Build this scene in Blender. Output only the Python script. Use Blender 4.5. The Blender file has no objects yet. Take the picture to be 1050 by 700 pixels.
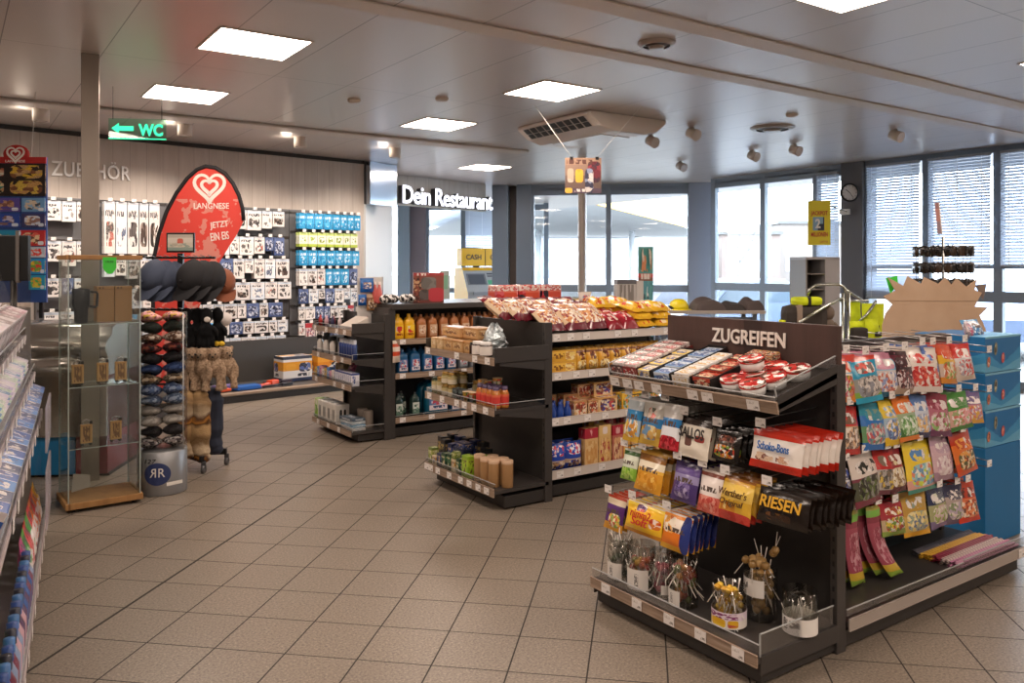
import bpy, bmesh, math, random
from mathutils import Matrix, Vector, noise

# ---------------------------------------------------------------- camera, world, light, exposure
SC = bpy.context.scene
COL = SC.collection
random.seed(7)
FPX, EYE, CXP, HYP = 835.0, 1.55, 525.0, 274.0
A_ = math.radians(55.35)
FW = Vector((math.cos(A_), math.sin(A_), 0)); RT = Vector((math.sin(A_), -math.cos(A_), 0)); UP = Vector((0, 0, 1))
cam_d = bpy.data.cameras.new('camera'); cam = bpy.data.objects.new('camera', cam_d); COL.objects.link(cam)
cam.location = (0, 0, EYE); cam.rotation_euler = (math.pi/2, 0, A_ - math.pi/2)
cam_d.sensor_width = 36; cam_d.lens = FPX/1050*36; cam_d.shift_y = -(350-HYP)/1050; cam_d.clip_end = 400
SC.camera = cam
SC.view_settings.view_transform = 'Standard'; SC.view_settings.look = 'None'
SC.view_settings.gamma = 1; SC.view_settings.use_curve_mapping = False
EXPO, WORLD_S, PANEL_S = 1.05, 7.5, 16.0
SC.view_settings.exposure = EXPO
w = bpy.data.worlds.new('world'); SC.world = w; w.use_nodes = True
wn = w.node_tree; bg = wn.nodes['Background']
bg.inputs[0].default_value = (0.76, 0.88, 1.0, 1); bg.inputs[1].default_value = WORLD_S
SC.cycles.max_bounces = 8; SC.cycles.diffuse_bounces = 4; SC.cycles.glossy_bounces = 3
SC.cycles.transmission_bounces = 4; SC.cycles.transparent_max_bounces = 24
SC.cycles.caustics_reflective = False; SC.cycles.caustics_refractive = False
SC.cycles.sample_clamp_indirect = 6
sd = bpy.data.lights.new('sun', 'SUN'); sd.energy = 3.0; sd.angle = 0.02; sd.color = (1, .95, .88)
sun = bpy.data.objects.new('sun', sd); COL.objects.link(sun); sun.rotation_euler = (math.radians(48), 0, math.radians(150))

# ---------------------------------------------------------------- helpers
PI = math.pi
def at(u, v, Z):                      # world point seen at pixel (u, v) at camera depth Z
    return Vector((0, 0, EYE)) + (FW + RT*((u-CXP)/FPX) + UP*((HYP-v)/FPX))*Z
def on_line(u, P, Q):                 # plan point where image column u meets the wall line P-Q
    d = FW + RT*((u-CXP)/FPX)
    ex, ey = Q[0]-P[0], Q[1]-P[1]
    t = (P[0]*ey - P[1]*ex)/(d.x*ey - d.y*ex)
    return Vector((d.x*t, d.y*t))
CAMZ = A_ - PI/2                      # heading of things that face the viewer

def lin(c):
    if isinstance(c, str):
        c = c.lstrip('#'); c = [int(c[i:i+2], 16)/255 for i in (0, 2, 4)]
    return tuple((x/12.92 if x <= .04045 else ((x+.055)/1.055)**2.4) for x in c[:3]) + (1,)
MATS = {}
def M(name, col, rough=.5, metal=0., spec=.5, emit=0., coat=0.):
    if name in MATS: return MATS[name]
    m = bpy.data.materials.new(name); m.use_nodes = True
    b = m.node_tree.nodes['Principled BSDF']
    b.inputs['Base Color'].default_value = lin(col); b.inputs['Roughness'].default_value = rough
    b.inputs['Metallic'].default_value = metal; b.inputs['Specular IOR Level'].default_value = spec
    if coat: b.inputs['Coat Weight'].default_value = coat; b.inputs['Coat Roughness'].default_value = .12
    if emit:
        b.inputs['Emission Color'].default_value = lin(col); b.inputs['Emission Strength'].default_value = emit
    MATS[name] = m
    return m
class NB:
    """small wrapper that wires shader nodes"""
    def __init__(s, name, rough=.5, metal=0., spec=.5, coat=0.):
        s.m = bpy.data.materials.new(name); s.m.use_nodes = True; s.t = s.m.node_tree
        s.b = s.t.nodes['Principled BSDF']; MATS[name] = s.m
        s.b.inputs['Roughness'].default_value = rough; s.b.inputs['Metallic'].default_value = metal
        s.b.inputs['Specular IOR Level'].default_value = spec
        if coat: s.b.inputs['Coat Weight'].default_value = coat; s.b.inputs['Coat Roughness'].default_value = .15
    def n(s, typ, **k):
        x = s.t.nodes.new(typ)
        for a, v in k.items(): setattr(x, a, v)
        return x
    def put(s, sock, v):
        if isinstance(v, bpy.types.NodeSocket): s.t.links.new(v, sock)
        else: sock.default_value = v
    def math(s, op, a, b=0.0, c=None):
        x = s.n('ShaderNodeMath', operation=op); s.put(x.inputs[0], a); s.put(x.inputs[1], b)
        if c is not None: s.put(x.inputs[2], c)
        return x.outputs[0]
    def vmath(s, op, a, b):
        x = s.n('ShaderNodeVectorMath', operation=op); s.put(x.inputs[0], a); s.put(x.inputs[1], b); return x.outputs[0]
    def mix(s, f, a, b):
        x = s.n('ShaderNodeMix', data_type='RGBA'); s.put(x.inputs[0], f); s.put(x.inputs[6], a); s.put(x.inputs[7], b); return x.outputs[2]
    def uv(s):
        c = s.n('ShaderNodeTexCoord'); x = s.n('ShaderNodeSeparateXYZ'); s.t.links.new(c.outputs['UV'], x.inputs[0])
        return c.outputs['UV'], x.outputs[0], x.outputs[1]
    def obj(s):
        c = s.n('ShaderNodeTexCoord'); return c.outputs['Object']
    def noise(s, vec, scale, detail=2, rough=.5):
        x = s.n('ShaderNodeTexNoise'); s.put(x.inputs['Vector'], vec); x.inputs['Scale'].default_value = scale
        x.inputs['Detail'].default_value = detail; x.inputs['Roughness'].default_value = rough; return x.outputs[0]
    def ramp(s, f, stops, const=False):
        x = s.n('ShaderNodeValToRGB'); s.put(x.inputs[0], f); r = x.color_ramp
        if const: r.interpolation = 'CONSTANT'
        while len(r.elements) < len(stops): r.elements.new(.5)
        for e, (p, c) in zip(r.elements, stops): e.position = p; e.color = lin(c)
        return x.outputs[0]
    def band(s, x, lo, hi):
        return s.math('MULTIPLY', s.math('GREATER_THAN', x, lo), s.math('LESS_THAN', x, hi))
    def color(s, c): s.put(s.b.inputs['Base Color'], c)
    def bump(s, h, strength=.3, dist=.002):
        x = s.n('ShaderNodeBump'); x.inputs['Strength'].default_value = strength; x.inputs['Distance'].default_value = dist
        s.put(x.inputs['Height'], h); s.put(s.b.inputs['Normal'], x.outputs[0])
def pack(name, bands, pics=(), texts=(), rough=.3, coat=0., bump=0.):
    """printed packaging: colour bands over v, picture patches and bars of small print"""
    if name in MATS: return MATS[name]
    k = NB(name, rough, 0, .5, coat)
    uvv, u, v = k.uv()
    rnd = k.n('ShaderNodeObjectInfo').outputs['Random']
    c = k.ramp(v, bands, True)
    off = k.n('ShaderNodeCombineXYZ'); k.put(off.inputs[0], k.math('MULTIPLY', rnd, 7.)); k.put(off.inputs[1], k.math('MULTIPLY', rnd, 13.))
    if pics:
        base = k.vmath('ADD', uvv, off.outputs[0])
        wz = k.n('ShaderNodeTexNoise'); k.put(wz.inputs['Vector'], base); wz.inputs['Scale'].default_value = 7; wz.inputs['Detail'].default_value = 2
        sc_ = k.n('ShaderNodeVectorMath', operation='SCALE'); k.put(sc_.inputs[0], wz.outputs['Color']); sc_.inputs['Scale'].default_value = .12
        base = k.vmath('ADD', base, sc_.outputs[0])
    for (u0, u1, v0, v1, cols, sc) in pics:
        vo = k.n('ShaderNodeTexVoronoi'); k.put(vo.inputs['Vector'], base); vo.inputs['Scale'].default_value = sc*(1.6 if sc > 3 else 1)
        sp = k.n('ShaderNodeSeparateXYZ'); k.t.links.new(vo.outputs['Color'], sp.inputs[0])
        pc = k.ramp(sp.outputs[0], [(i/len(cols), q) for i, q in enumerate(cols)], True)
        if sc > 3:
            fine = k.noise(base, sc*9, 2)
            pc = k.mix(k.math('MULTIPLY', k.math('GREATER_THAN', fine, .56), .45), pc, lin(cols[(len(cols)//2+1) % len(cols)]))
        du = k.math('DIVIDE', k.math('SUBTRACT', u, (u0+u1)/2), (u1-u0)/2); dv = k.math('DIVIDE', k.math('SUBTRACT', v, (v0+v1)/2), (v1-v0)/2)
        r4 = k.math('ADD', k.math('POWER', k.math('ABSOLUTE', du), 4.), k.math('POWER', k.math('ABSOLUTE', dv), 4.))
        c = k.mix(k.math('LESS_THAN', r4, 1.), c, pc)
    for (u0, u1, v0, v1, col, sc) in texts:
        st = k.n('ShaderNodeVectorMath', operation='MULTIPLY'); k.put(st.inputs[0], uvv); st.inputs[1].default_value = (sc, sc*.35, 1)
        ns = k.noise(st.outputs[0], 1.0, 1)
        f = k.math('MULTIPLY', k.math('GREATER_THAN', ns, .47), k.math('MULTIPLY', k.band(u, u0, u1), k.band(v, v0, v1)))
        c = k.mix(f, c, lin(col))
    k.color(c)
    if bump:
        k.bump(k.noise(k.obj(), 38., 3), bump, .004)
    return k.m
def clear(name, tint=(.97, .98, .98), refl=.12, rough=.02):
    if name in MATS: return MATS[name]
    m = bpy.data.materials.new(name); m.use_nodes = True; t = m.node_tree; t.nodes.clear()
    o = t.nodes.new('ShaderNodeOutputMaterial'); tr = t.nodes.new('ShaderNodeBsdfTransparent'); g = t.nodes.new('ShaderNodeBsdfGlossy')
    mx = t.nodes.new('ShaderNodeMixShader'); lw = t.nodes.new('ShaderNodeLayerWeight'); ma = t.nodes.new('ShaderNodeMath')
    tr.inputs[0].default_value = (*tint, 1); g.inputs['Roughness'].default_value = rough
    lw.inputs[0].default_value = .25; ma.operation = 'MULTIPLY_ADD'; ma.inputs[1].default_value = .45; ma.inputs[2].default_value = refl*.10
    t.links.new(lw.outputs['Fresnel'], ma.inputs[0]); t.links.new(ma.outputs[0], mx.inputs[0])
    t.links.new(tr.outputs[0], mx.inputs[1]); t.links.new(g.outputs[0], mx.inputs[2]); t.links.new(mx.outputs[0], o.inputs[0])
    MATS[name] = m; return m

class MB:
    """collects shapes, then links them as ONE mesh"""
    def __init__(s): s.v = []; s.f = []; s.u = []; s.mi = []; s.sm = []
    def face(s, pts, uvs=None, mi=0, smooth=False):
        b = len(s.v); s.v += [tuple(p) for p in pts]; s.f.append(tuple(range(b, b+len(pts))))
        s.u.append(uvs or [(0, 0), (1, 0), (1, 1), (0, 1)][:len(pts)] + [(0, 0)]*(len(pts)-4)); s.mi.append(mi); s.sm.append(smooth); return s
    def grid(s, P, mi=0, smooth=True, flip=False):   # P[j][i] rows of points
        nj, ni = len(P), len(P[0]); b = len(s.v)
        for r in P: s.v += [tuple(p) for p in r]
        for j in range(nj-1):
            for i in range(ni-1):
                q = [(j, i), (j, i+1), (j+1, i+1), (j+1, i)]
                if flip: q.reverse()
                s.f.append(tuple(b+a*ni+c for a, c in q)); s.u.append([(c/(ni-1), a/(nj-1)) for a, c in q]); s.mi.append(mi); s.sm.append(smooth)
        return s
    def box(s, x0, x1, y0, y1, z0, z1, mi=0, ch=0., rot=None):
        if ch:
            return s.cbox(x0, x1, y0, y1, z0, z1, mi, ch)
        P = [Vector((x, y, z)) for z in (z0, z1) for y in (y0, y1) for x in (x0, x1)]
        if rot:
            c = Vector(((x0+x1)/2, (y0+y1)/2, (z0+z1)/2)); P = [rot @ (p-c) + c for p in P]
        for q in ((0, 1, 5, 4), (3, 2, 6, 7), (2, 0, 4, 6), (1, 3, 7, 5), (4, 5, 7, 6), (2, 3, 1, 0)):
            s.face([P[i] for i in q], None, mi)
        return s
    def cbox(s, x0, x1, y0, y1, z0, z1, mi, c):
        bm = bmesh.new(); bmesh.ops.create_cube(bm, size=1)
        for v in bm.verts: v.co = Vector((x0+(v.co.x+.5)*(x1-x0), y0+(v.co.y+.5)*(y1-y0), z0+(v.co.z+.5)*(z1-z0)))
        bmesh.ops.bevel(bm, geom=bm.edges[:], offset=c, segments=2, affect='EDGES', profile=.6)
        dx, dy, dz = x1-x0, y1-y0, z1-z0
        for f in bm.faces:
            n = f.normal
            def uvf(p):
                u, v, w_ = (p.x-x0)/dx, (p.z-z0)/dz, (p.y-y0)/dy
                return (u, w_) if abs(n.z) > .8 else ((w_, v) if abs(n.x) > .8 else (u, v))
            s.face([v.co.copy() for v in f.verts], [uvf(v.co) for v in f.verts], mi)
        bm.free(); return s
    def lathe(s, prof, mi=0, n=16, c=(0, 0), sx=1., sy=1., caps=True):
        P = [[(c[0]+sx*r*math.cos(2*PI*i/n-PI/2), c[1]+sy*r*math.sin(2*PI*i/n-PI/2), z) for i in range(n+1)] for r, z in prof]
        s.grid(P, mi)
        if caps:
            if prof[0][0] > 1e-4: s.face(P[0][:n][::-1], [(.5, .5)]*n, mi)
            if prof[-1][0] > 1e-4: s.face(P[-1][:n], [(.5, .5)]*n, mi)
        return s
    def tube(s, pts, r, mi=0, n=8, closed=False):
        pts = [Vector(p) for p in pts]; rows = []; N = len(pts)
        t0 = (pts[1]-pts[0]).normalized(); ref = Vector((0, 0, 1)) if abs(t0.z) < .9 else Vector((1, 0, 0))
        for i, p in enumerate(pts):
            a = pts[i-1] if (i or closed) else p; b = pts[(i+1) % N] if (i < N-1 or closed) else p
            t = (b-a).normalized(); x = t.cross(ref)
            if x.length < 1e-4: x = t.cross(Vector((0, 1, 0)))
            x.normalize(); y = x.cross(t).normalized(); ref = y
            rr = r[i] if isinstance(r, (list, tuple)) else r
            rows.append([p + x*rr*math.cos(2*PI*k/n) + y*rr*math.sin(2*PI*k/n) for k in range(n+1)])
        if closed: rows.append(rows[0])
        s.grid(rows, mi, True, True)
        if not closed:
            s.face(rows[0][:n], [(0, 0)]*n, mi); s.face(rows[-1][:n][::-1], [(0, 0)]*n, mi)
        return s
    def cyl(s, a, b, r, mi=0, n=14): return s.tube([a, b], r, mi, n)
    def ball(s, c, r, mi=0, n=10, sx=1, sy=1, sz=1):
        c = Vector(c); rows = []
        for j in range(n//2+1):
            ph = -PI/2 + PI*j/(n//2)
            rows.append([c + Vector((r*sx*math.cos(ph)*math.cos(2*PI*i/n-PI/2), r*sy*math.cos(ph)*math.sin(2*PI*i/n-PI/2), r*sz*math.sin(ph))) for i in range(n+1)])
        return s.grid(rows, mi)
    def prism(s, poly, y0, y1, mi=0, mside=None):    # polygon in XZ, extruded along Y, front is y0
        xs = [p[0] for p in poly]; zs = [p[1] for p in poly]; lx, lz = min(xs), min(zs); W, H = max(xs)-lx or 1, max(zs)-lz or 1
        U = [((p[0]-lx)/W, (p[1]-lz)/H) for p in poly]
        s.face([(x, y0, z) for x, z in poly], U, mi); s.face([(x, y1, z) for x, z in poly][::-1], U[::-1], mi)
        for i in range(len(poly)):
            a, b = poly[i], poly[(i+1) % len(poly)]
            s.face([(b[0], y0, b[1]), (a[0], y0, a[1]), (a[0], y1, a[1]), (b[0], y1, b[1])], None, mi if mside is None else mside)
        return s
    def xf(s, m, start=0):
        s.v = s.v[:start] + [tuple(m @ Vector(p)) for p in s.v[start:]]; return s
    def mesh(s, name, mats):
        me = bpy.data.meshes.new(name); me.from_pydata(s.v, [], s.f)
        for m in (mats if isinstance(mats, (list, tuple)) else [mats]): me.materials.append(m)
        ul = me.uv_layers.new(name='UVMap'); k = 0
        for fi, p in enumerate(me.polygons):
            p.material_index = s.mi[fi]; p.use_smooth = s.sm[fi]
            for q in s.u[fi]: ul.data[k].uv = q; k += 1
        bm = bmesh.new(); bm.from_mesh(me); bmesh.ops.remove_doubles(bm, verts=bm.verts, dist=1e-5); bm.to_mesh(me); bm.free()
        return me
    def build(s, name, mats, parent=None, loc=(0, 0, 0), rz=0., rx=0.):
        return link(name, s.mesh(name, mats), parent, loc, rz, rx)
def link(name, data, parent=None, loc=(0, 0, 0), rz=0., rx=0.):
    o = bpy.data.objects.new(name, data); COL.objects.link(o); o.parent = parent
    o.location = loc; o.rotation_euler = (rx, 0, rz); return o
def tag(o, label, cat, group=None, kind=None):
    o['label'] = label; o['category'] = cat
    if group: o['group'] = group
    if kind: o['kind'] = kind
    return o
def thing(name, label, cat, loc=(0, 0, 0), rz=0., group=None):
    return tag(link(name, None, None, loc, rz), label, cat, group)
def put(name, meshes, loc, rz, label, cat, group=None, rx=0., scale=None):
    """a thing from shared meshes: the first is its body, the others (part name, mesh) its parts"""
    o = tag(link(name, meshes[0], None, loc, rz, rx), label, cat, group)
    if scale: o.scale = scale
    for pn, me in meshes[1:]: link(pn, me, o)
    return o
def struct(o): o['kind'] = 'structure'; return o
_TXT = {}
def text_mesh(s, mat, w=None, h=None, depth=.004, bold=0., shear=0., spacing=1.):
    """lettering standing in XZ, facing -Y, centred on the origin"""
    cu = bpy.data.curves.new('lettering', 'FONT'); cu.body = s; cu.size = 1; cu.extrude = .02; cu.offset = bold; cu.shear = shear
    cu.align_x = 'CENTER'; cu.align_y = 'CENTER'; cu.space_character = spacing; cu.resolution_u = 3
    o = bpy.data.objects.new('lettering', cu); COL.objects.link(o); bpy.context.view_layer.update()
    me = bpy.data.meshes.new_from_object(o.evaluated_get(bpy.context.evaluated_depsgraph_get()))
    bpy.data.objects.remove(o); bpy.data.curves.remove(cu)
    xs = [v.co.x for v in me.vertices]; ys = [v.co.y for v in me.vertices]
    W, H = max(xs)-min(xs), max(ys)-min(ys); cx, cy = (max(xs)+min(xs))/2, (max(ys)+min(ys))/2
    kx = w/W if w else (h/H); ky = h/H if h else kx
    for v in me.vertices: v.co = Vector(((v.co.x-cx)*kx, -v.co.z/.02*depth/2, (v.co.y-cy)*ky))
    me.materials.clear(); me.materials.append(mat); me.name = 'lettering'
    for p in me.polygons: p.material_index = 0
    return me
ORD = 'first second third fourth fifth sixth seventh eighth ninth tenth eleventh twelfth thirteenth fourteenth fifteenth sixteenth seventeenth eighteenth nineteenth twentieth'.split()
def od(i): return ORD[i] if i < 20 else 'last'
def W2(origin, rz, x, y, z=0):
    c, s = math.cos(rz), math.sin(rz); return Vector((origin[0]+c*x-s*y, origin[1]+s*x+c*y, (origin[2] if len(origin) > 2 else 0)+z))
# ---------------------------------------------------------------- materials of the setting
def floor_mat():
    k = NB('floor tiles', .42, 0, .45)
    a = math.radians(55.35-9.12)          # heading of the tile rows in the plan
    s = .3024
    sp = k.n('ShaderNodeSeparateXYZ'); k.t.links.new(k.obj(), sp.inputs[0]); x, y = sp.outputs[0], sp.outputs[1]
    ax, ay = math.cos(a), math.sin(a)
    # t along the rows, n across them
    t = k.math('ADD', k.math('MULTIPLY', x, ax), k.math('MULTIPLY', y, ay))
    n = k.math('ADD', k.math('MULTIPLY', x, ay), k.math('MULTIPLY', y, -ax))
    n0 = 1.961*ay - 2.349*ax; t0 = 2.196*ax + 2.583*ay
    def edge(c, c0, hw):
        f = k.math('FRACT', k.math('DIVIDE', k.math('SUBTRACT', c, c0), s))
        d = k.math('MINIMUM', f, k.math('SUBTRACT', 1., f))
        return k.math('LESS_THAN', d, hw/s)
    nj = .289*ay - 3.669*ax
    g = k.math('MAXIMUM', edge(n, n0, .0032), edge(t, t0, .0028))
    thick = k.math('LESS_THAN', k.math('ABSOLUTE', k.math('SUBTRACT', n, nj)), .007)
    g = k.math('MAXIMUM', g, thick)
    idn = k.n('ShaderNodeCombineXYZ'); k.put(idn.inputs[0], k.math('FLOOR', k.math('DIVIDE', k.math('SUBTRACT', n, n0), s))); k.put(idn.inputs[1], k.math('FLOOR', k.math('DIVIDE', k.math('SUBTRACT', t, t0), s)))
    wn_ = k.n('ShaderNodeTexWhiteNoise'); k.put(wn_.inputs['Vector'], idn.outputs[0])
    sp1 = k.noise(k.obj(), 95., 3, .7); sp2 = k.noise(k.obj(), 6., 3)
    base = k.ramp(sp1, [(.34, '#5f564c'), (.47, '#7e7366'), (.58, '#8a7e71'), (.68, '#a59988')])
    var = k.math('ADD', k.math('MULTIPLY', wn_.outputs['Value'], .10), k.math('MULTIPLY', sp2, .16))
    base = k.mix(var, base, lin('#5f574f'))
    k.color(k.mix(g, base, lin('#2a2521')))
    k.put(k.b.inputs['Roughness'], k.math('ADD', .36, k.math('MULTIPLY', g, .4)))
    k.bump(k.math('SUBTRACT', k.math('MULTIPLY', sp1, .15), g), .5, .002)
    return k.m
def ceil_mat():
    k = NB('ceiling panels', .34, .10, .9)
    sp = k.n('ShaderNodeSeparateXYZ'); k.t.links.new(k.obj(), sp.inputs[0]); x, y = sp.outputs[0], sp.outputs[1]
    def edge(c, c0, s, hw):
        f = k.math('FRACT', k.math('DIVIDE', k.math('SUBTRACT', c, c0), s)); d = k.math('MINIMUM', f, k.math('SUBTRACT', 1., f))
        return k.math('LESS_THAN', d, hw/s)
    g = k.math('MAXIMUM', edge(x, 4.05, .627, .0035), edge(y, 4.46, 2.07, .003))
    idn = k.n('ShaderNodeCombineXYZ'); k.put(idn.inputs[0], k.math('FLOOR', k.math('DIVIDE', k.math('SUBTRACT', x, 4.05), .627))); k.put(idn.inputs[1], k.math('FLOOR', k.math('DIVIDE', k.math('SUBTRACT', y, 4.46), 2.07)))
    wn_ = k.n('ShaderNodeTexWhiteNoise'); k.put(wn_.inputs['Vector'], idn.outputs[0])
    vo = k.n('ShaderNodeTexVoronoi'); k.put(vo.inputs['Vector'], k.obj()); vo.inputs['Scale'].default_value = 120; vo.inputs['Randomness'].default_value = 0
    hole = k.math('LESS_THAN', vo.outputs['Distance'], .28)
    c = k.mix(k.math('MULTIPLY', wn_.outputs['Value'], .12), lin('#d2cac6'), lin('#c2bab6'))
    c = k.mix(k.math('MULTIPLY', hole, .25), c, lin('#8a827e'))
    k.color(k.mix(g, c, lin('#7a7370')))
    return k.m
def plank_mat(name, cols, pw, axis='x'):
    k = NB(name, .55)
    sp = k.n('ShaderNodeSeparateXYZ'); k.t.links.new(k.obj(), sp.inputs[0])
    x, z = sp.outputs[0], sp.outputs[2]
    f = k.math('DIVIDE', x, pw); idx = k.math('FLOOR', f); fr = k.math('FRACT', f)
    wn_ = k.n('ShaderNodeTexWhiteNoise', noise_dimensions='1D'); k.put(wn_.inputs['W'], idx)
    st = k.n('ShaderNodeMapping'); k.put(st.inputs[0], k.obj()); st.inputs['Scale'].default_value = (7, 7, .8)
    n1 = k.noise(st.outputs[0], 1.6, 5, .65)
    c = k.ramp(n1, [(.25, cols[0]), (.5, cols[1]), (.8, cols[2])])
    c = k.mix(k.math('MULTIPLY', wn_.outputs['Value'], .28), c, lin(cols[0]))
    c = k.mix(k.math('LESS_THAN', fr, .02), c, lin(cols[3]))
    k.color(c); return k.m
FLOOR = floor_mat(); CEIL = ceil_mat()
WHITEWASH = plank_mat('whitewashed planks', ['#b0a398', '#beb2a8', '#cbc0b7', '#8f8379'], .19)
BEAM = M('pale ceiling strip', '#dcd3cb', .5)
WHITE_WALL = M('white wall paint', '#d5d6d6', .6)
STEEL = M('brushed steel', '#9a9086', .28, .85)
DARKFRAME = M('anthracite window frame', '#74808e', .4, .1)  # anthracite lifted to blue grey, flare haze mixed into the colour
LIGHTFRAME = M('grey window frame', '#8f9cab', .4, .1)  # frame grey lightened the same way to carry flare haze
GLASS = clear('window glass', (.96, .98, .99), .10)
ANTH = M('anthracite shelf metal', '#464240', .34, .25)
ANTH2 = M('dark shelf metal', '#383533', .42, .2)
BLACK = M('black plastic', '#141414', .45)
ACRYL = clear('acrylic', (.95, .96, .97), .16)
CASEGLASS = clear('display case glass', (.95, .97, .96), .14)
CHROME = M('chrome', '#9c9a98', .28, .9)
WHITE = M('white plastic', '#e6e3e0', .45)
TAG = pack('price tag paper', [(0, '#e9e4e0')], [], [(.1, .6, .58, .8, '#c0b8b2', 14), (.55, .9, .15, .4, '#8a837e', 12)], .5)
def rail_mat():
    k = NB('price rail wood print', .45)
    mp = k.n('ShaderNodeMapping'); k.put(mp.inputs[0], k.obj()); mp.inputs['Scale'].default_value = (3, 30, 60)
    k.color(k.ramp(k.noise(mp.outputs[0], 1.5, 4), [(.3, '#84705f'), (.55, '#9d8876'), (.8, '#b3a08f')])); return k.m
RAIL = rail_mat()
RAILW = M('pale price rail', '#cfc6be', .45)
HEADW = plank_mat('dark header wood', ['#3a2925', '#4b3630', '#58413a', '#33231f'], 5.)

# ---------------------------------------------------------------- floor, ceiling, walls
CH = 3.1
struct(MB().box(-6, 13, -5, 17, -.12, 0).build('floor', FLOOR))
struct(MB().box(-6, 13.2, -5, 19, CH, CH+.15).build('ceiling', CEIL))
for i, (y0, y1, z) in enumerate([(3.56, 3.74, .014), (4.36, 4.54, .014), (8.72, 8.98, .03)]):
    struct(MB().box(-6, 10.8 if i < 2 else 6.3, y0, y1, CH-z, CH-.001, 0, .01).build('trim_%d' % (i+1), BEAM))
WA, WB = Vector((.45, 10.39)), Vector((5.0, 10.98))           # accessory wall
WRZ = math.atan2(WB.y-WA.y, WB.x-WA.x)
wall = MB().box(-6.2, .62+WB.x-WA.x-.62, 0, .15, 0, CH).build('wall_left', WHITEWASH, None, (WA.x, WA.y, 0), WRZ); struct(wall)
def wl(x, y, z): return W2((WA.x, WA.y, 0), WRZ, x, y, z)     # wall frame: x along it from WA, y behind it
struct(MB().box(-6.2, 4.55, -.02, .02, CH-.05, CH-.001).build('trim_4', M('dark shadow gap strip', '#2b2725', .6), None, (WA.x, WA.y, 0), WRZ))
# white return wall and mirror-metal soffit box beside the accessory wall
P1 = on_line(374, (4.9, 10.97), (6.02, 12.23)); 
PA, PB = Vector((5.0, 10.99)), Vector((6.02, 12.23))
def seg_wall(name, A, B, z0, z1, th, mat, behind=1):
    L = math.hypot(B[0]-A[0], B[1]-A[1]); rz = math.atan2(B[1]-A[1], B[0]-A[0])
    o = MB().box(0, L, 0, th*behind, z0, z1).build(name, mat, None, (A[0], A[1], 0), rz) if behind > 0 else MB().box(0, L, -th, 0, z0, z1).build(name, mat, None, (A[0], A[1], 0), rz)
    return struct(o)
RW0, RW1 = Vector((5.02, 11.02)), Vector((6.9, 14.3))
seg_wall('wall_return', (5.0, 10.99), (6.10, 12.34), 0, CH, .12, WHITE_WALL)
struct(MB().box(0, .62, 0, .3, 2.47, CH-.002, 0, .004).build('trim_5', M('mirror steel soffit', '#b9c3d0', .12, .9), None, (5.03, 10.9, 0), math.radians(25)))
# restaurant bulkhead
BA, BB = Vector((6.02, 12.23)), Vector((8.28, 12.85))
BRZ = math.atan2(BB.y-BA.y, BB.x-BA.x)
LIGHTPL = plank_mat('light grey planks', ['#c6c1bb', '#d4d0ca', '#e0ddd8', '#b8b3ac'], .5)
seg_wall('wall_bulkhead', BA-(BB-BA)*.06, BB, 2.60, CH, .14, LIGHTPL)
# window walls: chamfer C0-C1 and right wall R0-R1
C0, C1 = Vector((8.55, 12.81)), Vector((11.36, 10.25))
R1 = Vector((11.0, 10.45)); R0 = Vector((11.0, -3.5))
def pillar(i, u0, u1, P, Q, depth, mat, z1=CH, name='pillar'):
    a, b = on_line(u0, P, Q), on_line(u1, P, Q); L = (b-a).length; rz = math.atan2((b-a).y, (b-a).x)
    return struct(MB().box(0, L, -.06, depth, 0, z1, 0, .006).build('trim_%d' % i, mat, None, (a.x, a.y, 0), rz))
pillar(6, 505, 521, C0, C1, .25, DARKFRAME); pillar(7, 530, 545.5, C0, C1, .25, DARKFRAME)
pillar(8, 521, 530, C0-Vector((0, -.4)), C1-Vector((0, -.4)), .05, M('brown window post', '#6b625c', .5))
pillar(9, 706, 732, C0, C1, .3, M('grey pillar cladding', '#868c9b', .45, .1))  # cladding colour lightened to hold the flare haze
R1b = Vector((11.0, 10.6))
pillar(10, 864.5, 887, R1b, R0, .3, M('dark pillar cladding', '#5c5b60', .45, .1))
struct(MB().box(0, .119, 0, .119, 0, CH, 0, .004).build('trim_11', STEEL, None, (at(83, 274, 5.88).x, at(83, 274, 5.88).y, 0), CAMZ+.478))      # brushed steel column by the display case
sp_ = at(597, 240, 11.6)
struct(MB().lathe([(.06, 0), (.06, CH)], n=20, caps=False).build('trim_12', M('satin steel pole', '#b8ada4', .35, .35), None, (sp_.x, sp_.y, 0)))

def window(idx, P, Q, cols, rails, z0, z1, mull=.06, dark=DARKFRAME):
    """one glazed wall: frame (mullions at image columns, rails at heights) and its panes"""
    pts = [on_line(u, P, Q) for u in cols]; a, b = pts[0], pts[-1]
    L = (b-a).length; rz = math.atan2((b-a).y, (b-a).x); xs = [(p-a).length for p in pts]
    m = MB()
    for i, x in enumerate(xs): m.box(x-mull/2, x+mull/2, 0, .09, z0, z1, 0, .004)
    for z, h in rails: m.box(0, L, .005, .085, z-h/2, z+h/2)
    f = struct(m.build('window_%d' % idx, dark, None, (a.x, a.y, 0), rz))
    for x0, x1 in zip(xs, xs[1:]):
        o = MB().box(x0+.02, x1-.02, .04, .05, z0, z1).build('pane', GLASS, f)
    return f, a, rz, L, xs
rail_set = [(.06, .12), (1.16, .13), (2.97, .14), (3.06, .12)]
window(1, C0, C1, [545, 624, 708], rail_set, 0, CH, .10, LIGHTFRAME)
window(2, R1b, R0, [731, 781.5, 836, 866], [(.06, .12), (1.22, .13), (2.98, .10), (3.06, .1)], 0, CH, .10, LIGHTFRAME)
wf, wa_, wrz, wL, wxs = window(3, R1b, R0, [887, 949.5, 1023, 1120], [(.06, .12), (1.17, .14), (1.56, .06), (3.06, .08)], 0, CH, .11, DARKFRAME)
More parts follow.
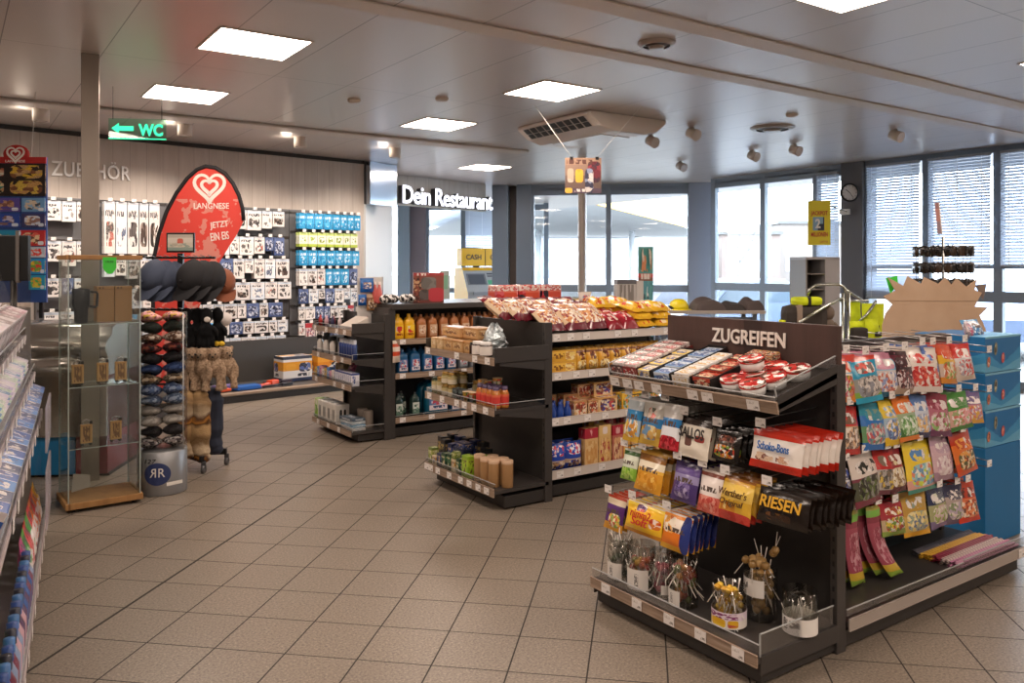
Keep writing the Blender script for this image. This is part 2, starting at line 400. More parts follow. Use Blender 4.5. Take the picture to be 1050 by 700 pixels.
BLM = bpy.data.materials.new('white blind slats'); BLM.use_nodes = True
_t = BLM.node_tree; _b = _t.nodes['Principled BSDF']; _b.inputs['Base Color'].default_value = lin('#b4becd'); _b.inputs['Roughness'].default_value = .4
_tr = _t.nodes.new('ShaderNodeBsdfTranslucent'); _tr.inputs[0].default_value = lin('#c4d0e4'); _mx = _t.nodes.new('ShaderNodeMixShader'); _mx.inputs[0].default_value = .30
_t.links.new(_b.outputs[0], _mx.inputs[1]); _t.links.new(_tr.outputs[0], _mx.inputs[2]); _t.links.new(_mx.outputs[0], _t.nodes['Material Output'].inputs[0])
def blind(P, rz, x0, x1, zb, zt, label):
    t = thing('venetian_blind', label, 'blind', (P.x, P.y, 0), rz, 'venetian blinds')
    m = MB(); z = zt-.03; c = math.cos(math.radians(62)); s_ = math.sin(math.radians(62)); d = .0215
    while z > zb:
        m.face([(x0, -.06-d*c, z-d*s_), (x1, -.06-d*c, z-d*s_), (x1, -.06+d*c, z+d*s_), (x0, -.06+d*c, z+d*s_)]); z -= .0402
    m.build('slats', BLM, t)
    MB().box(x0, x1, -.09, -.03, zt-.03, zt, 0, .004).build('head_rail', M('blind rail', '#9aa0aa', .4), t)
    for q in (.12, .5, .88):
        x = x0+(x1-x0)*q; MB().box(x-.003, x+.003, -.088, -.086, zb, zt).build('ladder_cord', M('blind cord', '#eef2f8', .6), t)
    MB().box(x0, x1, -.075, -.045, zb-.02, zb, 0, .003).build('bottom_rail', M('blind rail', '#9aa0aa', .4), t)
for i, (zb, lab) in enumerate([(1.12, 'long venetian blind between the clock pillar and the next mullion'), (1.58, 'venetian blind behind the glasses spinner, raised above the low panes'),
                               (1.58, 'venetian blind in the bay furthest from the clock pillar in view'), (1.58, 'venetian blind beside the frame edge past the blue cartons')]):
    if i < 3: blind(wa_, wrz, wxs[i]+.06, wxs[i+1]-.06, zb, 3.02, lab)
p_ = on_line(836, R1b, R0); q_ = on_line(864.5, R1b, R0)
blind(p_, math.atan2((q_-p_).y, (q_-p_).x), .06, (q_-p_).length-.03, 1.3, 2.98, 'narrow venetian blind in the bay beside the clock pillar')
# room behind the camera and the restaurant behind the bulkhead
e_ = on_line(1120, R1b, R0)
struct(MB().box(10.95, 11.15, -4, e_.y, 0, CH).build('wall_right', WHITE_WALL))
struct(MB().box(-6.1, -5.9, -5, 10, 0, CH).build('wall_side', WHITE_WALL))
struct(MB().box(-6, 11, -4.1, -3.9, 0, CH).build('wall_back', WHITE_WALL))
seg_wall('wall_restaurant', (6.35, 13.55), (7.2, 19.0), 0, CH, .12, WHITE_WALL)
S0, S1 = Vector((7.2, 18.9)), Vector((13.1, 14.8))
window(4, S0, S1, [410, 418, 437.5, 475, 560], [(.06, .12), (1.0, .12), (3.0, .14)], 0, CH, .12, DARKFRAME)
_a, _b2 = on_line(418, S0, S1), on_line(437, S0, S1)
struct(MB().box(0, (_b2-_a).length, -.1, .12, 0, CH).build('trim_13', M('plum grey pillar', '#6a6068', .5), None, (_a.x, _a.y, 0), math.atan2((_b2-_a).y, (_b2-_a).x)))
_a, _b2 = on_line(410, S0, S1), on_line(421, S0, S1)
struct(MB().box(0, (_b2-_a).length, -.25, -.11, 0, CH).build('trim_15', DARKFRAME, None, (_a.x, _a.y, 0), math.atan2((_b2-_a).y, (_b2-_a).x)))
_a, _b2 = on_line(475, S0, S1), on_line(512, S0, S1)
blind(_a, math.atan2((_b2-_a).y, (_b2-_a).x), .05, (_b2-_a).length, 1.0, 2.95, 'venetian blind in the restaurant window behind the cash machine')
seg_wall('wall_glazed_link', (11.36, 10.25), (13.1, 14.8), 0, .4, .1, WHITE_WALL)

# ---------------------------------------------------------------- outside
GR = M('grey asphalt', '#5a5856', .8)
struct(MB().box(-60, 140, -60, 140, -.3, -.14).build('ground_outside', GR))
cp = at(640, 215, 40); 
t = thing('forecourt_canopy', 'white filling station canopy with a yellow fascia outside the windows', 'canopy', (0, 0, 0))
q0, q1 = at(560, 190, 30), at(702, 232, 56); q2, q3 = at(735, 240, 72), at(420, 240, 72)
m = MB(); zc0, zc1 = 4.3, 5.1
pl = [(q0.x, q0.y), (q1.x, q1.y), (q2.x, q2.y), (q3.x, q3.y)]
m.face([(x, y, zc0) for x, y in pl]); m.face([(x, y, zc1) for x, y in pl][::-1])
m.build('deck', M('canopy white', '#d4d6da', .6), t)
d = (q1-q0); n = Vector((d.y, -d.x, 0)).normalized()*.12
m = MB(); P = [Vector((q0.x, q0.y, 0)), Vector((q1.x, q1.y, 0))]
m.face([P[0]+n+UP*zc0, P[1]+n+UP*zc0, P[1]+n+UP*zc1, P[0]+n+UP*zc1]); m.face([P[0]+UP*zc0, P[1]+UP*zc0, P[1]+n+UP*zc0, P[0]+n+UP*zc0]); m.face([P[0]+n+UP*zc1, P[1]+n+UP*zc1, P[1]+UP*zc1, P[0]+UP*zc1])
m.face([P[1]+UP*zc0, P[1]+UP*zc1, P[1]+n+UP*zc1, P[1]+n+UP*zc0]); m.face([P[0]+UP*zc1, P[0]+UP*zc0, P[0]+n+UP*zc0, P[0]+n+UP*zc1])
m.build('fascia', M('fascia yellow', '#f0b428', .5), t)
for (u, Z) in ((552, 60), (648, 62)):
    b = at(u, 274, Z); MB().lathe([(.22, -.14), (.22, zc0)], n=12, c=(b.x, b.y)).build('column', M('canopy white', '#d4d6da', .6), t)
for i, (u0, u1, Z, h, col, lab) in enumerate([(740, 800, 92, 5.4, '#75655e', 'low pale brick building across the yard behind the flag sign'), (800, 880, 96, 6.8, '#7a706a', 'flat roofed building across the yard nearest the clock pillar'),
                                       (660, 706, 88, 5.2, '#7c7a78', 'long white shed behind the pump canopy'), (545, 655, 130, 6.5, '#86868a', 'pale distant warehouse under the canopy edge')]):
    a, b = at(u0, 274, Z), at(u1, 274, Z); t = thing('building', lab, 'building', (a.x, a.y, -.14), CAMZ)
    L = (b-a).length; MB().box(0, L, 0, 9, 0, h).build('walls', M('facade '+col, col, .8), t)
    MB().box(-.3, L+.3, -.3, 9.3, h, h+.35).build('roof', M('roof grey', '#5a5856', .7), t)
    for k in range(4):
        x = L*(k+.5)/4; MB().box(x-L*.06, x+L*.06, -.05, .02, 1.2, 2.6).build('window', M('dark glass', '#8d98a4', .2), t)
b = at(757, 274, 30); t = thing('bare_tree', 'leafless tree standing in the yard outside the window', 'tree', (b.x, b.y, -.14))
BARK = M('grey bark', '#4a423c', .9); random.seed(3)
def limb(p, d, L, r, lv, m):
    q = p + d*L; m.tube([p, (p+q)/2+Vector((random.uniform(-1, 1), random.uniform(-1, 1), 0))*L*.06, q], [r, r*.8, r*.6], 0, 5)
    if lv:
        for k in range(3):
            limb(q, (d+Vector((random.uniform(-1, 1), random.uniform(-1, 1), random.uniform(-.1, .7)))*.75).normalized(), L*.72, r*.55, lv-1, m)
MB().tube([(0, 0, 0), (0, 0, 1.1)], [.09, .07], 0, 8).build('trunk', BARK, t)
m = MB(); limb(Vector((0, 0, 1.1)), Vector((.1, 0, 1)).normalized(), .75, .05, 4, m); m.build('branches', BARK, t)
CARW = M('pale car paint', '#6a7894', .25, .1, .5, 0, .5)
for (u, Z, rz, lab) in ((745, 17, .5, 'pale blue car parked close outside the window behind the dark jackets'), (1010, 16.5, 1.3, 'silver blue car parked outside the low panes behind the starburst card')):
    b = at(u, 274, Z); t = thing('car', lab, 'car', (b.x, b.y, -.14), CAMZ+rz)
    m = MB(); prof = [(-2.1, .35), (-2.15, .75), (-1.3, .92), (-.7, 1.42), (.8, 1.45), (1.5, .98), (2.1, .9), (2.15, .4)]
    m.prism([(x, z) for x, z in prof][::-1], -.85, .85); m.build('body', CARW, t)
    m = MB(); m.prism([(-1.15, .95), (-.65, 1.36), (.75, 1.38), (1.3, 1.0)][::-1], -.86, .86); m.build('side_window', M('car glass', '#5d6b78', .1), t)
    for x in (-1.35, 1.4):
        for y in (-.8, .8): MB().cyl((x, y-.1, .33), (x, y+.1, .33), .33, 0, 18).build('wheel', BLACK, t)

# ---------------------------------------------------------------- ceiling fittings
def emis(name, col, st):
    m = bpy.data.materials.new(name); m.use_nodes = True; t_ = m.node_tree; t_.nodes.clear()
    e = t_.nodes.new('ShaderNodeEmission'); o = t_.nodes.new('ShaderNodeOutputMaterial'); e.inputs[0].default_value = lin(col); e.inputs[1].default_value = st
    t_.links.new(e.outputs[0], o.inputs[0]); return m
LAMP = emis('lamp diffuser', '#ffe9d8', PANEL_S)
SPOT = emis('spot glow', '#ffe6cf', 9.0)
pl_frame = MB().box(-.315, .315, -.315, -.30, -.008, .0).box(-.315, .315, .30, .315, -.008, 0).box(-.315, -.30, -.3, .3, -.008, 0).box(.30, .315, -.3, .3, -.008, 0).mesh('frame', M('lamp frame', '#d8d2cc', .4))
pl_diff = MB().face([(-.30, -.30, -.004), (-.30, .30, -.004), (.30, .30, -.004), (.30, -.30, -.004)]).mesh('diffuser', LAMP)
for (x, y, lab) in [(1.745, 5.68, 'ceiling light panel over the floor before the cap stand, larger of that pair'), (1.74, 7.68, 'ceiling light panel above the green arrow sign'),
                    (4.365, 5.7, 'ceiling light panel beside the ceiling air conditioner'), (4.365, 7.72, 'ceiling light panel two panels on from the air conditioner, by a smoke detector'),
                    (6.83, 10.62, 'ceiling light panel in front of the restaurant sign'), (4.15, 2.63, 'ceiling light panel nearest the viewer, cut by the frame top'),
                    (1.74, 3.0, 'ceiling light panel overhead in the entrance aisle'), (-1.0, 3.0, 'ceiling light panel above the till candy rack'), (-1.0, 5.7, 'ceiling light panel above the freezer'),
                    (7.0, 2.6, 'ceiling light panel near the blinds'), (6.9, -.2, 'added unseen ceiling fill light furthest into the corner behind the viewer'), (9.4, 2.6, 'added unseen ceiling fill light between the round vent and the blinds'), (1.74, .2, 'ceiling light panel behind the viewer'), (-1.0, .2, 'added unseen ceiling fill light above the near end of the candy rack'), (1.74, -2.4, 'added unseen ceiling fill light by the rear wall, middle'), (-1.0, -2.4, 'added unseen ceiling fill light by the rear wall, rack side'), (4.36, -2.6, 'added unseen ceiling fill light by the rear wall, gondola side'), (4.36, -.5, 'ceiling light panel behind the header shelf')]:  # fill lights are added out of view to brighten the shelf fronts
    t = thing('ceiling_light', lab, 'ceiling light', (x, y, CH), 0, 'square ceiling light panels'); link('frame', pl_frame, t); link('diffuser', pl_diff, t)
# small surface spotlights
sh = MB().lathe([(.075, 0), (.075, -.12), (.062, -.12)], n=18, caps=False).face([(.06*math.cos(2*PI*i/12), -.06*math.sin(2*PI*i/12), -.115) for i in range(12)], [(0, 0)]*12, 1)
SPOTB = M('pale spot housing', '#dfd3c8', .45)
spot_me = sh.mesh('ceiling_spot', [SPOTB, M('spot lens', '#f4ece2', .3)])
for i, (x, y, lab) in enumerate([(.74, 9.2, 'ceiling spotlight nearest the frozen treat menu'), (2.11, 9.32, 'ceiling spotlight just past the green arrow sign'),
                     (3.45, 9.44, 'ceiling spotlight above the peg wall middle'), (4.78, 9.6, 'ceiling spotlight nearest the mirror steel soffit')]):
    o = put('ceiling_spot', [spot_me], (x, y, CH), 0, lab, 'spotlight', 'spotlights along the accessory wall')
    ld = bpy.data.lights.new('spot', 'SPOT'); ld.energy = 65; ld.spot_size = 1.9; ld.color = (1, .86, .74); ld.spot_blend = .6; ld.shadow_soft_size = .05
    lo = bpy.data.objects.new('spot', ld); COL.objects.link(lo); lo.location = (x, y-.05, CH-.14); lo.rotation_euler = (math.radians(28), 0, WRZ)
    ld2 = bpy.data.lights.new('spot_up', 'POINT'); ld2.energy = .7; ld2.color = (1, .84, .68); ld2.shadow_soft_size = .07
    lo2 = bpy.data.objects.new('spot_up', ld2); COL.objects.link(lo2); lo2.location = (x-.16, y+.02, CH-.07)
tilt = MB().tube([(0, 0, 0), (0, 0, -.04)], .02).tube([(.0, .05, -.05), (0, -.07, -.10)], [.055, .065], 0, 14).mesh('ceiling_camera', SPOTB)
for i, (u, v, lab) in enumerate([(668, 143, 'small ceiling spot past the hanging poster, nearest the poster'), (698, 169, 'small ceiling spot close to the chamfer window corner'), (772, 158, 'small ceiling spot below the round vent, first of two'),
                  (815, 152, 'small ceiling spot under the round vent, beside the flag sign'), (918, 137, 'small ceiling spot above the long blind'), (710, 135, 'lit ceiling spot between poster and round vent')]):
    Z = 835*(CH-EYE-.05)/(274-v); b = at(u, v, Z)
    put('ceiling_spot', [tilt], (b.x, b.y, CH), CAMZ+.6, lab, 'spotlight', 'tilted spotlights near the windows')
disc = MB().lathe([(.0, -.03), (.05, -.028), (.06, -.015), (.06, 0)], n=18, caps=False).mesh('smoke_detector', SPOTB)
for (x, y, lab) in [(at(363, 102, 1.55*835/172).x, at(363, 102, 1.55*835/172).y, 'flat smoke detector between two light panels over the peg wall aisle'), (at(453, 106, 1.5*835/168).x, at(453, 106, 1.5*835/168).y, 'little smoke detector near the middle light panel'),
                    (at(812, 117, 1.55*835/157).x, at(812, 117, 1.55*835/157).y, 'round lit recessed downlight beyond the vent')]:
    put('smoke_detector', [disc], (x, y, CH), 0, lab, 'smoke detector')
for (x, y, r, lab) in [(4.01, 4.05, .13, 'round ceiling vent between the two pale strips'), (7.5, 5.78, .24, 'round ceiling vent near the blinds')]:
    t = thing('ceiling_vent', lab, 'vent', (x, y, CH))
    MB().lathe([(r*.72, -.028), (r*.86, -.03), (r, -.008), (r, 0)], n=28, caps=False).build('rim', M('vent rim', '#a89e97', .35, .3), t)
    MB().lathe([(r*.7, -.004), (r*.45, -.03), (r*.38, -.03)], n=28, caps=False).build('cone', M('vent throat', '#4a4543', .5), t)
    MB().lathe([(.001, -.045), (r*.38, -.045), (r*.42, -.03)], n=28, caps=False).build('disc', M('vent rim', '#a89e97', .35, .3), t)
# ceiling cassette air conditioner
t = thing('air_conditioner', 'low rounded ceiling air conditioner with a dark side grille', 'air conditioner', (5.70, 6.76, CH-.006))
m = MB(); prof = [(-.53, 0), (-.53, -.035), (-.40, -.13), (-.22, -.175), (.22, -.175), (.40, -.13), (.53, -.035), (.53, 0)]
rows = [[(x*s_, y, z*s_) for x, z in prof] for y, s_ in ((-.62, .97), (-.60, 1), (.60, 1), (.62, .97))]
m.grid(rows, 0, False, True); m.face(rows[0]); m.face(rows[-1][::-1]); m.face([rows[0][0], rows[0][-1], rows[-1][-1], rows[-1][0]]); m.build('housing', M('cassette housing', '#dcd2c9', .4), t)
m = MB()
for k in range(9):
    y0 = -.52+k*.117
    for (xa, za, xb, zb) in ((-.525, -.04, -.468, -.083), (-.462, -.088, -.41, -.126)):
        m.face([(xa-.003, y0, za-.004), (xb-.003, y0, zb-.004), (xb-.003, y0+.095, zb-.004), (xa-.003, y0+.095, za-.004)][::-1])
m.build('grille', BLACK, t)
MB().box(-.2, .2, -.4, .4, -.182, -.174, 0, .003).build('bottom_panel', M('cassette panel', '#d5cec8', .3), t)
# exit direction sign
b = at(141, 132, 7.0); SIGNW = .42
t = thing('direction_sign', 'glowing green glass sign with an arrow and toilet letters under the ceiling', 'sign', (b.x, b.y, b.z), CAMZ+.12)
MB().box(-.235, .235, -.006, .006, -.085, .085).build('glass_plate', clear('green sign glass', (.72, .95, .84), .2), t)
GRN = emis('sign green', '#3cf0a0', 1.0)
link('lettering', text_mesh('WC', GRN, .2, .105, .004, .035), t, (.11, -.008, -.01))
MB().prism([(-.21, 0), (-.15, .045), (-.15, .02), (-.03, .02), (-.03, -.02), (-.15, -.02), (-.15, -.045)][::-1], -.010, -.007).build('arrow', GRN, t)
MB().box(-.235, .235, -.007, .007, -.09, -.083).build('edge', GRN, t)
top_ = CH-b.z
for x in (-.2, .2): MB().cyl((x, 0, .08), (x, 0, top_), .003, 0, 6).build('hanger', BLACK, t)
# ---------------------------------------------------------------- shelf units
TAG_ME = MB().box(-.029, .029, -.002, 0, -.021, .021).mesh('price_tag', TAG)
TAGS_ME = MB().box(-.024, .024, -.0015, 0, -.036, 0).mesh('price_tag', TAG)
EDGE = M('acrylic edge', '#b9bcbc', .25)  # pale strips along acrylic edges; the highlight is put into their colour
def price_rail(sh, x0, x1, y, z, tags, mat=RAIL, h=.046, tilt=.25):
    m = MB().box(x0, x1, -.006, 0, -h/2, h/2); m.box(x0, x1, -.008, -.006, h/2-.004, h/2).box(x0, x1, -.008, -.006, -h/2, -h/2+.004)
    r = m.build('price_rail', mat, sh, (0, y, z), 0, tilt*0)
    for tx in tags: link('price_tag', TAG_ME, sh, (tx, y-.008, z))
    return r
def guard(sh, x0, x1, y, z, h, rot=None):
    MB().box(x0, x1, y, y+.004, z, z+h).build('front_guard', ACRYL, sh)
    MB().box(x0, x1, y-.001, y+.005, z+h-.003, z+h).build('guard_edge_highlight', EDGE, sh)
def side_guard(sh, x, y0, y1, z, h):
    MB().box(x-.002, x+.002, y0, y1, z, z+h).build('side_guard', ACRYL, sh)
    MB().box(x-.003, x+.003, y0, y1, z+h-.003, z+h).box(x-.003, x+.003, y0, y0+.003, z, z+h).build('guard_edge_highlight', EDGE, sh)
def hook(u, x, z, L, double=.045, tagged=True, yb=0.):
    m = MB().tube([(x, yb, z), (x, -L, z), (x, -L-.012, z+.012)], .0028, 0, 6)
    if double: m.tube([(x, yb, z+double), (x, -L-.008, z+double*.72), (x, -L-.012, z+double*.55)], .0022, 0, 6)
    h = m.build('hook', CHROME, u)
    if tagged: link('price_tag', TAGS_ME, h, (x, -L-.015, z+double*.75+.004))
    return h
def post(u, x, y0, y1, h, w=.03):
    MB().box(x-w/2, x+w/2, y0, y1, 0, h, 0, .003).build('post', ANTH, u)
    m = MB(); z = .2
    while z < h-.06: m.box(x-.005, x+.005, y0-.001, y0, z, z+.02); z += .05
    p = m.build('slot', BLACK, u)
SHELF_BRACKET = [(0, -.012), (0, -.085), (-.02, -.085), (-1, -.03), (-1, -.012)]
def shelf(u, x0, x1, z, d, tags=(), rail=RAIL, gh=0., side=0., th=.022, bracket=True, rh=.046, name='shelf', y0=0., sideacr=0.):
    m = MB().box(x0, x1, -d, y0, z-th, z)
    s = m.build(name, ANTH, u)
    price_rail(s, x0, x1, -d, z-.012, tags, rail, rh)
    if gh: guard(s, x0, x1, -d+.004, z, gh)
    if side:
        for x in (x0, x1): MB().box(x-.004, x+.004, -d+.004, y0, z-.02, z+side, 0, .002).build('side_plate', ANTH, s)
    if sideacr:
        for x in (x0+.003, x1-.003): side_guard(s, x, -d+.01, -.03, z, sideacr)
    if bracket:
        for x in (x0+.006, x1-.006):
            b = MB(); b.prism([(yy*d*.9, zz) for yy, zz in SHELF_BRACKET], -.003, .003)
            b.xf(Matrix.Translation((x, 0, z-.01)) @ Matrix.Rotation(PI/2, 4, 'Z')); b.build('bracket', ANTH, s)
    return s
def plinth(u, x0, x1, yf, yb, h=.088):
    MB().box(x0, x1, yf, yb, .012, h, 0, .004).build('plinth', ANTH2, u)
    for x in (x0+.05, x1-.05):
        MB().cyl((x, yf+.04, 0), (x, yf+.04, .014), .018, 0, 10).build('foot', BLACK, u)

# ---------------------------------------------------------------- packaging shapes
def bag(w, h, t, mat, seed=0, crimp=.06, hang=True, nx=8, ny=11, flat=.0):
    rs = random.Random(seed); ox = rs.uniform(0, 50)
    z0 = -h if hang else 0.
    m = MB(); F, B = [], []
    for j in range(ny+1):
        v = j/ny; rf, rb = [], []
        for i in range(nx+1):
            u = i/nx; e = 1-abs(2*u-1)**2.2
            if v < crimp or v > 1-crimp: th = .0012
            else:
                q = (v-crimp)/(1-2*crimp); th = t/2*(e**.55)*min(1, (q*5)**.6)*min(1, ((1-q)*2.6)**.8) + .001
            wr = noise.noise(Vector((u*3+ox, v*5, seed)))*t*.22*e
            wob = noise.noise(Vector((v*4+ox, seed, 0)))*w*.012
            x = (u-.5)*w*(1-.045*math.sin(PI*v)) + wob
            rf.append((x, -th-wr*.8, z0+v*h)); rb.append((x, th*.8, z0+v*h))
        F.append(rf); B.append(rb)
    m.grid(F, 0, True); m.grid(B, 0, True, True)
    return m.mesh('bag', mat)
def carton(w, d, h, mat, ch=.0015, name='carton'):
    return MB().box(-w/2, w/2, -d/2, d/2, 0, h, 0, ch).mesh(name, mat)

# ---------------------------------------------------------------- FRONT GONDOLA: end unit with the dark header
G1O, G1R = Vector((2.95, 2.41, 0)), -PI/2
g1 = thing('display_shelf', 'end display shelf with a dark wood header reading ZUGREIFEN, sweets on hooks', 'shelf', G1O, G1R)
W_ = .47
plinth(g1, -W_+.01, W_-.01, -.485, .02)
MB().box(-W_+.03, W_-.03, .0, .018, .08, 1.15).build('back_panel', ANTH2, g1)
for x in (-W_+.015, W_-.015): post(g1, x, -.03, .03, 1.16, .032)
hd = MB().box(-W_, W_, -.022, .004, 1.14, 1.315, 0, .002).build('header_board', HEADW, g1)
link('lettering', text_mesh('ZUGREIFEN', M('cream lettering', '#e4dcd4', .5), .405, .066, .006, .018), hd, (.022, -.027, 1.238))
s = shelf(g1, -W_, W_, .118, .515, (-.36, -.16, .03, .2, .385), gh=.05, bracket=False, name='base_shelf')
side_guard(s, W_-.004, -.5, -.05, .118, .085)
for x in (-W_+.002, W_-.002): MB().box(x-.004, x+.004, -.50, -.02, .05, .119, 0, .002).build('side_plate', ANTH, s)
# slanted top shelf
TZ, TD, TT = 1.035, .40, math.radians(14)
def tilted(x, dy, dz=0.):      # dy: distance back from the front lip along the slope
    return W2((G1O.x, G1O.y, 0), G1R, x, -TD + dy*math.cos(TT) - dz*math.sin(TT), TZ + dy*math.sin(TT) + dz*math.cos(TT))
s = link('slanted_shelf', MB().box(-W_, W_, 0, .405, -.02, 0).mesh('slanted_shelf', ANTH), g1, (0, -TD, TZ), 0, TT)
MB().box(-W_, W_, -.008, 0, -.036, .012).box(-W_, W_, -.011, -.008, .008, .012).build('price_rail', RAIL, s)
for tx in (-.43, -.345, -.27, -.16, .05, .13, .36): link('price_tag', TAG_ME, s, (tx, -.009, -.012))
guard(s, -W_, W_, .002, 0, .028)
for x in (-W_+.003, W_-.003):
    MB().prism([(0, -.03), (.40, -.045), (.40, .03), (0, .03)][::-1], -.003, .003).xf(Matrix.Translation((x, 0, 0)) @ Matrix.Rotation(PI/2, 4, 'Z')).build('side_plate', ANTH, s)
    side_guard(s, x, 0, .39, .02, .05)

# hook rows: name, centre x, top z, width, height, thick, count, spacing, print, words
R_ = []
def zx(y): return -(y-G1O.y)
BAGS1 = [
 ('clear blue', zx(2.77), .945, .105, .20, .035, 4, [(0, '#cfa63c'), (.14, '#9fb4c4'), (.5, '#2f86bd'), (.72, '#c3cfd4'), (.93, '#e6e4e0')], [(.1, .9, .1, .5, ['#d9c25a', '#e8e2d0', '#5aa0c8', '#c98a3a'], 7)], None),
 ('clear and turquoise', zx(2.65), .945, .135, .195, .04, 5, [(0, '#caa544'), (.18, '#b5923e'), (.4, '#2f74a8'), (.62, '#c8c4b8'), (.95, '#e2e0da')], [(.15, .85, .12, .45, ['#d3a544', '#a8772e', '#e0cf9a', '#6a90b0'], 6), (.3, .7, .6, .85, ['#3d5a48', '#d8d0c0', '#cf4a3a'], 5)], None),
 ('white, blue and red', zx(2.533), .95, .115, .20, .035, 4, [(0, '#b3202c'), (.22, '#dfe2e6'), (.5, '#2c7fc0'), (.68, '#dad8d2'), (.93, '#bdb9b2')], [(.08, .92, .02, .3, ['#b51e2c', '#d84450', '#8a1420'], 8)], None),
 ('cream and black', zx(2.40), .905, .185, .165, .035, 4, [(0, '#e8e0d0'), (.82, '#3a2f2a'), (.97, '#2c2522')], [(.28, .52, .28, .55, ['#6b4a42', '#5b3e38'], 3), (.6, .88, .42, .58, ['#a8443c', '#b5544a'], 4)], 'SALLOS'),
 ('black', zx(2.23), .885, .14, .125, .035, 5, [(0, '#16120f'), (.8, '#1d1814'), (.95, '#0e0c0b')], [(.12, .88, .1, .5, ['#d38a2c', '#e5ddd0', '#b8402c', '#2c241e', '#7a9a3c'], 8), (.2, .85, .6, .82, ['#5a3028', '#241c18', '#8a4a34'], 9)], None),
 ('white and red', zx(1.985), .915, .235, .145, .045, 7, [(0, '#c8301f'), (.2, '#e9e2da'), (.82, '#d23a28'), (.93, '#c4301f')], [(.12, .5, .2, .42, ['#e8e0d4', '#d8b89a', '#7a3a28', '#f2ece4'], 6), (.55, .8, .22, .4, ['#7a3c28', '#c89a78', '#eee4da'], 7)], 'Schoko-Bons'),
 ('white and green', zx(2.79), .705, .10, .14, .035, 4, [(0, '#7fae3a'), (.4, '#cfd6c4'), (.8, '#3f6a34'), (.93, '#d8dccc')], [(.1, .9, .04, .4, ['#8fc044', '#b5d66a', '#5e9030'], 6)], None),
 ('amber caramel', zx(2.65), .715, .175, .175, .04, 6, [(0, '#d99a2e'), (.5, '#e8b64a'), (.58, '#e6dcc4'), (.76, '#8a5a20'), (.93, '#d6a23c')], [(.12, .88, .08, .46, ['#e5a53a', '#f0c25c', '#d08a22'], 5)], None),
 ('violet', zx(2.44), .71, .15, .165, .04, 5, [(0, '#4c3a74'), (.5, '#8f86b0'), (.7, '#5e4a88'), (.9, '#3c2c60')], [(.2, .8, .1, .5, ['#5a4686', '#7d6aa6', '#443168', '#b0a4c8'], 6)], None),
 ('pink and white', zx(2.305), .705, .125, .172, .035, 5, [(0, '#cf6a5c'), (.4, '#ece2dc'), (.85, '#8a4a3c'), (.94, '#dcd0c8')], [(.08, .92, .03, .4, ['#d8705f', '#e59a8a', '#c04c44'], 6)], None),
 ('gold and red', zx(2.172), .70, .17, .168, .04, 5, [(0, '#b8332a'), (.12, '#e0b23c'), (.5, '#ecc85e'), (.86, '#d9a636'), (.94, '#8f5a20')], [(.1, .6, .1, .42, ['#d99436', '#f0d68a', '#c27a28'], 6), (.0, 1., .0, .22, ['#b8332a', '#c5453a'], 4)], "Werther's Original"),
 ('black and yellow', zx(1.95), .70, .225, .13, .04, 8, [(0, '#1b120c'), (.86, '#251a12'), (.95, '#140e0a')], [(.2, .7, .1, .34, ['#3a2416', '#6a4424', '#20150e'], 6)], 'RIESEN'),
 ('violet and yellow', zx(2.86), .475, .13, .155, .04, 5, [(0, '#d99a2c'), (.22, '#57306e'), (.75, '#d9c9ae'), (.92, '#a8402c')], [(.35, .9, .1, .5, ['#d8b02c', '#7aa03a', '#c8452c', '#efe0b8'], 6)], None),
 ('yellow and violet', zx(2.665), .485, .235, .135, .05, 6, [(0, '#d08a1e'), (.12, '#efc02c'), (.86, '#f2d24e'), (.95, '#e8dcc0')], [(.28, .74, .3, .84, ['#e9b020', '#f0c23a'], 3), (.3, .55, .72, .95, ['#5a2f6e', '#c83a3a', '#e8e0d0'], 6), (.72, .97, .3, .62, ['#c8452c', '#f0e0d0', '#d97a2c'], 5)], 'nimm2 Soft'),
 ('orange and navy', zx(2.47), .49, .165, .155, .035, 6, [(0, '#dca42c'), (.14, '#e07a24'), (.5, '#ece0d0'), (.86, '#e08a2c'), (.95, '#d8d0c8')], [(.05, .5, .45, .9, ['#d9702a', '#e8a23c', '#f0e4d0'], 4), (.72, 1.0, .0, 1., ['#26306e', '#2c3a80'], 3)], None),
]
TX = {'SALLOS': ('#231d1b', .78, .045, .62), 'Schoko-Bons': ('#2a62a8', .60, .032, .60), "Werther's Original": ('#4a2a14', .84, .030, .62), 'RIESEN': ('#e8b23a', .80, .045, .62), 'nimm2 Soft': ('#c8322c', .52, .035, .62)}
random.seed(11)
ROWZ = {}
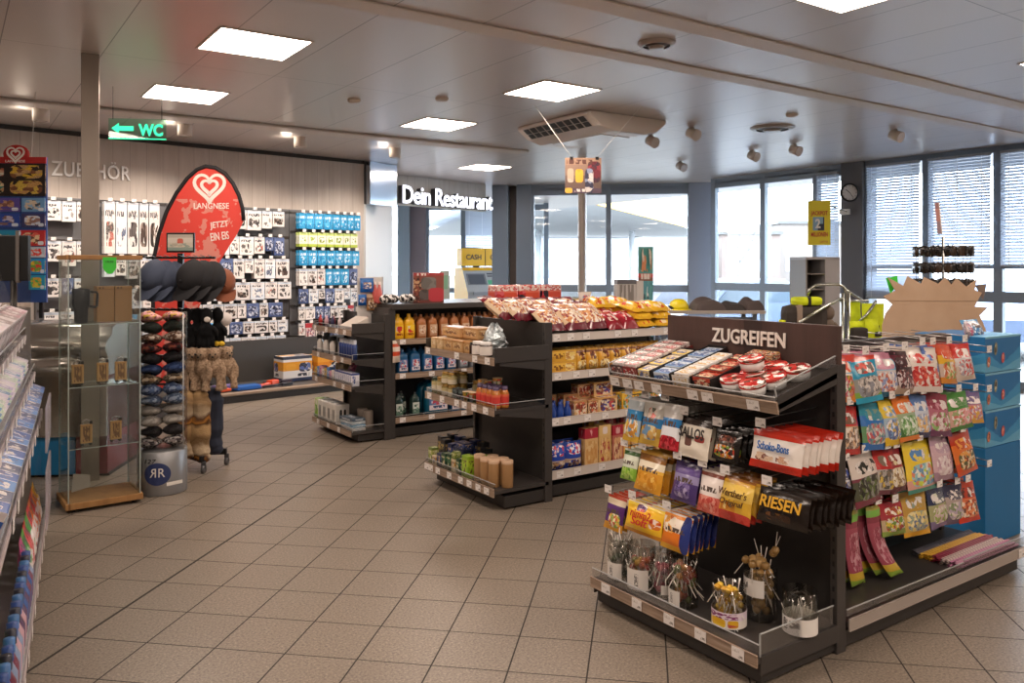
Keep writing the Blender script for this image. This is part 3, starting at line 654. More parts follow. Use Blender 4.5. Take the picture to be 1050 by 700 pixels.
for i, (desc, x, zt, bw, bh, bt, n, bands, pics, word) in enumerate(BAGS1):
    mat = pack('sweet bag '+desc, bands, pics, [(.15, .85, .5, .62, '#5a4a40', 11)] if not word else [], .24, .3, .35)
    me = [bag(bw, bh, bt, mat, i*7+k) for k in range(3)]
    L = .34 if i < 6 else (.35 if i < 12 else .38)
    hook(g1, x-bw*.3, zt+.012, L)
    for k in range(n):
        y = -L+.012 + k*.034
        meshes = [me[k % 3]]
        if word and k == 0:
            c, fw_, fh, vz = TX[word]
            if ' ' in word:
                a, b = word.split()
                meshes += [('lettering', text_mesh(a, M('bag words '+c, c, .4), bw*fw_, fh, .002, .01, .15)), ('lettering', text_mesh(b, M('bag words '+c, c, .4), bw*fw_*.82, fh, .002, .01, .15))]
            else: meshes += [('lettering', text_mesh(word, M('bag words '+c, c, .4), bw*fw_, fh, .002, .02, .15 if word == 'RIESEN' else 0))]
        words_ = '%s sweets bag hanging %s on the header shelf' % (desc, 'in front' if k == 0 else od(k-1)+' behind the front one')
        o = put('sweet_bag', meshes, W2(G1O, G1R, x+k*.004*(1 if i % 2 else -.3), y, zt), G1R+random.uniform(-.05, .05), words_, 'sweet bag', 'sweet bags on the header shelf', random.uniform(-.27, -.21))
        ch = list(o.children)
        for q, c_ in enumerate(ch):
            vz = TX[word][3]; c_.location = (0, -bt*.62-.004, -bh*(1-vz)-q*bh*.24+(bh*.03 if len(ch) > 1 else 0)); c_.rotation_euler = (.05, 0, 0)

# slanted shelf goods
def on_tilt(name, meshes, x, dy, dz, label, cat, group, rz=0.):
    o = put(name, meshes, tilted(x, dy, dz), G1R, label, cat, group, TT); return o
STR = [  # x centre, width, height, pack length, count, colours, text, tray?, label
 (-.425, .075, .062, .062, 6, ('#4a3f3e', '#e4dfdb', '#b0332e'), 'white gum carton with dark front', False),
 (-.342, .080, .062, .062, 6, ('#7a3430', '#e6dcd8', '#b5262a'), 'white and red gum carton', False),
 (-.255, .085, .045, .075, 4, ('#e0c23a', '#d8cfc0', '#3a4a8a'), 'yellow chocolate bar', True),
 (-.145, .105, .045, .075, 5, ('#5a86b8', '#cfd8e2', '#2c4a8a'), 'blue and white chocolate bar', True),
 (-.028, .085, .055, .060, 5, ('#d6d0ca', '#efece8', '#c9a24a'), 'white chewing gum box', False),
 (.085, .105, .050, .075, 4, ('#1c1716', '#b5402e', '#e0cfae'), 'black and red chocolate bar', True),
]
TRAYB = M('black cardboard tray', '#1f1b1a', .6)
for si, (x, bw, bh, bl, n, cols, lab, tray) in enumerate(STR):
    mat = pack('strip '+lab, [(0, cols[0]), (.62, cols[1])], [(.1, .9, .15, .85, [cols[0], cols[1], cols[2], cols[1]], 5)], [(.1, .9, .2, .45, cols[2], 9)], .3)
    me = MB().box(-bw/2+.003, bw/2-.003, 0, bl-.008, 0, bh, 0, .003).mesh('sweet_pack', mat)
    if not tray:
        L = n*bl+.008; m = MB().box(-bw/2-.003, bw/2+.003, 0, L, 0, .003).box(-bw/2-.004, bw/2+.004, -.003, 0, 0, bh*.95, 1).box(-bw/2-.004, -bw/2, 0, L, 0, bh*.8, 1).box(bw/2, bw/2+.004, 0, L, 0, bh*.8, 1)
        fm = pack('carton front '+lab, [(0, cols[0]), (.7, cols[0])], [(.08, .92, .1, .9, [cols[0], cols[0], '#d8d0ca', cols[2], cols[0]], 6)], [], .35)
        on_tilt('display_tray', [m.mesh('display_tray', [TRAYB, fm])], x, .014, .001, 'open display carton of %ss on the slanted shelf' % lab, 'tray', None)
    if tray:
        L = n*bl+.01; m = MB().box(-bw/2-.004, bw/2+.004, 0, L, 0, .003)
        m.box(-bw/2-.004, -bw/2-.001, 0, L, 0, .056).box(bw/2+.001, bw/2+.004, 0, L, 0, .056).box(-bw/2-.004, bw/2+.004, L-.003, L, 0, .06).box(-bw/2-.004, bw/2+.004, 0, .003, 0, .022)
        on_tilt('display_tray', [m.mesh('display_tray', TRAYB)], x, .012, .001, 'open tray of %ss on the slanted shelf' % lab, 'tray', None)
    for k in range(n):
        lift = .004 + (.006*(k % 2) if tray else 0)
        on_tilt('sweet_pack', [me], x, .020+k*bl, lift+.003, '%s, %s from the lip on the slanted shelf' % (lab, od(k)), 'sweet pack', 'packs on the slanted shelf')
# red tray of chocolate bars at the back
m = MB().box(-.07, .07, 0, .075, 0, .05).box(-.07, .07, .07, .075, .04, .06)
on_tilt('display_tray', [m.mesh('display_tray', M('red cardboard tray', '#b3281f', .5))], .135, .315, -.004, 'red tray standing against the header behind the bars', 'tray', None)
ba = pack('red bar wrap', [(0, '#7a241c'), (.5, '#d8a86a')], [(.05, .95, .1, .9, ['#2c1510', '#d8b48a', '#b8321f', '#e8d8c0'], 6)], [], .25)
me = MB().box(-.022, .022, 0, .065, 0, .03, 0, .004).mesh('chocolate_bar', ba)
for k in range(3): on_tilt('chocolate_bar', [me], .095+k*.046, .318, .036, 'small chocolate bar in the red tray, %s from the black trays' % od(k), 'chocolate bar', 'bars in the red tray')
# tubs
tub_b = MB().lathe([(.001, 0), (.040, 0), (.046, .004), (.051, .040)], n=24).mesh('tub', M('white tub', '#e9e6e2', .3))
tub_lid = MB().lathe([(.053, .036), (.054, .047), (.050, .052), (.001, .053)], n=24, caps=False).mesh('lid', pack('tub lid', [(0, '#c02a28')], [(.0, 1., 0, 1., ['#c02a28', '#d8463e', '#efe6de', '#5a3a2c', '#b01f22'], 4)], [], .25))
for i, (x, dy, dz, lab) in enumerate([(.205, .045, 0, 'nearest the black trays, by the lip'), (.318, .025, 0, 'nearest the acrylic corner'), (.235, .135, 0, 'behind the two at the lip'), (.225, .15, .054, 'stacked on top of another tub'),
                                      (.345, .12, 0, 'second from the lip at the acrylic side'), (.375, .235, 0, 'deepest, near the steel side plate'), (.27, .235, .0, 'at the back beside the red tray')]):
    on_tilt('sweet_tub', [tub_b, ('lid', tub_lid)], x, dy+.03, .003+dz, 'round white tub with red lid, %s' % lab, 'tub', 'white tubs with red lids')

# lollipop jars on the base shelf
JARG = clear('jar plastic', (.95, .95, .93), .22)
def jar_me(r, h): return MB().lathe([(.001, .003), (r, .003), (r, h), (r-.002, h), (r-.002, .006), (.001, .006)], n=26, caps=False).mesh('jar', JARG)
def band_me(r, z0, z1, mat, arc=1.): 
    rows = [[(r*math.sin(t), -r*math.cos(t), z) for t in [(-.5+i/24)*2*PI*arc for i in range(25)]] for z in (z0, z1)]
    return MB().grid(rows).mesh('paper_label', mat)
EMO = pack('jar label smileys', [(0, '#efe7de'), (.5, '#e9d9e4')], [(.02, .18, .08, .55, ['#e8b42c', '#f0c83a'], 2), (.42, .58, .05, .6, ['#e8b42c', '#f0c83a'], 2), (.3, .41, .08, .55, ['#e8b42c', '#f2ca40'], 2), (.6, .7, .08, .55, ['#e8b42c', '#c85a4a'], 3)], [(.3, .7, .6, .92, '#8a3a70', 22)], .4)
PLAINL = pack('jar label plain', [(0, '#e4ded6')], [(.44, .5, .2, .8, ['#3a3a3a', '#e8e2da'], 20)], [(.51, .6, .2, .8, '#6a6460', 22)], .45)
COWL = pack('jar label cow', [(0, '#ece8e2')], [(.42, .48, .25, .9, ['#1c1c1c', '#ece8e2', '#8a8680'], 14)], [(.5, .6, .3, .8, '#7a7672', 20)], .45)
JARS = [  # x, y, r, h, lab, ball colours, n, fill height, label mat, (z0,z1), arc
 (-.395, -.405, .058, .19, 'grey wrapped', ['#8f8a80', '#a8a498', '#6f7a66'], 34, .165, PLAINL, (.012, .085), .3, 0),
 (-.255, -.405, .064, .20, 'striped', ['#c0623a', '#d8aa4a', '#8f8f54', '#c85a5a'], 38, .10, PLAINL, (.01, .10), .28, .4),
 (-.145, -.375, .060, .19, 'berry coloured', ['#a84a5c', '#c8707c', '#90586a'], 38, .10, PLAINL, (.02, .06), .2, 1.2),
 (-.02, -.385, .062, .21, 'fruit coloured', ['#c06a48', '#d89c58', '#7a8a48', '#a84040'], 46, .135, PLAINL, (.008, .075), .22, -.2),
 (.225, -.385, .068, .165, 'yellow smiley', ['#e0b436', '#e8c650', '#d8a428'], 42, .12, EMO, (.012, .075), 1., 0),
 (.245, -.215, .066, .20, 'gold', ['#c09a5c', '#d2ac70', '#a8844c'], 48, .20, COWL, (.10, .17), .42, -.45),
 (.425, -.205, .066, .17, 'white sticked', ['#c8c0b8', '#d8d0c8'], 22, .05, COWL, (.010, .075), 1., 0),
]
random.seed(5)
STICK = M('white lolly stick', '#eee8e0', .5)
for ji, (x, y, r, h, lab, cols, n, fill, lm, (lz0, lz1), arc, turn) in enumerate(JARS):
    p = W2(G1O, G1R, x, y, .119)
    where = ['nearest the aisle corner', 'second from the aisle corner', 'third from the aisle corner', 'with a paper tag on its front', 'with smiley faces on its label', 'overfilled and standing behind the smiley jar', 'with a white label nearest the acrylic side guard'][ji]
    o = put('lollipop_jar', [jar_me(r, h), ('paper_label', band_me(r+.001, lz0, lz1, lm, arc))], p, G1R, 'clear plastic jar of %s lollipops, %s' % (lab, where), 'jar', 'lollipop jars on the base shelf')
    for c_ in o.children: c_.rotation_euler.z = turn
    br = .0155 if ji != 5 else .0175
    for k in range(n):
        col = cols[k % len(cols)]
        b = MB().ball((0, 0, 0), br, 0, 8); me = b.mesh('lollipop', M('lolly '+col, col, .3, 0, .5, 0, .3))
        lay = (k/n)*max(.0, fill-br*1.2); a = k*2.4; rr = (r-br-.004)*math.sqrt(((k*7) % n+.5)/n)
        if ji == 5 and k > 34: rr = r*.75*((k % 3)/2+.2); lay = .185+.022*(k % 3)+.03*(k == 44)
        q = Vector((rr*math.cos(a), rr*math.sin(a), br+.008+lay))
        up_ = Vector((math.cos(a)*random.uniform(-.2, .75), math.sin(a)*random.uniform(-.2, .75), 1)).normalized()
        if ji in (1, 2, 3, 4, 5) and k % 5 in (0, 1, 3): up_ = Vector((up_.x, up_.y, -up_.z*.6)).normalized(); q.z = min(fill+.03, q.z+.045)
        if ji == 6: up_ = Vector((random.uniform(-.3, .3), random.uniform(-.3, .3), 1)).normalized()
        lo = tag(link('lollipop', me, None, p+q), '%s lollipop in the jar %s' % (lab, where), 'lollipop', lab+' lollipops in their jar')
        lo.rotation_euler = up_.to_track_quat('Z', 'Y').to_euler()
        link('stick', bpy.data.meshes.get('lolly_stick') or MB().cyl((0, 0, .008), (0, 0, .075), .0019, 0, 6).mesh('lolly_stick', STICK), lo)
c = W2(G1O, G1R, -.24, -.20, .119)
put('price_card', [MB().box(-.05, .05, -.002, .002, 0, .20).box(-.05, .05, -.02, .03, 0, .003).mesh('price_card', M('grey card', '#8f8b88', .5))], c, G1R, 'upright grey card standing behind the striped lollipop jar', 'card')
# ---------------------------------------------------------------- FRONT GONDOLA: long side with rows of sweets bags
r1o = Vector((2.99, 2.36, 0))
r1 = thing('gondola_shelf', 'long gondola side hung with four rows of colourful sweets bags', 'shelf', r1o, 0)
RW = 1.50
plinth(r1, 0, RW-.01, -.41, .0, .075)
MB().box(.03, RW-.02, -.02, 0., .08, 1.06).build('back_panel', M('dark teal back panel', '#22323a', .6), r1)
MB().box(-.02, RW+.02, -.035, .0, 1.13, 1.19, 0, .003).build('top_bar', ANTH, r1)
MB().box(RW-.22, RW+.02, -.06, -.03, 1.14, 1.185, 0, .003).build('bar_bracket', M('brown bracket', '#4d3f38', .5), r1)
for x in (.015, RW-.015): post(r1, x, -.035, .02, 1.12)
s = shelf(r1, 0, RW+.05, .115, .425, (RW-.02,), M('worn pale rail', '#a59a91', .4), 0, 0, bracket=False, name='base_shelf', rh=.05)
guard(s, .0, RW*.62, -.42, .10, .065); guard(s, RW*.625, RW+.05, -.418, .10, .075)
random.seed(21)
BAG2 = [  # centre x, top z, w, h, bands, pics, description
 (3.215, 1.165, .13, .205, [(0, '#d9822c'), (.2, '#dcd6cf'), (.6, '#3f9fc4'), (.86, '#d8463a')], ['#e0a03a', '#c9463a', '#e8e2d8', '#4a8a4a', '#d86a8a'], 'white and sky blue'),
 (3.367, 1.150, .18, .205, [(0, '#2f9fc0'), (.12, '#7aa03a'), (.24, '#8f8f88'), (.52, '#2596bb'), (.9, '#d24a3a')], ['#6a6460', '#b0a8a0', '#d8d0c8', '#8a8a90'], 'turquoise'),
 (3.53, 1.155, .19, .20, [(0, '#1f5a74'), (.14, '#c06a3a'), (.3, '#c9c2c0'), (.6, '#7ab0d0'), (.86, '#c98aa0')], ['#d0c8c8', '#c05a3a', '#7a8ab8', '#e8e2dc'], 'pale blue and orange'),
 (3.685, 1.155, .19, .20, [(0, '#a08a78'), (.2, '#3a2328'), (.75, '#5e2632'), (.9, '#3a1c24')], ['#6a4044', '#8a5a58', '#d8c8c8', '#4a2a2e'], 'dark wine red'),
 (3.845, 1.165, .25, .215, [(0, '#d8cdc6'), (.12, '#c9433c'), (.52, '#e2d8cf'), (.95, '#d9cfc6')], ['#c83a34', '#d86a5a', '#e8ded6', '#b02c2c'], 'cream and red'),
 (3.925, 1.163, .135, .185, [(0, '#c8a86a'), (.3, '#d8d6da'), (.8, '#5a78b8')], ['#5a7ac0', '#e0dce0', '#c8b070'], 'white and blue'),
 (4.085, 1.16, .19, .19, [(0, '#d88a2c'), (.16, '#c8b0a0'), (.5, '#e6b43a'), (.72, '#d2502c')], ['#d87a5a', '#e8cfa0', '#c04a3a', '#8aa04a', '#e8e0d8'], 'yellow and orange'),
 (4.235, 1.16, .16, .185, [(0, '#c8b8a8'), (.4, '#d4cfd0'), (.62, '#c83a34')], ['#e0d8d8', '#c83a30', '#a8a0a8'], 'red topped'),
 (3.25, .938, .18, .21, [(0, '#c02c2c'), (.12, '#d86a34'), (.28, '#c9a070'), (.58, '#c8302a')], ['#7a5a48', '#d8b08a', '#a89080', '#e8dccf', '#5a4a40'], 'bright red and sandy'),
 (3.443, .935, .19, .21, [(0, '#2a6ab0'), (.16, '#5a8a5a'), (.5, '#2f6fb8'), (.72, '#2f8aa0')], ['#7a9a8a', '#b8b0a8', '#c85a5a', '#5a7a9a', '#dcd8d0'], 'blue and teal'),
 (3.575, .935, .15, .205, [(0, '#d8b02c'), (.18, '#9ab0c0'), (.6, '#e0c23a')], ['#7aa0c8', '#e8e4e0', '#c8a83a', '#5a6a9a'], 'yellow with blue pieces'),
 (3.70, .94, .19, .205, [(0, '#d8782c'), (.1, '#3f6a34'), (.3, '#9aae8a'), (.62, '#e0762a')], ['#e4ece0', '#8ab07a', '#c8dcb8', '#5a8a4a'], 'orange and green'),
 (3.845, .933, .15, .20, [(0, '#3a3a5a'), (.15, '#c4ccd8'), (.75, '#5a7ab0')], ['#dfe4ea', '#7a9ac8', '#a8b4c8', '#e0b87a'], 'silver and blue'),
 (4.0, .925, .20, .205, [(0, '#6a3a5a'), (.15, '#b06a7a'), (.7, '#8a3446')], ['#c88a98', '#e4d4d4', '#a04a60', '#8ab06a'], 'mauve and pink'),
 (4.18, .915, .21, .185, [(0, '#3f7a3a'), (.12, '#c8a090'), (.55, '#4a8a3e')], ['#e8e0dc', '#c86a5a', '#8aa86a', '#e0a0a0'], 'leaf green'),
 (4.345, .905, .18, .16, [(0, '#d8a03a'), (.14, '#b8808a'), (.6, '#6a5a8a')], ['#e8dede', '#c86a6a', '#a88ab0', '#d8a84a'], 'violet and pink'),
 (3.215, .70, .13, .20, [(0, '#c89a3a'), (.16, '#d0d0d8'), (.6, '#3a3a4a')], ['#5a6ab8', '#e8e8ec', '#c8a83a', '#3a3a5a'], 'white with blue letters'),
 (3.37, .715, .24, .225, [(0, '#7a3040'), (.14, '#4a4a34'), (.5, '#7a3440'), (.56, '#d8ccc2')], ['#2c2c24', '#5a6a3a', '#8a8a80', '#3a3428'], 'cream topped dark'),
 (3.54, .71, .15, .20, [(0, '#6a3a44'), (.1, '#a8a098'), (.55, '#b8302e')], ['#7a6a5a', '#d8b84a', '#b0a8a0', '#4a4a44'], 'silver with red edge'),
 (3.61, .705, .14, .195, [(0, '#5a2a30'), (.3, '#9a3a3a'), (.7, '#8a2a30')], ['#d8c8a0', '#8a6a3a', '#e0d8d0'], 'crimson'),
 (3.83, .714, .285, .235, [(0, '#3f8a7a'), (.08, '#d8a090'), (.26, '#e8c83a'), (.86, '#ecd23a')], ['#5a8ac0', '#e8e8e4', '#8ac0d0', '#c8d84a', '#d87a6a'], 'big sunny yellow'),
 (4.035, .712, .22, .21, [(0, '#a08090'), (.2, '#c8a8b0'), (.8, '#b090a0')], ['#d8c0c4', '#b08898', '#e8dcdc'], 'pale pink'),
 (4.225, .709, .23, .205, [(0, '#c8502a'), (.3, '#d8702c'), (.75, '#b83a24')], ['#e8a04a', '#8a3a1c', '#e0c8a0', '#5a5a3a'], 'burnt orange'),
 (3.605, .455, .19, .145, [(0, '#8aa04a'), (.16, '#b8a07a'), (.5, '#a02c34')], ['#d8b83a', '#e0d8c8', '#a83a3a', '#6a8a3a'], 'ruby and yellow'),
 (3.79, .48, .19, .205, [(0, '#d8a02c'), (.1, '#c0a050'), (.45, '#b8903a')], ['#8a9a8a', '#d8c070', '#5a6a8a', '#e8d8a0'], 'mustard yellow'),
 (3.995, .466, .19, .19, [(0, '#7a6a8a'), (.2, '#a0a070'), (.6, '#2c3454')], ['#d8d8c0', '#8aa04a', '#c8b0a8'], 'navy topped green'),
 (4.16, .455, .16, .19, [(0, '#6a5a6a'), (.3, '#a89890'), (.7, '#3a3a50')], ['#d8ccc0', '#7a8a5a', '#b0a0b0'], 'slate and green'),
 (4.27, .45, .19, .195, [(0, '#c83a24'), (.14, '#d07048'), (.6, '#b8422c')], ['#5a3a34', '#e8d8c0', '#a83a24', '#e08a5a'], 'tomato red'),
]
def fillr(seed): return [None]
for i, (x, zt, bw, bh, bands, pics, desc) in enumerate(BAG2):
    mat = pack('gummy bag '+desc, bands, [(.1, .9, .12, .56, pics, 8), (.15, .85, .62, .86, [bands[-1][1], bands[-1][1], '#e8e0da', pics[0]], 5)], [], .22, .25, .55)
    bw *= 1.06
    me = [bag(bw, bh, .045, mat, 100+i*5+k) for k in range(3)]
    L = .255
    hook(r1, x-r1o.x-bw*.12, zt+.012, L+.01)
    n = 5 if i < 23 else 4
    for k in range(n):
        o = put('sweet_bag', [me[k % 3]], (x+k*.006*(-1) , r1o.y-L+.016+k*.036, zt), random.uniform(-.12, .12), '%s gummy bag hanging %s on the gondola side' % (desc, 'in front' if k == 0 else od(k-1)+' behind the front one'), 'sweet bag', 'gummy bags on the gondola side', random.uniform(-.24, -.16))
        o.rotation_euler.y = random.uniform(-.05, .12)
# extra hooks with tags only, at the far end
for z in (1.105, .90, .51): hook(r1, 4.455-r1o.x, z, .27)
# long pouches whose lower ends curl on the base shelf
pm = pack('long pouch', [(0, '#8aa83a'), (.08, '#c8a83a'), (.18, '#a0485a'), (.78, '#8a3a4a'), (.86, '#7ab04a'), (.95, '#a8a04a')], [(.15, .85, .2, .72, ['#a04a5c', '#b8687a', '#8a3648', '#c8909a'], 9)], [], .2, .35, .3)
def long_bag(w, h, t, curl, seed):
    m = MB(); F, B = [], []
    for j in range(17):
        v = j/16; s_ = (1-v)*h; rf, rb = [], []
        for i in range(7):
            u = i/6; e = (1-abs(2*u-1)**2.2)**.55; th = .001 if v < .05 or v > .95 else t/2*e+.001
            th += noise.noise(Vector((u*3, v*9, seed)))*.004*e
            bend = curl*(s_/h)**2.2
            y = -bend*.5; x = (u-.5)*w + bend
            z = -s_ + .12*bend
            rf.append((x, y-th, z)); rb.append((x, y+th, z))
        F.append(rf); B.append(rb)
    m.grid(F); m.grid(B, 0, True, True); return m.mesh('bag', pm)
for i, (x, zt, cu, n) in enumerate([(3.17, .455, .0, 2), (3.30, .468, .035, 3), (3.47, .462, .11, 3)]):
    hook(r1, x-r1o.x, zt+.012, .25)
    for k in range(n):
        put('sweet_pouch', [long_bag(.105, .335, .035, cu*(1-k*.18), i*3+k)], (x-.012*k, r1o.y-.235+k*.042, zt), 0, 'long pink and green sweets pouch, %s of the %s group from the post' % (['front one', 'middle one', 'back one'][k], od(i)), 'sweet pouch', 'long pouches above the base shelf')
# braided sour strips lying on the base shelf
random.seed(8)
for bi, (ca, cb, desc) in enumerate([('#55525a', '#6e6a72', 'dark grey'), ('#c8962c', '#e0b43e', 'golden yellow'), ('#7a2438', '#9a3048', 'dark red'), ('#a08a8a', '#7a4a5a', 'speckled rainbow'), ('#a05a80', '#c88aa8', 'pink')]):
    k = NB('braid '+desc, .35); wv = k.n('ShaderNodeTexWave', bands_direction='DIAGONAL'); k.put(wv.inputs['Vector'], k.obj()); wv.inputs['Scale'].default_value = 26
    k.color(k.ramp(wv.outputs[0], [(.3, ca), (.6, cb)] + ([(.8, '#e8d8c8')] if bi == 3 else []))); me = MB()
    rows = [[(-.28+.56*i/28, .0085*math.sin(a)*(1+.12*math.sin(i*2.2)), .006+.006*math.cos(a)) for a in [2*PI*q/6 for q in range(7)]] for i in range(29)]
    me = me.grid(rows).mesh('sour_strip', k.m)
    for j in range(8):
        put('sour_strip', [me], (4.235+random.uniform(-.025, .02)+.03*bi*0, 2.20-.047*bi-.0125*(j % 4)+(.006 if j > 3 else 0), .116+(.0125 if j > 3 else 0)), random.uniform(-.015, .015), '%s braided sour strip lying on the base shelf' % desc, 'sour strip', desc+' sour strips')
# ---------------------------------------------------------------- MIDDLE GONDOLA
G2O, G2R = Vector((3.26, 4.74, 0)), -PI/2
g2 = thing('display_shelf', 'end display shelf with jars, crispbread and kraft coffee tubes on three levels', 'shelf', G2O, G2R)
plinth(g2, -.44, .44, -.345, .02)
MB().box(-.43, .43, 0, .018, .08, 1.18).build('back_panel', ANTH2, g2)
for x in (-.435, .435): post(g2, x, -.03, .03, 1.185, .03)
shelf(g2, -.45, .45, .135, .43, (-.42, -.36, -.26, -.1, .05, .16, .27, .37), bracket=False, name='base_shelf', rh=.055, gh=.045)
shelf(g2, -.45, .45, .645, .43, (-.38, -.2, .0, .1, .22, .36), rh=.05, gh=.04, sideacr=.04)
shelf(g2, -.45, .45, .965, .43, (-.40, .0, .23, .38), rh=.05, side=.075)
def on2(name, meshes, x, y, z, label, cat, group=None, rz=0., rx=0.): return put(name, meshes, W2(G2O, G2R, x, y, z), G2R+rz, label, cat, group, rx)
def jar_mesh(r, h, body, lid, lab=None, lz=(.2, .75)):
    b = MB().lathe([(.001, 0), (r*.92, 0), (r, .006), (r, h*.74), (r*.86, h*.82)], n=18, caps=False).mesh('jar', body)
    l = MB().lathe([(r*.88, h*.80), (r*.9, h*.81), (r*.9, h*.97), (r*.84, h), (.001, h)], n=18, caps=False).mesh('lid', lid)
    out = [b, ('lid', l)]
    if lab: out.append(('paper_label', MB().lathe([(r+.0012, h*lz[0]), (r+.0012, h*lz[1])], n=18, caps=False).mesh('paper_label', lab)))
    return out
random.seed(31)
KRAFTWRAP = pack('crispbread wrap', [(0, '#b88a58'), (.15, '#c49a68'), (.8, '#b08250')], [(.1, .9, .3, .8, ['#d8b88a', '#c8a06a', '#e0c8a0', '#a87a48'], 5)], [(.2, .8, .35, .6, '#7a5030', 12)], .3, .2, .3)
CREAMW = pack('cream biscuit wrap', [(0, '#c9a87a'), (.3, '#d8bc92'), (.8, '#c8a474')], [(.15, .85, .2, .8, ['#e0cca8', '#c09860', '#d8b88a'], 4)], [], .3, .2, .3)
for i, (x, y, z, w, d, h, mt, lab) in enumerate([
  (-.375, -.385, .966, .075, .13, .085, CREAMW, 'cream crispbread pack at the far end of the top level'), (-.29, -.385, .966, .075, .13, .085, CREAMW, 'cream crispbread pack second along the top level'),
  (-.185, -.375, .966, .115, .13, .085, KRAFTWRAP, 'brown crispbread pack in the middle of the lower layer'), (-.06, -.375, .966, .12, .13, .085, KRAFTWRAP, 'brown crispbread pack beside the hazelnut spread jars'),
  (.045, -.365, .966, .075, .12, .08, KRAFTWRAP, 'short brown crispbread pack touching the hazelnut spread jars'),
  (-.26, -.30, 1.053, .28, .14, .075, KRAFTWRAP, 'long brown bread loaf pack on the upper layer'), (-.02, -.29, 1.053, .20, .14, .085, KRAFTWRAP, 'rounded brown bread pack stacked before the foil parcel')]):
    on2('bread_pack', [MB().box(-w/2, w/2, -d/2, d/2, 0, h, 0, .016 if i > 4 else .008).mesh('bread_pack', mt)], x, y+.04, z, lab, 'bread pack', 'bread packs on the top level', random.uniform(-.04, .04))
NUT = M('hazelnut spread', '#3a2218', .25, 0, .5, 0, .4)
nl = pack('spread label', [(0, '#e6ded6')], [(.38, .62, .15, .7, ['#e6ded6', '#c03a2c', '#d8c8b0'], 5)], [(.4, .6, .55, .85, '#b02a24', 20)], .35)
jm = jar_mesh(.042, .095, NUT, WHITE, nl, (.12, .72))
for i, x in enumerate((.165, .26)): on2('spread_jar', jm, x, -.37, .966, 'hazelnut spread jar with white lid, %s' % ['beside the brown packs', 'nearest the steel side plate'][i], 'jar', 'hazelnut spread jars')
on2('spread_jar', jar_mesh(.032, .08, NUT, BLACK), .095, -.36, .966, 'small dark jar with black lid between bread and spread', 'jar')
FOIL = NB('crinkled foil', .3, .55); FOIL.color(lin('#c8d4d8')); FOIL.bump(FOIL.noise(FOIL.obj(), 60, 3), .9, .01)
m = MB(); rows = []
for j in range(9):
    v = j/8; rows.append([((.075*math.sin(PI*min(1, .25+v*.75))+.02)*(1+.7*noise.noise(Vector((math.cos(2*PI*i/18)*6, math.sin(2*PI*i/18)*6, v*9))))*math.cos(2*PI*i/18), (.06*math.sin(PI*min(1, .25+v*.75))+.015)*math.sin(2*PI*i/18), v*.16+.02*math.sin(i*1.9)*v) for i in range(19)])
m.grid(rows, 0, False); on2('foil_parcel', [m.mesh('foil_parcel', FOIL.m)], .135, -.22, 1.0, 'silvery crinkled foil parcel behind the hazelnut spread jars', 'parcel')
on2('sweet_bag', [bag(.11, .09, .03, pack('small red bag', [(0, '#5a3a34'), (.5, '#3a3030')], [(.2, .9, .3, .9, ['#a03a34', '#c88a7a', '#4a3a38'], 5)], [], .3), 5, hang=False)], -.03, -.12, 1.06, 'small dark red bag against the back of the bread level', 'bag')
# mid level: jars, tins, pots
OLIVE = M('olive jar content', '#6a6a34', .2, 0, .5, 0, .4); PICK = M('pickle jar content', '#8a7a3e', .2, 0, .5, 0, .4); GOLDLID = M('gold lid', '#b08a4a', .3, .6); DGREEN = M('dark green lid', '#2c3a2a', .4)
jl = pack('jar label cream', [(0, '#cfc4ac'), (.6, '#b8a878')], [(.3, .7, .2, .8, ['#8a8a3a', '#d8c88a', '#5a5a2a'], 6)], [], .4)
k = 0
for (x, y, st) in [(-.40, -.37, 0), (-.325, -.37, 1), (-.24, -.38, 2), (-.16, -.375, 2), (-.24, -.29, 2), (-.32, -.285, 1), (-.40, -.285, 0), (-.16, -.29, 2), (-.02, -.26, 1)]:
    mm = [jar_mesh(.034, .115, OLIVE, DGREEN, jl), jar_mesh(.034, .125, PICK, GOLDLID, jl), jar_mesh(.034, .085, PICK, GOLDLID, jl, (.1, .7))][st]
    on2('preserve_jar', mm, x, y, .646, '%s jar on the middle level, %s from the aisle end' % (['olive', 'tall pickle', 'short pickle'][st], od(k)), 'jar', 'preserve jars on the middle level'); k += 1
    if st == 2: on2('preserve_jar', mm, x, y, .646+.086, 'short pickle jar stacked on another, %s from the aisle end' % od(k), 'jar', 'preserve jars on the middle level'); k += 1
tb = pack('dark tin box', [(0, '#26282a'), (.5, '#3a3d40')], [(.1, .9, .2, .8, ['#4a4e52', '#2a2c2e', '#8a9096', '#3a5a4a'], 5)], [], .35)
for i in range(6): on2('tin', [carton(.072, .06, .036, tb, .006)], -.085+(i % 2)*.08, -.375+(i//4)*.07, .646+((i//2) % 2)*.037, 'small dark tin, %s of the low pile before the noodle pots' % od(i), 'tin', 'dark tins on the middle level')
POT = [pack('noodle pot', [(0, '#3a4a2a'), (.35, '#c8a03a'), (.7, '#d8702c')], [(.1, .9, .2, .8, ['#c8463a', '#e0c05a', '#5a7a34', '#e8d8b0'], 6)], [], .4), pack('white noodle pot', [(0, '#d8d0c0'), (.6, '#e0a04a')], [(.1, .9, .2, .7, ['#c8463a', '#e8e0c8', '#7a8a4a'], 6)], [], .4)]
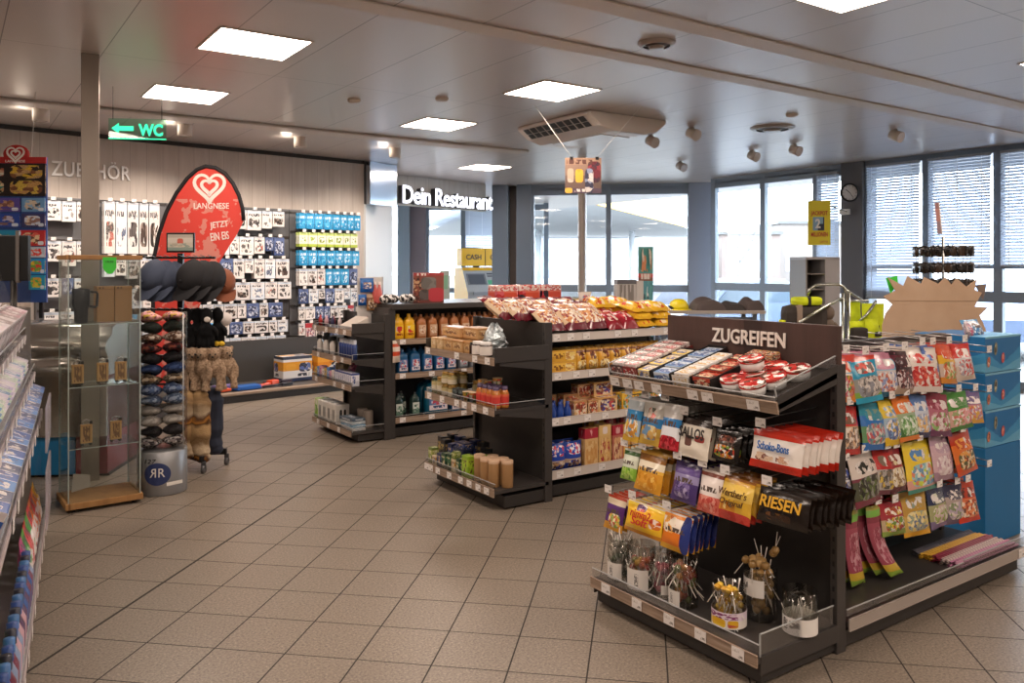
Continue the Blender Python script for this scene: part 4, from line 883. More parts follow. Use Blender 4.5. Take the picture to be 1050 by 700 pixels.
for i, (x, y, z) in enumerate([(.06, -.39, .646), (.125, -.38, .646), (.105, -.30, .646), (.105, -.30, .72), (.185, -.295, .72), (.185, -.30, .646), (.26, -.28, .646), (.26, -.28, .735)]):
    h = .07 if i < 2 else .075 if i < 6 else .085
    pm_ = MB().lathe([(.001, 0), (.026, 0), (.033, h*.97), (.035, h)], n=16, caps=False).mesh('noodle_pot', POT[i % 2]); lm_ = MB().lathe([(.035, h-.001), (.001, h)], n=16, caps=False).mesh('lid', M('pot lid', '#d8a878' if i > 2 else '#e0cfae', .4))
    on2('noodle_pot', [pm_, ('lid', lm_)], x, y, z, 'small noodle pot, %s from the dark tins' % od(i), 'pot', 'noodle pots on the middle level')
sau = pack('red sauce label', [(0, '#d89a4a'), (.08, '#c8403a'), (.8, '#d86a4a')], [(.42, .58, .2, .75, ['#e8d0c0', '#c83a34', '#f0e0d0'], 9)], [], .3)
SAUCE = M('orange sauce glass', '#b8702c', .15, 0, .5, 0, .5)
sb = [MB().lathe([(.001, 0), (.028, 0), (.029, .005), (.029, .095), (.019, .115), (.017, .122)], n=18, caps=False).mesh('sauce_jar', SAUCE), ('lid', MB().lathe([(.021, .116), (.021, .138), (.001, .138)], n=16, caps=False).mesh('lid', M('violet lid', '#4a3a5a', .4))), ('paper_label', MB().lathe([(.0298, .012), (.0298, .088)], n=18, caps=False).mesh('paper_label', sau))]
k = 0
for y in (-.375, -.31):
    for x in (.20, .262, .324, .386): on2('sauce_jar', sb, x, y, .646, 'red labelled sauce jar with violet lid, %s from the noodle pots%s' % (od(k % 4), ' in front' if k < 4 else ' behind'), 'sauce jar', 'red sauce jars'); k += 1
# base level: coffee and tea packs, kraft tubes
kt = pack('kraft tube', [(0, '#a07a50'), (.85, '#c8a888')], [(.36, .64, .02, .5, ['#d8a84a', '#e0c07a', '#b8843a'], 4)], [], .5)
tube_ = MB().lathe([(.001, 0), (.036, 0), (.037, .003), (.037, .165), (.036, .168)], n=20, caps=False).mesh('kraft_tube', kt)
tl_ = MB().lathe([(.038, .15), (.038, .172), (.034, .173), (.001, .171)], n=20, caps=False).mesh('lid', M('kraft lid', '#c0a083', .5))
for i, (x, y) in enumerate([(.165, -.36), (.235, -.30), (.265, -.375), (.345, -.365), (.33, -.285), (.405, -.30)]):
    on2('kraft_tube', [tube_, ('lid', tl_)], x, y, .136, 'tall kraft cardboard tube, %s' % ['nearest the lime green pack', 'behind the front pair', 'front one of the pair at the lip', 'at the lip nearest the bare shelf', 'in the back row', 'last one toward the bare shelf'][i], 'tube', 'kraft tubes on the base level')
BX = [('dark blue coffee', '#20284a', '#3a4a80', '#c8a86a'), ('dark green coffee', '#22402e', '#3a6a48', '#d8c8a0'), ('black coffee', '#1c1c1e', '#3a3a3c', '#b89a5a'), ('cream box', '#cfc0a0', '#b08a4a', '#5a6a8a'), ('lime green', '#8ab02c', '#a8c83a', '#5a3a2a'), ('olive tea', '#6a7a3a', '#a0a85a', '#e0d8b8')]
BM_ = [pack('box '+b[0], [(0, b[1]), (.55, b[2]), (.85, b[1])], [(.2, .8, .25, .7, [b[3], b[2], b[1]], 4)], [(.15, .85, .72, .82, b[3], 10)], .32, .2) for b in BX]
k = 0
for (x, y, z, w, d, h, t_) in [(-.415, -.385, 0, .05, .06, .12, 5), (-.41, -.31, 0, .06, .06, .19, 2), (-.35, -.395, 0, .055, .05, .075, 3), (-.35, -.32, 0, .06, .06, .18, 2), (-.29, -.385, 0, .065, .055, .10, 0), (-.22, -.39, 0, .06, .055, .115, 1), (-.155, -.385, 0, .05, .055, .12, 1), (-.095, -.385, 0, .055, .055, .095, 3), (-.095, -.385, .096, .05, .05, .05, 5), (-.03, -.385, 0, .05, .055, .11, 1),
   (.065, -.385, 0, .085, .06, .15, 4), (.085, -.30, 0, .085, .06, .15, 4), (-.28, -.30, 0, .06, .06, .16, 0), (-.215, -.295, 0, .06, .06, .15, 0), (-.14, -.30, 0, .11, .075, .14, 0), (-.125, -.30, .141, .11, .075, .055, 0), (-.03, -.30, 0, .08, .06, .12, 2), (-.40, -.235, 0, .07, .06, .20, 2), (-.31, -.225, 0, .07, .06, .2, 0), (-.22, -.215, 0, .07, .06, .2, 2), (-.13, -.21, 0, .07, .06, .2, 0), (-.04, -.2, 0, .07, .06, .2, 2), (.03, -.22, 0, .07, .06, .17, 2)]:
    o_ = '%s pack on the base level, %s from the aisle end' % (BX[t_][0], od(k))
    on2('coffee_pack', [carton(w, d, h, BM_[t_], .006)], x, y, .136+z, o_, 'coffee pack', 'coffee and tea packs on the base level', random.uniform(-.05, .05)); k += 1

# long side of the middle gondola
r2o = Vector((3.28, 4.745, 0))
r2 = thing('gondola_shelf', 'long gondola side stacked with crisps, puffs, biscuits and cookie boxes', 'shelf', r2o, 0)
L2 = 1.33
plinth(r2, 0, L2, -.40, .0, .085)
MB().box(.02, L2-.02, -.02, 0, .08, 1.10).build('back_panel', ANTH2, r2)
for x in (.015, L2-.015): post(r2, x, -.03 if x > .1 else -.42, .02, 1.12, .03)
MB().box(.03, L2, -.012, .006, 1.10, 1.245, 0, .002).build('header_board', HEADW, r2)
T2 = lambda *a: [x for x in a]
shelf(r2, .03, L2, 1.09, .415, (.07, .19, .33, .62, .78, 1.1), RAILW, bracket=False, rh=.055)
shelf(r2, .03, L2, .83, .415, (.08, .24, .38, .62, .9), RAILW, bracket=False, rh=.055)
shelf(r2, .03, L2, .525, .415, (.06, .16, .34, .5, .72), RAILW, bracket=False, rh=.055)
shelf(r2, .03, L2, .17, .415, (.1, .25, .47, .7, .9), RAILW, bracket=False, rh=.06, name='base_shelf')
def on2r(name, meshes, x, y, z, label, cat, group=None, rz=0., rx=0.): return put(name, meshes, W2(r2o, 0, x, y, z), rz, label, cat, group, rx)
random.seed(41)
pk = pack('peanut puff bag', [(0, '#6a1c2c'), (.2, '#d8c0a0'), (.75, '#7a2030')], [(.08, .92, .15, .8, ['#d89a5a', '#e8d8c0', '#8a2434', '#f0e8dc', '#c87a3a'], 9)], [], .25, .3, .4)
yk = pack('yellow crisps bag', [(0, '#d8a82c'), (.2, '#e8c23a'), (.8, '#dcae30')], [(.06, .94, .08, .92, ['#e8c23a', '#f0e0b8', '#e8c23a', '#c8402c', '#dca830', '#e8c23a'], 5)], [], .25, .3, .4)
rk = pack('crimson pretzel bag', [(0, '#8a1c2c'), (.5, '#a82638')], [(.2, .8, .3, .8, ['#c8404a', '#e8d0c8', '#8a1a2a'], 5)], [], .25, .3, .4)
wk = pack('pale crisps bag', [(0, '#c8b0a0'), (.5, '#ded6ce')], [(.15, .85, .2, .8, ['#c8402c', '#5a7ab0', '#e8e0d8', '#d89a5a'], 7)], [], .25, .3, .4)
def lay_bag(mats, seed, w=.2, h=.26, t=.1): return bag(w, h, t, mats, seed, .05, False)
pkm = [lay_bag(pk, 300+i) for i in range(3)]; ykm = [lay_bag(yk, 310+i, .20, .27, .10) for i in range(3)]; rkm = [lay_bag(rk, 320+i, .16, .2, .075) for i in range(2)]; wkm = [lay_bag(wk, 330+i) for i in range(2)]
LAY = -PI/2+.62
k = 0
def lie(ms, x, y, z, lab, tw=0., name='snack_bag', pitch=LAY):       # bag lying on its back, foot towards the aisle
    o = on2r(name, [ms], x, y, z, lab, 'snack bag', 'snack bags on the top shelf', tw, pitch); return o
PKS = [(-.16, -.22, 1.185, .5), (-.06, -.26, 1.175, .3), (.10, -.40, 1.105, .12), (.13, -.30, 1.135, .0), (.03, -.20, 1.17, -.2), (.29, -.40, 1.105, -.05), (.32, -.30, 1.135, .1), (.22, -.22, 1.165, .1), (.47, -.40, 1.105, 0), (.46, -.30, 1.135, .15), (.40, -.21, 1.165, -.1), (.55, -.31, 1.135, .2), (.64, -.22, 1.14, -.2)]
for k, (x, y, z, tw) in enumerate(PKS): lie(pkm[k % 3] if k != 12 else wkm[0], x, y, z+.015, '%s peanut puff bag lying on the top shelf, %s from the end unit' % ('maroon' if k != 12 else 'pale', od(k)), tw)
for k, (x, y, z, tw) in enumerate([(.62, -.42, 1.105, .05), (.76, -.42, 1.105, -.05), (.69, -.34, 1.12, .05)]): lie(rkm[k % 2], x, y, z+.005, 'crimson pretzel bag between the maroon and yellow bags, %s' % ['nearest the maroon ones', 'nearest the yellow ones', 'on top of the other two'][k], tw)
k = 0
for lx, (x, y, zb) in enumerate([(.70, -.24, 1.15), (.93, -.42, 1.12), (1.12, -.42, 1.12), (.92, -.22, 1.15)]):
    for lz in range(3 if lx < 3 else 3):
        lie(ykm[k % 3], x, y+lz*.02, zb+lz*.052, 'yellow crisps bag, %s layer, %s' % (['bottom', 'middle', 'top'][lz], ['behind the crimson bags', 'next to the crimson bags', 'nearest the dark header', 'at the back by the header board'][lx]), random.uniform(-.08, .08), 'snack_bag', -PI/2+.2); k += 1
on2r('snack_bag', [bag(.15, .12, .05, wk, 77, hang=False)], .62, -.06, 1.247, 'small red and white bag perched on the dark header board', 'snack bag', None, .2)
# second shelf: yellow cartons and giraffe patterned pouches
yc = pack('yellow noodle carton', [(0, '#d8a43a'), (.5, '#e8bc52'), (.9, '#d8a43a')], [(.55, .95, .1, .9, ['#b87a2c', '#e8c86a', '#c88a3a', '#f0dca0'], 5)], [(.08, .5, .3, .75, '#8a5a20', 10)], .3)
me = carton(.21, .12, .078, yc)
for k in range(4): on2r('food_carton', [me], .15+.0*k, -.345+.13*(k//2), .831+.079*(k % 2), 'yellow carton by the post, %s one %s' % (['lower', 'upper'][k % 2], ['at the lip', 'behind'][k//2]), 'carton', 'yellow cartons by the post')
gp = pack('brown spotted yellow pouch', [(0, '#d89a34'), (.15, '#e0aa40'), (.82, '#7a4a2c'), (.92, '#d8a040')], [(.1, .9, .12, .5, ['#e8c878', '#a06a30', '#e0b050', '#f0e0b0'], 6), (.2, .8, .52, .85, ['#8a4a28', '#d8a848', '#5a3420'], 5)], [], .25, .25, .3)
gm = [bag(.105, .155, .07, gp, 340+i, .07, False) for i in range(3)]; k = 0
for row in range(3):
    for c in range(9): on2r('snack_pouch', [gm[k % 3]], .32+c*.108, -.365+row*.085, .831, 'brown spotted yellow pouch, %s from the yellow cartons, %s row' % (od(c), ['front', 'middle', 'back'][row]), 'snack pouch', 'spotted pouches on the second shelf', random.uniform(-.15, .15)); k += 1
# third shelf
bb = MB().lathe([(.001, 0), (.026, 0), (.028, .004), (.028, .045), (.012, .085), (.011, .098)], n=14, caps=False).mesh('milk_bottle', pack('little bottle', [(0, '#c8b090'), (.4, '#2a4a9a')], [], [], .25, .4))
bc = MB().lathe([(.013, .09), (.013, .108), (.001, .108)], n=12, caps=False).mesh('cap', M('blue cap', '#2c4a9a', .3))
k = 0
for y in (-.37, -.30):
    for x in (.075, .14, .205): on2r('small_bottle', [bb, ('cap', bc)], x, y, .526, 'small blue capped bottle by the post, %s %s' % (od(k % 3), 'in front' if k < 3 else 'behind'), 'bottle', 'small bottles by the post'); k += 1
cb = pack('cookie box', [(0, '#c8a070'), (.3, '#d8b890'), (.8, '#b88a5a')], [(.08, .92, .1, .9, ['#6a3424', '#e8dcc8', '#c8503a', '#d8b080', '#8a4a30'], 6)], [(.2, .8, .5, .75, '#8a2a24', 9)], .3)
cbl = pack('cookie box blue', [(0, '#d8b078'), (.4, '#e0c090'), (.85, '#c89a5a')], [(.1, .9, .1, .9, ['#6a3a28', '#e8d8b8', '#c8483a', '#4a4a90', '#a86a40'], 5)], [], .3)
k = 0
for (x, y, z, w, h, mt) in [(.30, -.36, 0, .12, .105, cb), (.42, -.355, 0, .10, .10, cb), (.29, -.27, 0, .14, .14, cb), (.55, -.36, 0, .18, .11, cbl), (.55, -.31, .111, .18, .10, cbl), (.42, -.27, 0, .12, .10, cb), (.42, -.27, .101, .15, .10, cb), (.14, -.22, 0, .12, .14, cb), (.72, -.27, 0, .14, .12, cbl), (.60, -.22, 0, .15, .11, cb)]:
    on2r('cookie_box', [carton(w-.006, .075, h, mt)], x, y, .526+z, 'cookie box on the third shelf, %s from the post' % od(k), 'cookie box', 'cookie boxes on the third shelf', random.uniform(-.03, .03)); k += 1
yb = pack('orange yellow box', [(0, '#e0a42c'), (.5, '#ecc04a')], [(.1, .9, .1, .9, ['#d8d0a0', '#d87a2c', '#8ab0c0', '#e8b83a', '#4a7a3a'], 5)], [], .3)
for k, (x, y, z) in enumerate([(.745, -.36, 0), (.87, -.36, 0), (.995, -.36, 0), (.80, -.28, .0), (.93, -.28, 0), (1.14, -.36, .0)]): on2r('waffle_box', [carton(.118, .07, .12 if k < 5 else .045, yb)], x, y, .526+z, 'orange yellow box beside the cookie boxes, %s along' % od(k), 'box', 'orange boxes on the third shelf')
# base: blue cookie bags and tall biscuit boxes
bl = pack('blue cookie bag', [(0, '#26409a'), (.25, '#b8a090'), (.4, '#2a48a8'), (.8, '#24408f')], [(.15, .85, .08, .36, ['#b8905a', '#e8d8c0', '#6a4a34', '#2a48a8'], 6), (.1, .9, .55, .92, ['#2a48a8', '#e8e4e8', '#c83a4a', '#2a48a8', '#e0a0a0'], 6)], [], .22, .35, .4)
blm = [bag(.15, .185, .075, bl, 350+i, .06, False) for i in range(3)]; k = 0
for y in (-.37, -.28):
    for x in (.11, .25): on2r('cookie_bag', [blm[k % 3]], x, y, .171, 'blue cookie bag on the base shelf, %s' % ['by the post in front', 'beside the tall boxes in front', 'by the post behind', 'beside the tall boxes behind'][k], 'cookie bag', 'blue cookie bags', random.uniform(-.1, .1)); k += 1
TB = [pack('tall biscuit box %d' % i, [(0, a), (.72, b)], [(.1, .9, .05, .66, c, 5), (.3, .7, .76, .95, ['#e8d8d0', b, '#d8a0a0'], 3)], [], .3) for i, (a, b, c) in enumerate([('#d8b078', '#a8283a', ['#e0c088', '#d0a060', '#c89050']), ('#d8b070', '#dcb878', ['#e8c890', '#c89a58', '#e0b870', '#a82838']), ('#b86a5a', '#a8263a', ['#e0c098', '#8a3a34', '#d8a878']), ('#c8903a', '#d8a850', ['#e0b060', '#b07a30'])])]
for k, (x, w, t_, y, h) in enumerate([(.40, .125, 0, -.36, .26), (.525, .115, 1, -.36, .27), (.645, .105, 2, -.36, .255), (.74, .075, 3, -.35, .25), (.835, .11, 0, -.36, .255), (.96, .11, 2, -.36, .2), (1.08, .11, 1, -.36, .25), (.52, .14, 3, -.27, .31), (.66, .1, 2, -.27, .30), (.80, .1, 0, -.27, .3), (1.0, .12, 1, -.27, .29)]):
    on2r('biscuit_box', [carton(w-.004, .07, h, TB[t_])], x, y, .171, 'tall biscuit box on the base shelf, %s %s' % (od(k if k < 7 else k-7), 'from the blue bags' if k < 7 else 'in the back row'), 'biscuit box', 'tall biscuit boxes', random.uniform(-.04, .04))
# ---------------------------------------------------------------- REAR GONDOLA (motor oil, wipes, sprays)
G3O, G3R = Vector((3.24, 7.12, 0)), -PI/2
g3 = thing('display_shelf', 'end display shelf with sprays, white cases and boxed wipes on four levels', 'shelf', G3O, G3R)
plinth(g3, -.44, .44, -.27, .02, .07)
MB().box(-.46, .46, 0, .02, .05, 1.12).build('back_panel', ANTH2, g3)
for x in (-.455, .455): post(g3, x, -.03, .03, 1.13, .03)
for z, nm, tg in ((.10, 'base_shelf', (-.3, -.05, .2)), (.50, 'shelf', (-.35, .1, .3)), (.735, 'shelf', (-.3, .1, .28)), (.985, 'shelf', (-.38, -.1, .15, .33))):
    shelf(g3, -.46, .46, z, .345, tg, rh=.05, gh=.04, name=nm, bracket=z > .2, side=.07 if z > .9 else .0, sideacr=.05)
def on3(name, meshes, x, y, z, label, cat, group=None, rz=0., rx=0.): return put(name, meshes, W2(G3O, G3R, x, y, z), G3R+rz, label, cat, group, rx)
random.seed(51)
can_b = MB().lathe([(.001, 0), (.024, 0), (.025, .004), (.025, .125), (.018, .137)], n=16, caps=False).mesh('spray_can', pack('blue spray print', [(0, '#26386a'), (.7, '#2c4480')], [(.4, .6, .3, .7, ['#8a9ac0', '#e0e4ec', '#2c4480'], 6)], [], .3, .3))
can_c = MB().lathe([(.02, .134), (.02, .168), (.017, .172), (.001, .172)], n=14, caps=False).mesh('cap', M('grey white cap', '#c4c8d0', .4))
for k in range(6): on3('spray_can', [can_b, ('cap', can_c)], .14+.056*k, -.30+(.0 if k < 6 else .06), .736, 'navy spray can on the third level, %s from the white bottles' % od(k), 'spray can', 'navy spray cans')
wb = [MB().lathe([(.001, 0), (.028, 0), (.03, .005), (.03, .10), (.014, .13)], n=14, caps=False).mesh('bottle', pack('white bottle print', [(0, '#d8d4d0'), (.6, '#c8c0b8')], [(.35, .65, .2, .7, ['#8a6a4a', '#3a3a4a', '#d8d4d0'], 5)], [], .35)), ('spray_head', MB().box(-.012, .012, -.035, .015, .13, .165, 0, .004).mesh('spray_head', BLACK))]
for k in range(6): on3('bottle', wb, -.38+.078*k, -.30+.05*(k % 2), .736, 'white trigger bottle on the third level, %s from the aisle end' % od(k), 'bottle', 'white trigger bottles', random.uniform(-.4, .4))
bxm = pack('navy and white box', [(0, '#d8d6dc'), (.25, '#dcdae0'), (.85, '#3a4a8a')], [(.1, .5, .2, .8, ['#3a4a8a', '#dcdae0', '#5a6aa0'], 4)], [], .35)
me = carton(.038, .075, .115, bxm)
for k in range(9): on3('boxed_bulb', [me], .07+.043*k, -.295, .501, 'narrow navy and white box on the second level, %s along' % od(k), 'box', 'narrow boxes on the second level')
mxm = [pack('mixed box %d' % i, [(0, a), (.5, b)], [(.15, .85, .2, .8, [c, b, a], 4)], [], .35) for i, (a, b, c) in enumerate([('#c8a03a', '#d8b84a', '#3a5aa0'), ('#3a6aa8', '#5a8ac8', '#d8d8d8'), ('#b8708a', '#d8a0b0', '#5a3a5a'), ('#c8c0b8', '#e0dad4', '#3a4a7a')])]
for k in range(8): on3('boxed_bulb', [carton(.055, .06, .09+.012*(k % 3), mxm[k % 4])], -.42+.06*k, -.30, .501, '%s small box on the second level, %s from the aisle end' % (['yellow', 'blue', 'pink', 'white'][k % 4], od(k)), 'box', 'small coloured boxes on the second level')
for k, (x, y) in enumerate([(-.12, -.2), (-.02, -.2)]): on3('boxed_bulb', [carton(.09, .07, .15, pack('sand box', [(0, '#b09a6a'), (.6, '#c8b488')], [(.2, .8, .2, .7, ['#8a7a4a', '#d8c8a0'], 4)], [], .4))], x, y, .501, 'sand coloured box standing behind the small boxes, %s' % od(k), 'box')
on3('bag', [bag(.1, .08, .03, pack('pink cloth bag', [(0, '#6a2a4a'), (.4, '#8a3a5a')], [(.2, .8, .2, .8, ['#c88aa0', '#6a2a4a', '#a04a6a'], 6)], [], .4), 3, hang=False)], .26, -.26, .617, 'small pink packet lying on the narrow navy boxes', 'packet', None, .3, -.5)
wc = pack('white case print', [(0, '#d0ccc4'), (.5, '#dad6ce')], [(.3, .48, .2, .75, ['#3a3a38', '#2c2c2a', '#5a5a56'], 2), (.58, .76, .2, .75, ['#3a3a38', '#2c2c2a', '#5a5a56'], 2)], [], .4)
gc = pack('green case print', [(0, '#8ab83a'), (.5, '#c8d8a0')], [(.1, .9, .3, .9, ['#6a9a2c', '#a8c85a', '#e0e4d0'], 3)], [], .4)
on3('canister', [carton(.07, .12, .19, gc, .006)], -.415, -.27, .101, 'green and white canister at the aisle end of the base level', 'canister')
for k in range(4): on3('canister', [carton(.105, .14, .185, wc, .008)], -.32+.11*k, -.26, .101, 'white canister with dark windows on the base level, %s from the green one' % od(k), 'canister', 'white canisters on the base level')
for k in range(2): on3('canister', [MB().lathe([(.001, 0), (.045, 0), (.047, .005), (.047, .15), (.042, .155), (.001, .155)], n=16, caps=False).mesh('canister', M('taupe canister', '#8a7f74', .5))], .19+.12*k, -.12, .101, 'taupe round canister behind the flat packs, %s' % od(k), 'canister')
for k, (c_, z) in enumerate([('#c8c4be', 0), ('#6a90a8', .027), ('#a8b0b4', .054), ('#4a5a68', .081)]): on3('flat_pack', [carton(.24, .13, .025, pack('flat pack '+c_, [(0, c_)], [(.2, .8, .2, .8, ['#d8dce0', c_, '#8a98a4'], 4)], [], .3), .006)], .30-.01*k, -.255, .101+z, 'flat wrapped pack on the base level, %s of the pile' % ['lowest', 'second', 'third', 'topmost'][k], 'pack', 'flat packs on the base level', .04*k)
# top level leaflets and little goods
m = MB(); m.face([(-.13, 0, 0), (.13, 0, 0), (.13, 0, .035), (-.13, 0, .035)]).face([(-.13, 0, .035), (.13, 0, .035), (.13, .16, .115), (-.13, .16, .115)]).face([(.13, 0, 0), (.13, .16, 0), (.13, .16, .115), (.13, 0, .035)]).face([(-.13, .16, 0), (-.13, 0, 0), (-.13, 0, .035), (-.13, .16, .115)]).face([(.13, .16, 0), (-.13, .16, 0), (-.13, .16, .115), (.13, .16, .115)])
on3('display_box', [m.mesh('display_box', M('pale display card', '#cfc6bc', .5)), ('red_flap', MB().prism([(-.01, .0), (.09, .0), (.09, .12)], .165, .168).mesh('red_flap', M('red flap', '#c03a2c', .5)))], .21, -.29, .986, 'wedge shaped pale display box with a red flap on the top level', 'display box')
for k in range(6):
    c_ = ['#b83a3a', '#4a3a6a', '#c8a0a8', '#8a3a4a', '#3a3a5a', '#d8c8c8'][k]
    on3('bottle', [MB().lathe([(.001, 0), (.018, 0), (.019, .07), (.01, .085), (.01, .105), (.001, .105)], n=12, caps=False).mesh('bottle', M('little bottle '+c_, c_, .3))], -.40+.075*k, -.29+.04*(k % 2), .986, 'little scent bottle on the top level, %s from the aisle end' % od(k), 'bottle', 'little bottles on the top level')

# long side with oil bottles
r3o = Vector((3.29, 7.09, 0)); L3 = 2.55
r3 = thing('gondola_shelf', 'gondola with yellow, amber and blue motor oil bottles under a dark top board', 'shelf', r3o, 0)
plinth(r3, 0, L3, -.40, .02, .09)
MB().box(.02, L3-.02, -.02, 0, .08, 1.15).build('back_panel', ANTH2, r3)
MB().box(-.01, L3, -.44, .36, 1.165, 1.215, 0, .004).build('top_board', ANTH, r3)
MB().box(-.035, .03, -.43, .02, .0, 1.18, 0, .003).build('end_panel', ANTH, r3)
MB().box(L3-.03, L3+.02, -.43, .02, .0, 1.18, 0, .003).build('end_panel', ANTH, r3)
for z, nm in ((.175, 'base_shelf'), (.575, 'shelf'), (.885, 'shelf')): shelf(r3, .03, L3-.03, z, .43, (.1, .4, .75, 1.1, 1.5, 2.0), RAIL, bracket=False, rh=.052, name=nm, gh=.03 if z < .2 else 0)
def on3r(name, meshes, x, y, z, label, cat, group=None, rz=0.): return put(name, meshes, W2(r3o, 0, x, y, z), rz, label, cat, group)
def oil(w, d, h, mat, capmat, labmat, handle=False):
    m = MB(); n = 16
    def ring(kx, ky, z, off=0): return [(w/2*kx*math.copysign(abs(math.sin(t))**.55, math.sin(t))+off, -d/2*ky*math.copysign(abs(math.cos(t))**.55, math.cos(t)), z) for t in [2*PI*i/n for i in range(n+1)]]
    nk = .3
    m.grid([ring(.02, .02, .0), ring(.95, .95, 0), ring(1, 1, .006), ring(1, 1, h*.62), ring(.92, .95, h*.74), ring(.6, .75, h*.84, -w*.0), ring(nk, .45, h*.89), ring(nk, .45, h*.93)])
    out = [m.mesh('oil_bottle', mat), ('cap', MB().lathe([(w*.17, h*.91), (w*.17, h), (w*.15, h*1.005), (.001, h*1.005)], n=14, caps=False).mesh('cap', capmat)),
           ('paper_label', MB().grid([[(p[0]*.8, -d/2-.0015, p[2]) for p in [(-w/2, 0, z), (-w/4, 0, z), (w/4, 0, z), (w/2, 0, z)]] for z in (h*.12, h*.58)], 0, False).mesh('paper_label', labmat))]
    return out
LB_ = [pack('oil label white red', [(0, '#e0d4d8'), (.3, '#5a7ab0')], [(.15, .85, .3, .95, ['#d8d0d8', '#c83a44', '#e8e2e4', '#6a88b8'], 4)], [(.2, .8, .1, .26, '#2a4a7a', 9)], .3),
       pack('oil label amber', [(0, '#b88a6a'), (.4, '#d0b090')], [(.15, .85, .2, .9, ['#d8b89a', '#c8a07a', '#a86a4a', '#e0d0c0'], 4)], [], .3),
       pack('oil label yellow', [(0, '#e8b020'), (.35, '#f0c63a')], [(.2, .8, .35, .9, ['#e8e0e0', '#c83a34', '#f0c63a'], 3)], [(.1, .9, .1, .3, '#8a3a20', 9)], .3),
       pack('oil label silver', [(0, '#8a9098'), (.4, '#c8c8cc')], [(.15, .85, .2, .9, ['#d8d4d8', '#b83a44', '#a8b0b8'], 4)], [], .3)]
PL = lambda n, c: M(n, c, .3, 0, .5, 0, .3)
YEL = oil(.105, .08, .235, PL('yellow oil plastic', '#e8b01c'), M('yellow oil cap', '#e0a818', .4), LB_[2])
AMB = oil(.095, .08, .225, PL('amber oil plastic', '#a8683a'), M('amber oil cap', '#8a5a34', .4), LB_[1])
RED = oil(.09, .08, .225, PL('red oil plastic', '#c83a2c'), M('red oil cap', '#b02c24', .4), LB_[1])
BLU = oil(.105, .085, .225, PL('blue oil plastic', '#1c5a8a'), M('blue oil cap', '#1a4a74', .4), LB_[0])
SIL = oil(.105, .085, .215, PL('grey oil plastic', '#6a7078'), M('grey oil cap', '#4a5058', .4), LB_[3])
random.seed(61)
for k in range(2): on3r('oil_bottle', YEL, .085+.115*k, -.36, .886, 'bright yellow oil bottle on the top shelf, %s' % ['at the end panel', 'beside the amber bottles'][k], 'oil bottle', 'yellow oil bottles')
for row in range(2):
    for k in range(9): on3r('oil_bottle', AMB, .325+.118*k, -.36+.1*row, .886, 'amber oil bottle on the top shelf, %s from the yellow ones, %s row' % (od(k), ['front', 'back'][row]), 'oil bottle', 'amber oil bottles')
    for k in range(7): on3r('oil_bottle', RED, 1.40+.108*k, -.36+.1*row, .886, 'red oil bottle on the top shelf, %s past the amber ones, %s row' % (od(k), ['front', 'back'][row]), 'oil bottle', 'red oil bottles')
    for k in range(5): on3r('oil_bottle', BLU, .13+.128*k, -.355+.11*row, .576, 'blue oil bottle on the middle shelf, %s from the end panel, %s row' % (od(k), ['front', 'back'][row]), 'oil bottle', 'blue oil bottles')
    for k in range(6): on3r('oil_bottle', SIL, .775+.125*k, -.355+.11*row, .576, 'grey oil bottle on the middle shelf, %s past the blue ones, %s row' % (od(k), ['front', 'back'][row]), 'oil bottle', 'grey oil bottles')
on3r('sweet_bag', [bag(.10, .2, .04, pack('orange striped bag', [(0, '#d8c8b8'), (.3, '#c84a2c'), (.5, '#e0d0c0'), (.7, '#c8502c'), (.85, '#e0d4c4')], [], [], .3), 9, hang=False)], .04, -.43, .69, 'striped orange and white bag hung at the end panel', 'bag', None, .4)
gb = oil(.085, .07, .22, PL('green black oil plastic', '#1e3430'), M('black cap', '#1a1c1c', .4), pack('oil label green', [(0, '#5a7a6a'), (.4, '#c8d0c8')], [(.2, .8, .2, .8, ['#d8dcd8', '#3a5a4a', '#8aa898'], 4)], [], .3))
for k, (x, y) in enumerate([(.09, -.36), (.26, -.36), (.17, -.26)]): on3r('oil_bottle', gb, x, y, .176, 'dark green bottle on the base shelf, %s' % ['at the end panel', 'beside the big blue canister', 'behind the other two'][k], 'oil bottle', 'dark green bottles')
can = oil(.24, .13, .33, PL('teal canister plastic', '#12607e'), M('red canister cap', '#c8a8a0', .4), LB_[0])
h_ = MB().tube([(.02, 0, .29), (.05, 0, .345), (.105, 0, .335), (.12, 0, .27), (.118, 0, .2)], .016, 0, 10).mesh('handle', PL('teal canister plastic', '#12607e'))
for k in range(2): on3r('oil_canister', can+[('handle', h_)], .49+.0*k, -.34+.14*k, .176, 'big teal oil canister with handle on the base shelf, %s' % ['in front', 'behind'][k], 'canister', 'big teal canisters')
for k in range(5): on3r('oil_bottle', BLU, .69+.13*k, -.35, .176, 'blue oil bottle on the base shelf, %s past the big canister' % od(k), 'oil bottle', 'blue bottles on the base shelf')
# goods on the top board
TOPZ = 1.215
def photo_box(name, x, y, w, d, h, mat, label, cat, rz=0.): return put(name, [carton(w, d, h, mat, .003)], W2(r3o, 0, x, y, TOPZ), rz, label, cat)
mug = pack('red gift box print', [(0, '#6a3a34'), (.12, '#8a4a40'), (.9, '#a83a3c')], [(.0, .25, 0, .9, ['#3a2420', '#c8a07a', '#8a4a3a', '#5a2c28'], 9), (.25, .75, .45, .85, ['#5a5654', '#7a7672', '#4a4644', '#6a6662'], 3), (.5, 1.0, .05, .5, ['#b83a44', '#c8505a'], 2), (.2, .5, .1, .45, ['#5a5250', '#46403e'], 3)], [(.12, .5, .9, .98, '#e8d8d0', 12)], .3)
photo_box('gift_box', .45, -.28, .285, .16, .285, mug, 'red patterned gift box with a picture of a grill pan on the dark top board', 'box', -.45)
gm_ = M('cat print bundle', '#d8d4d0', .5)
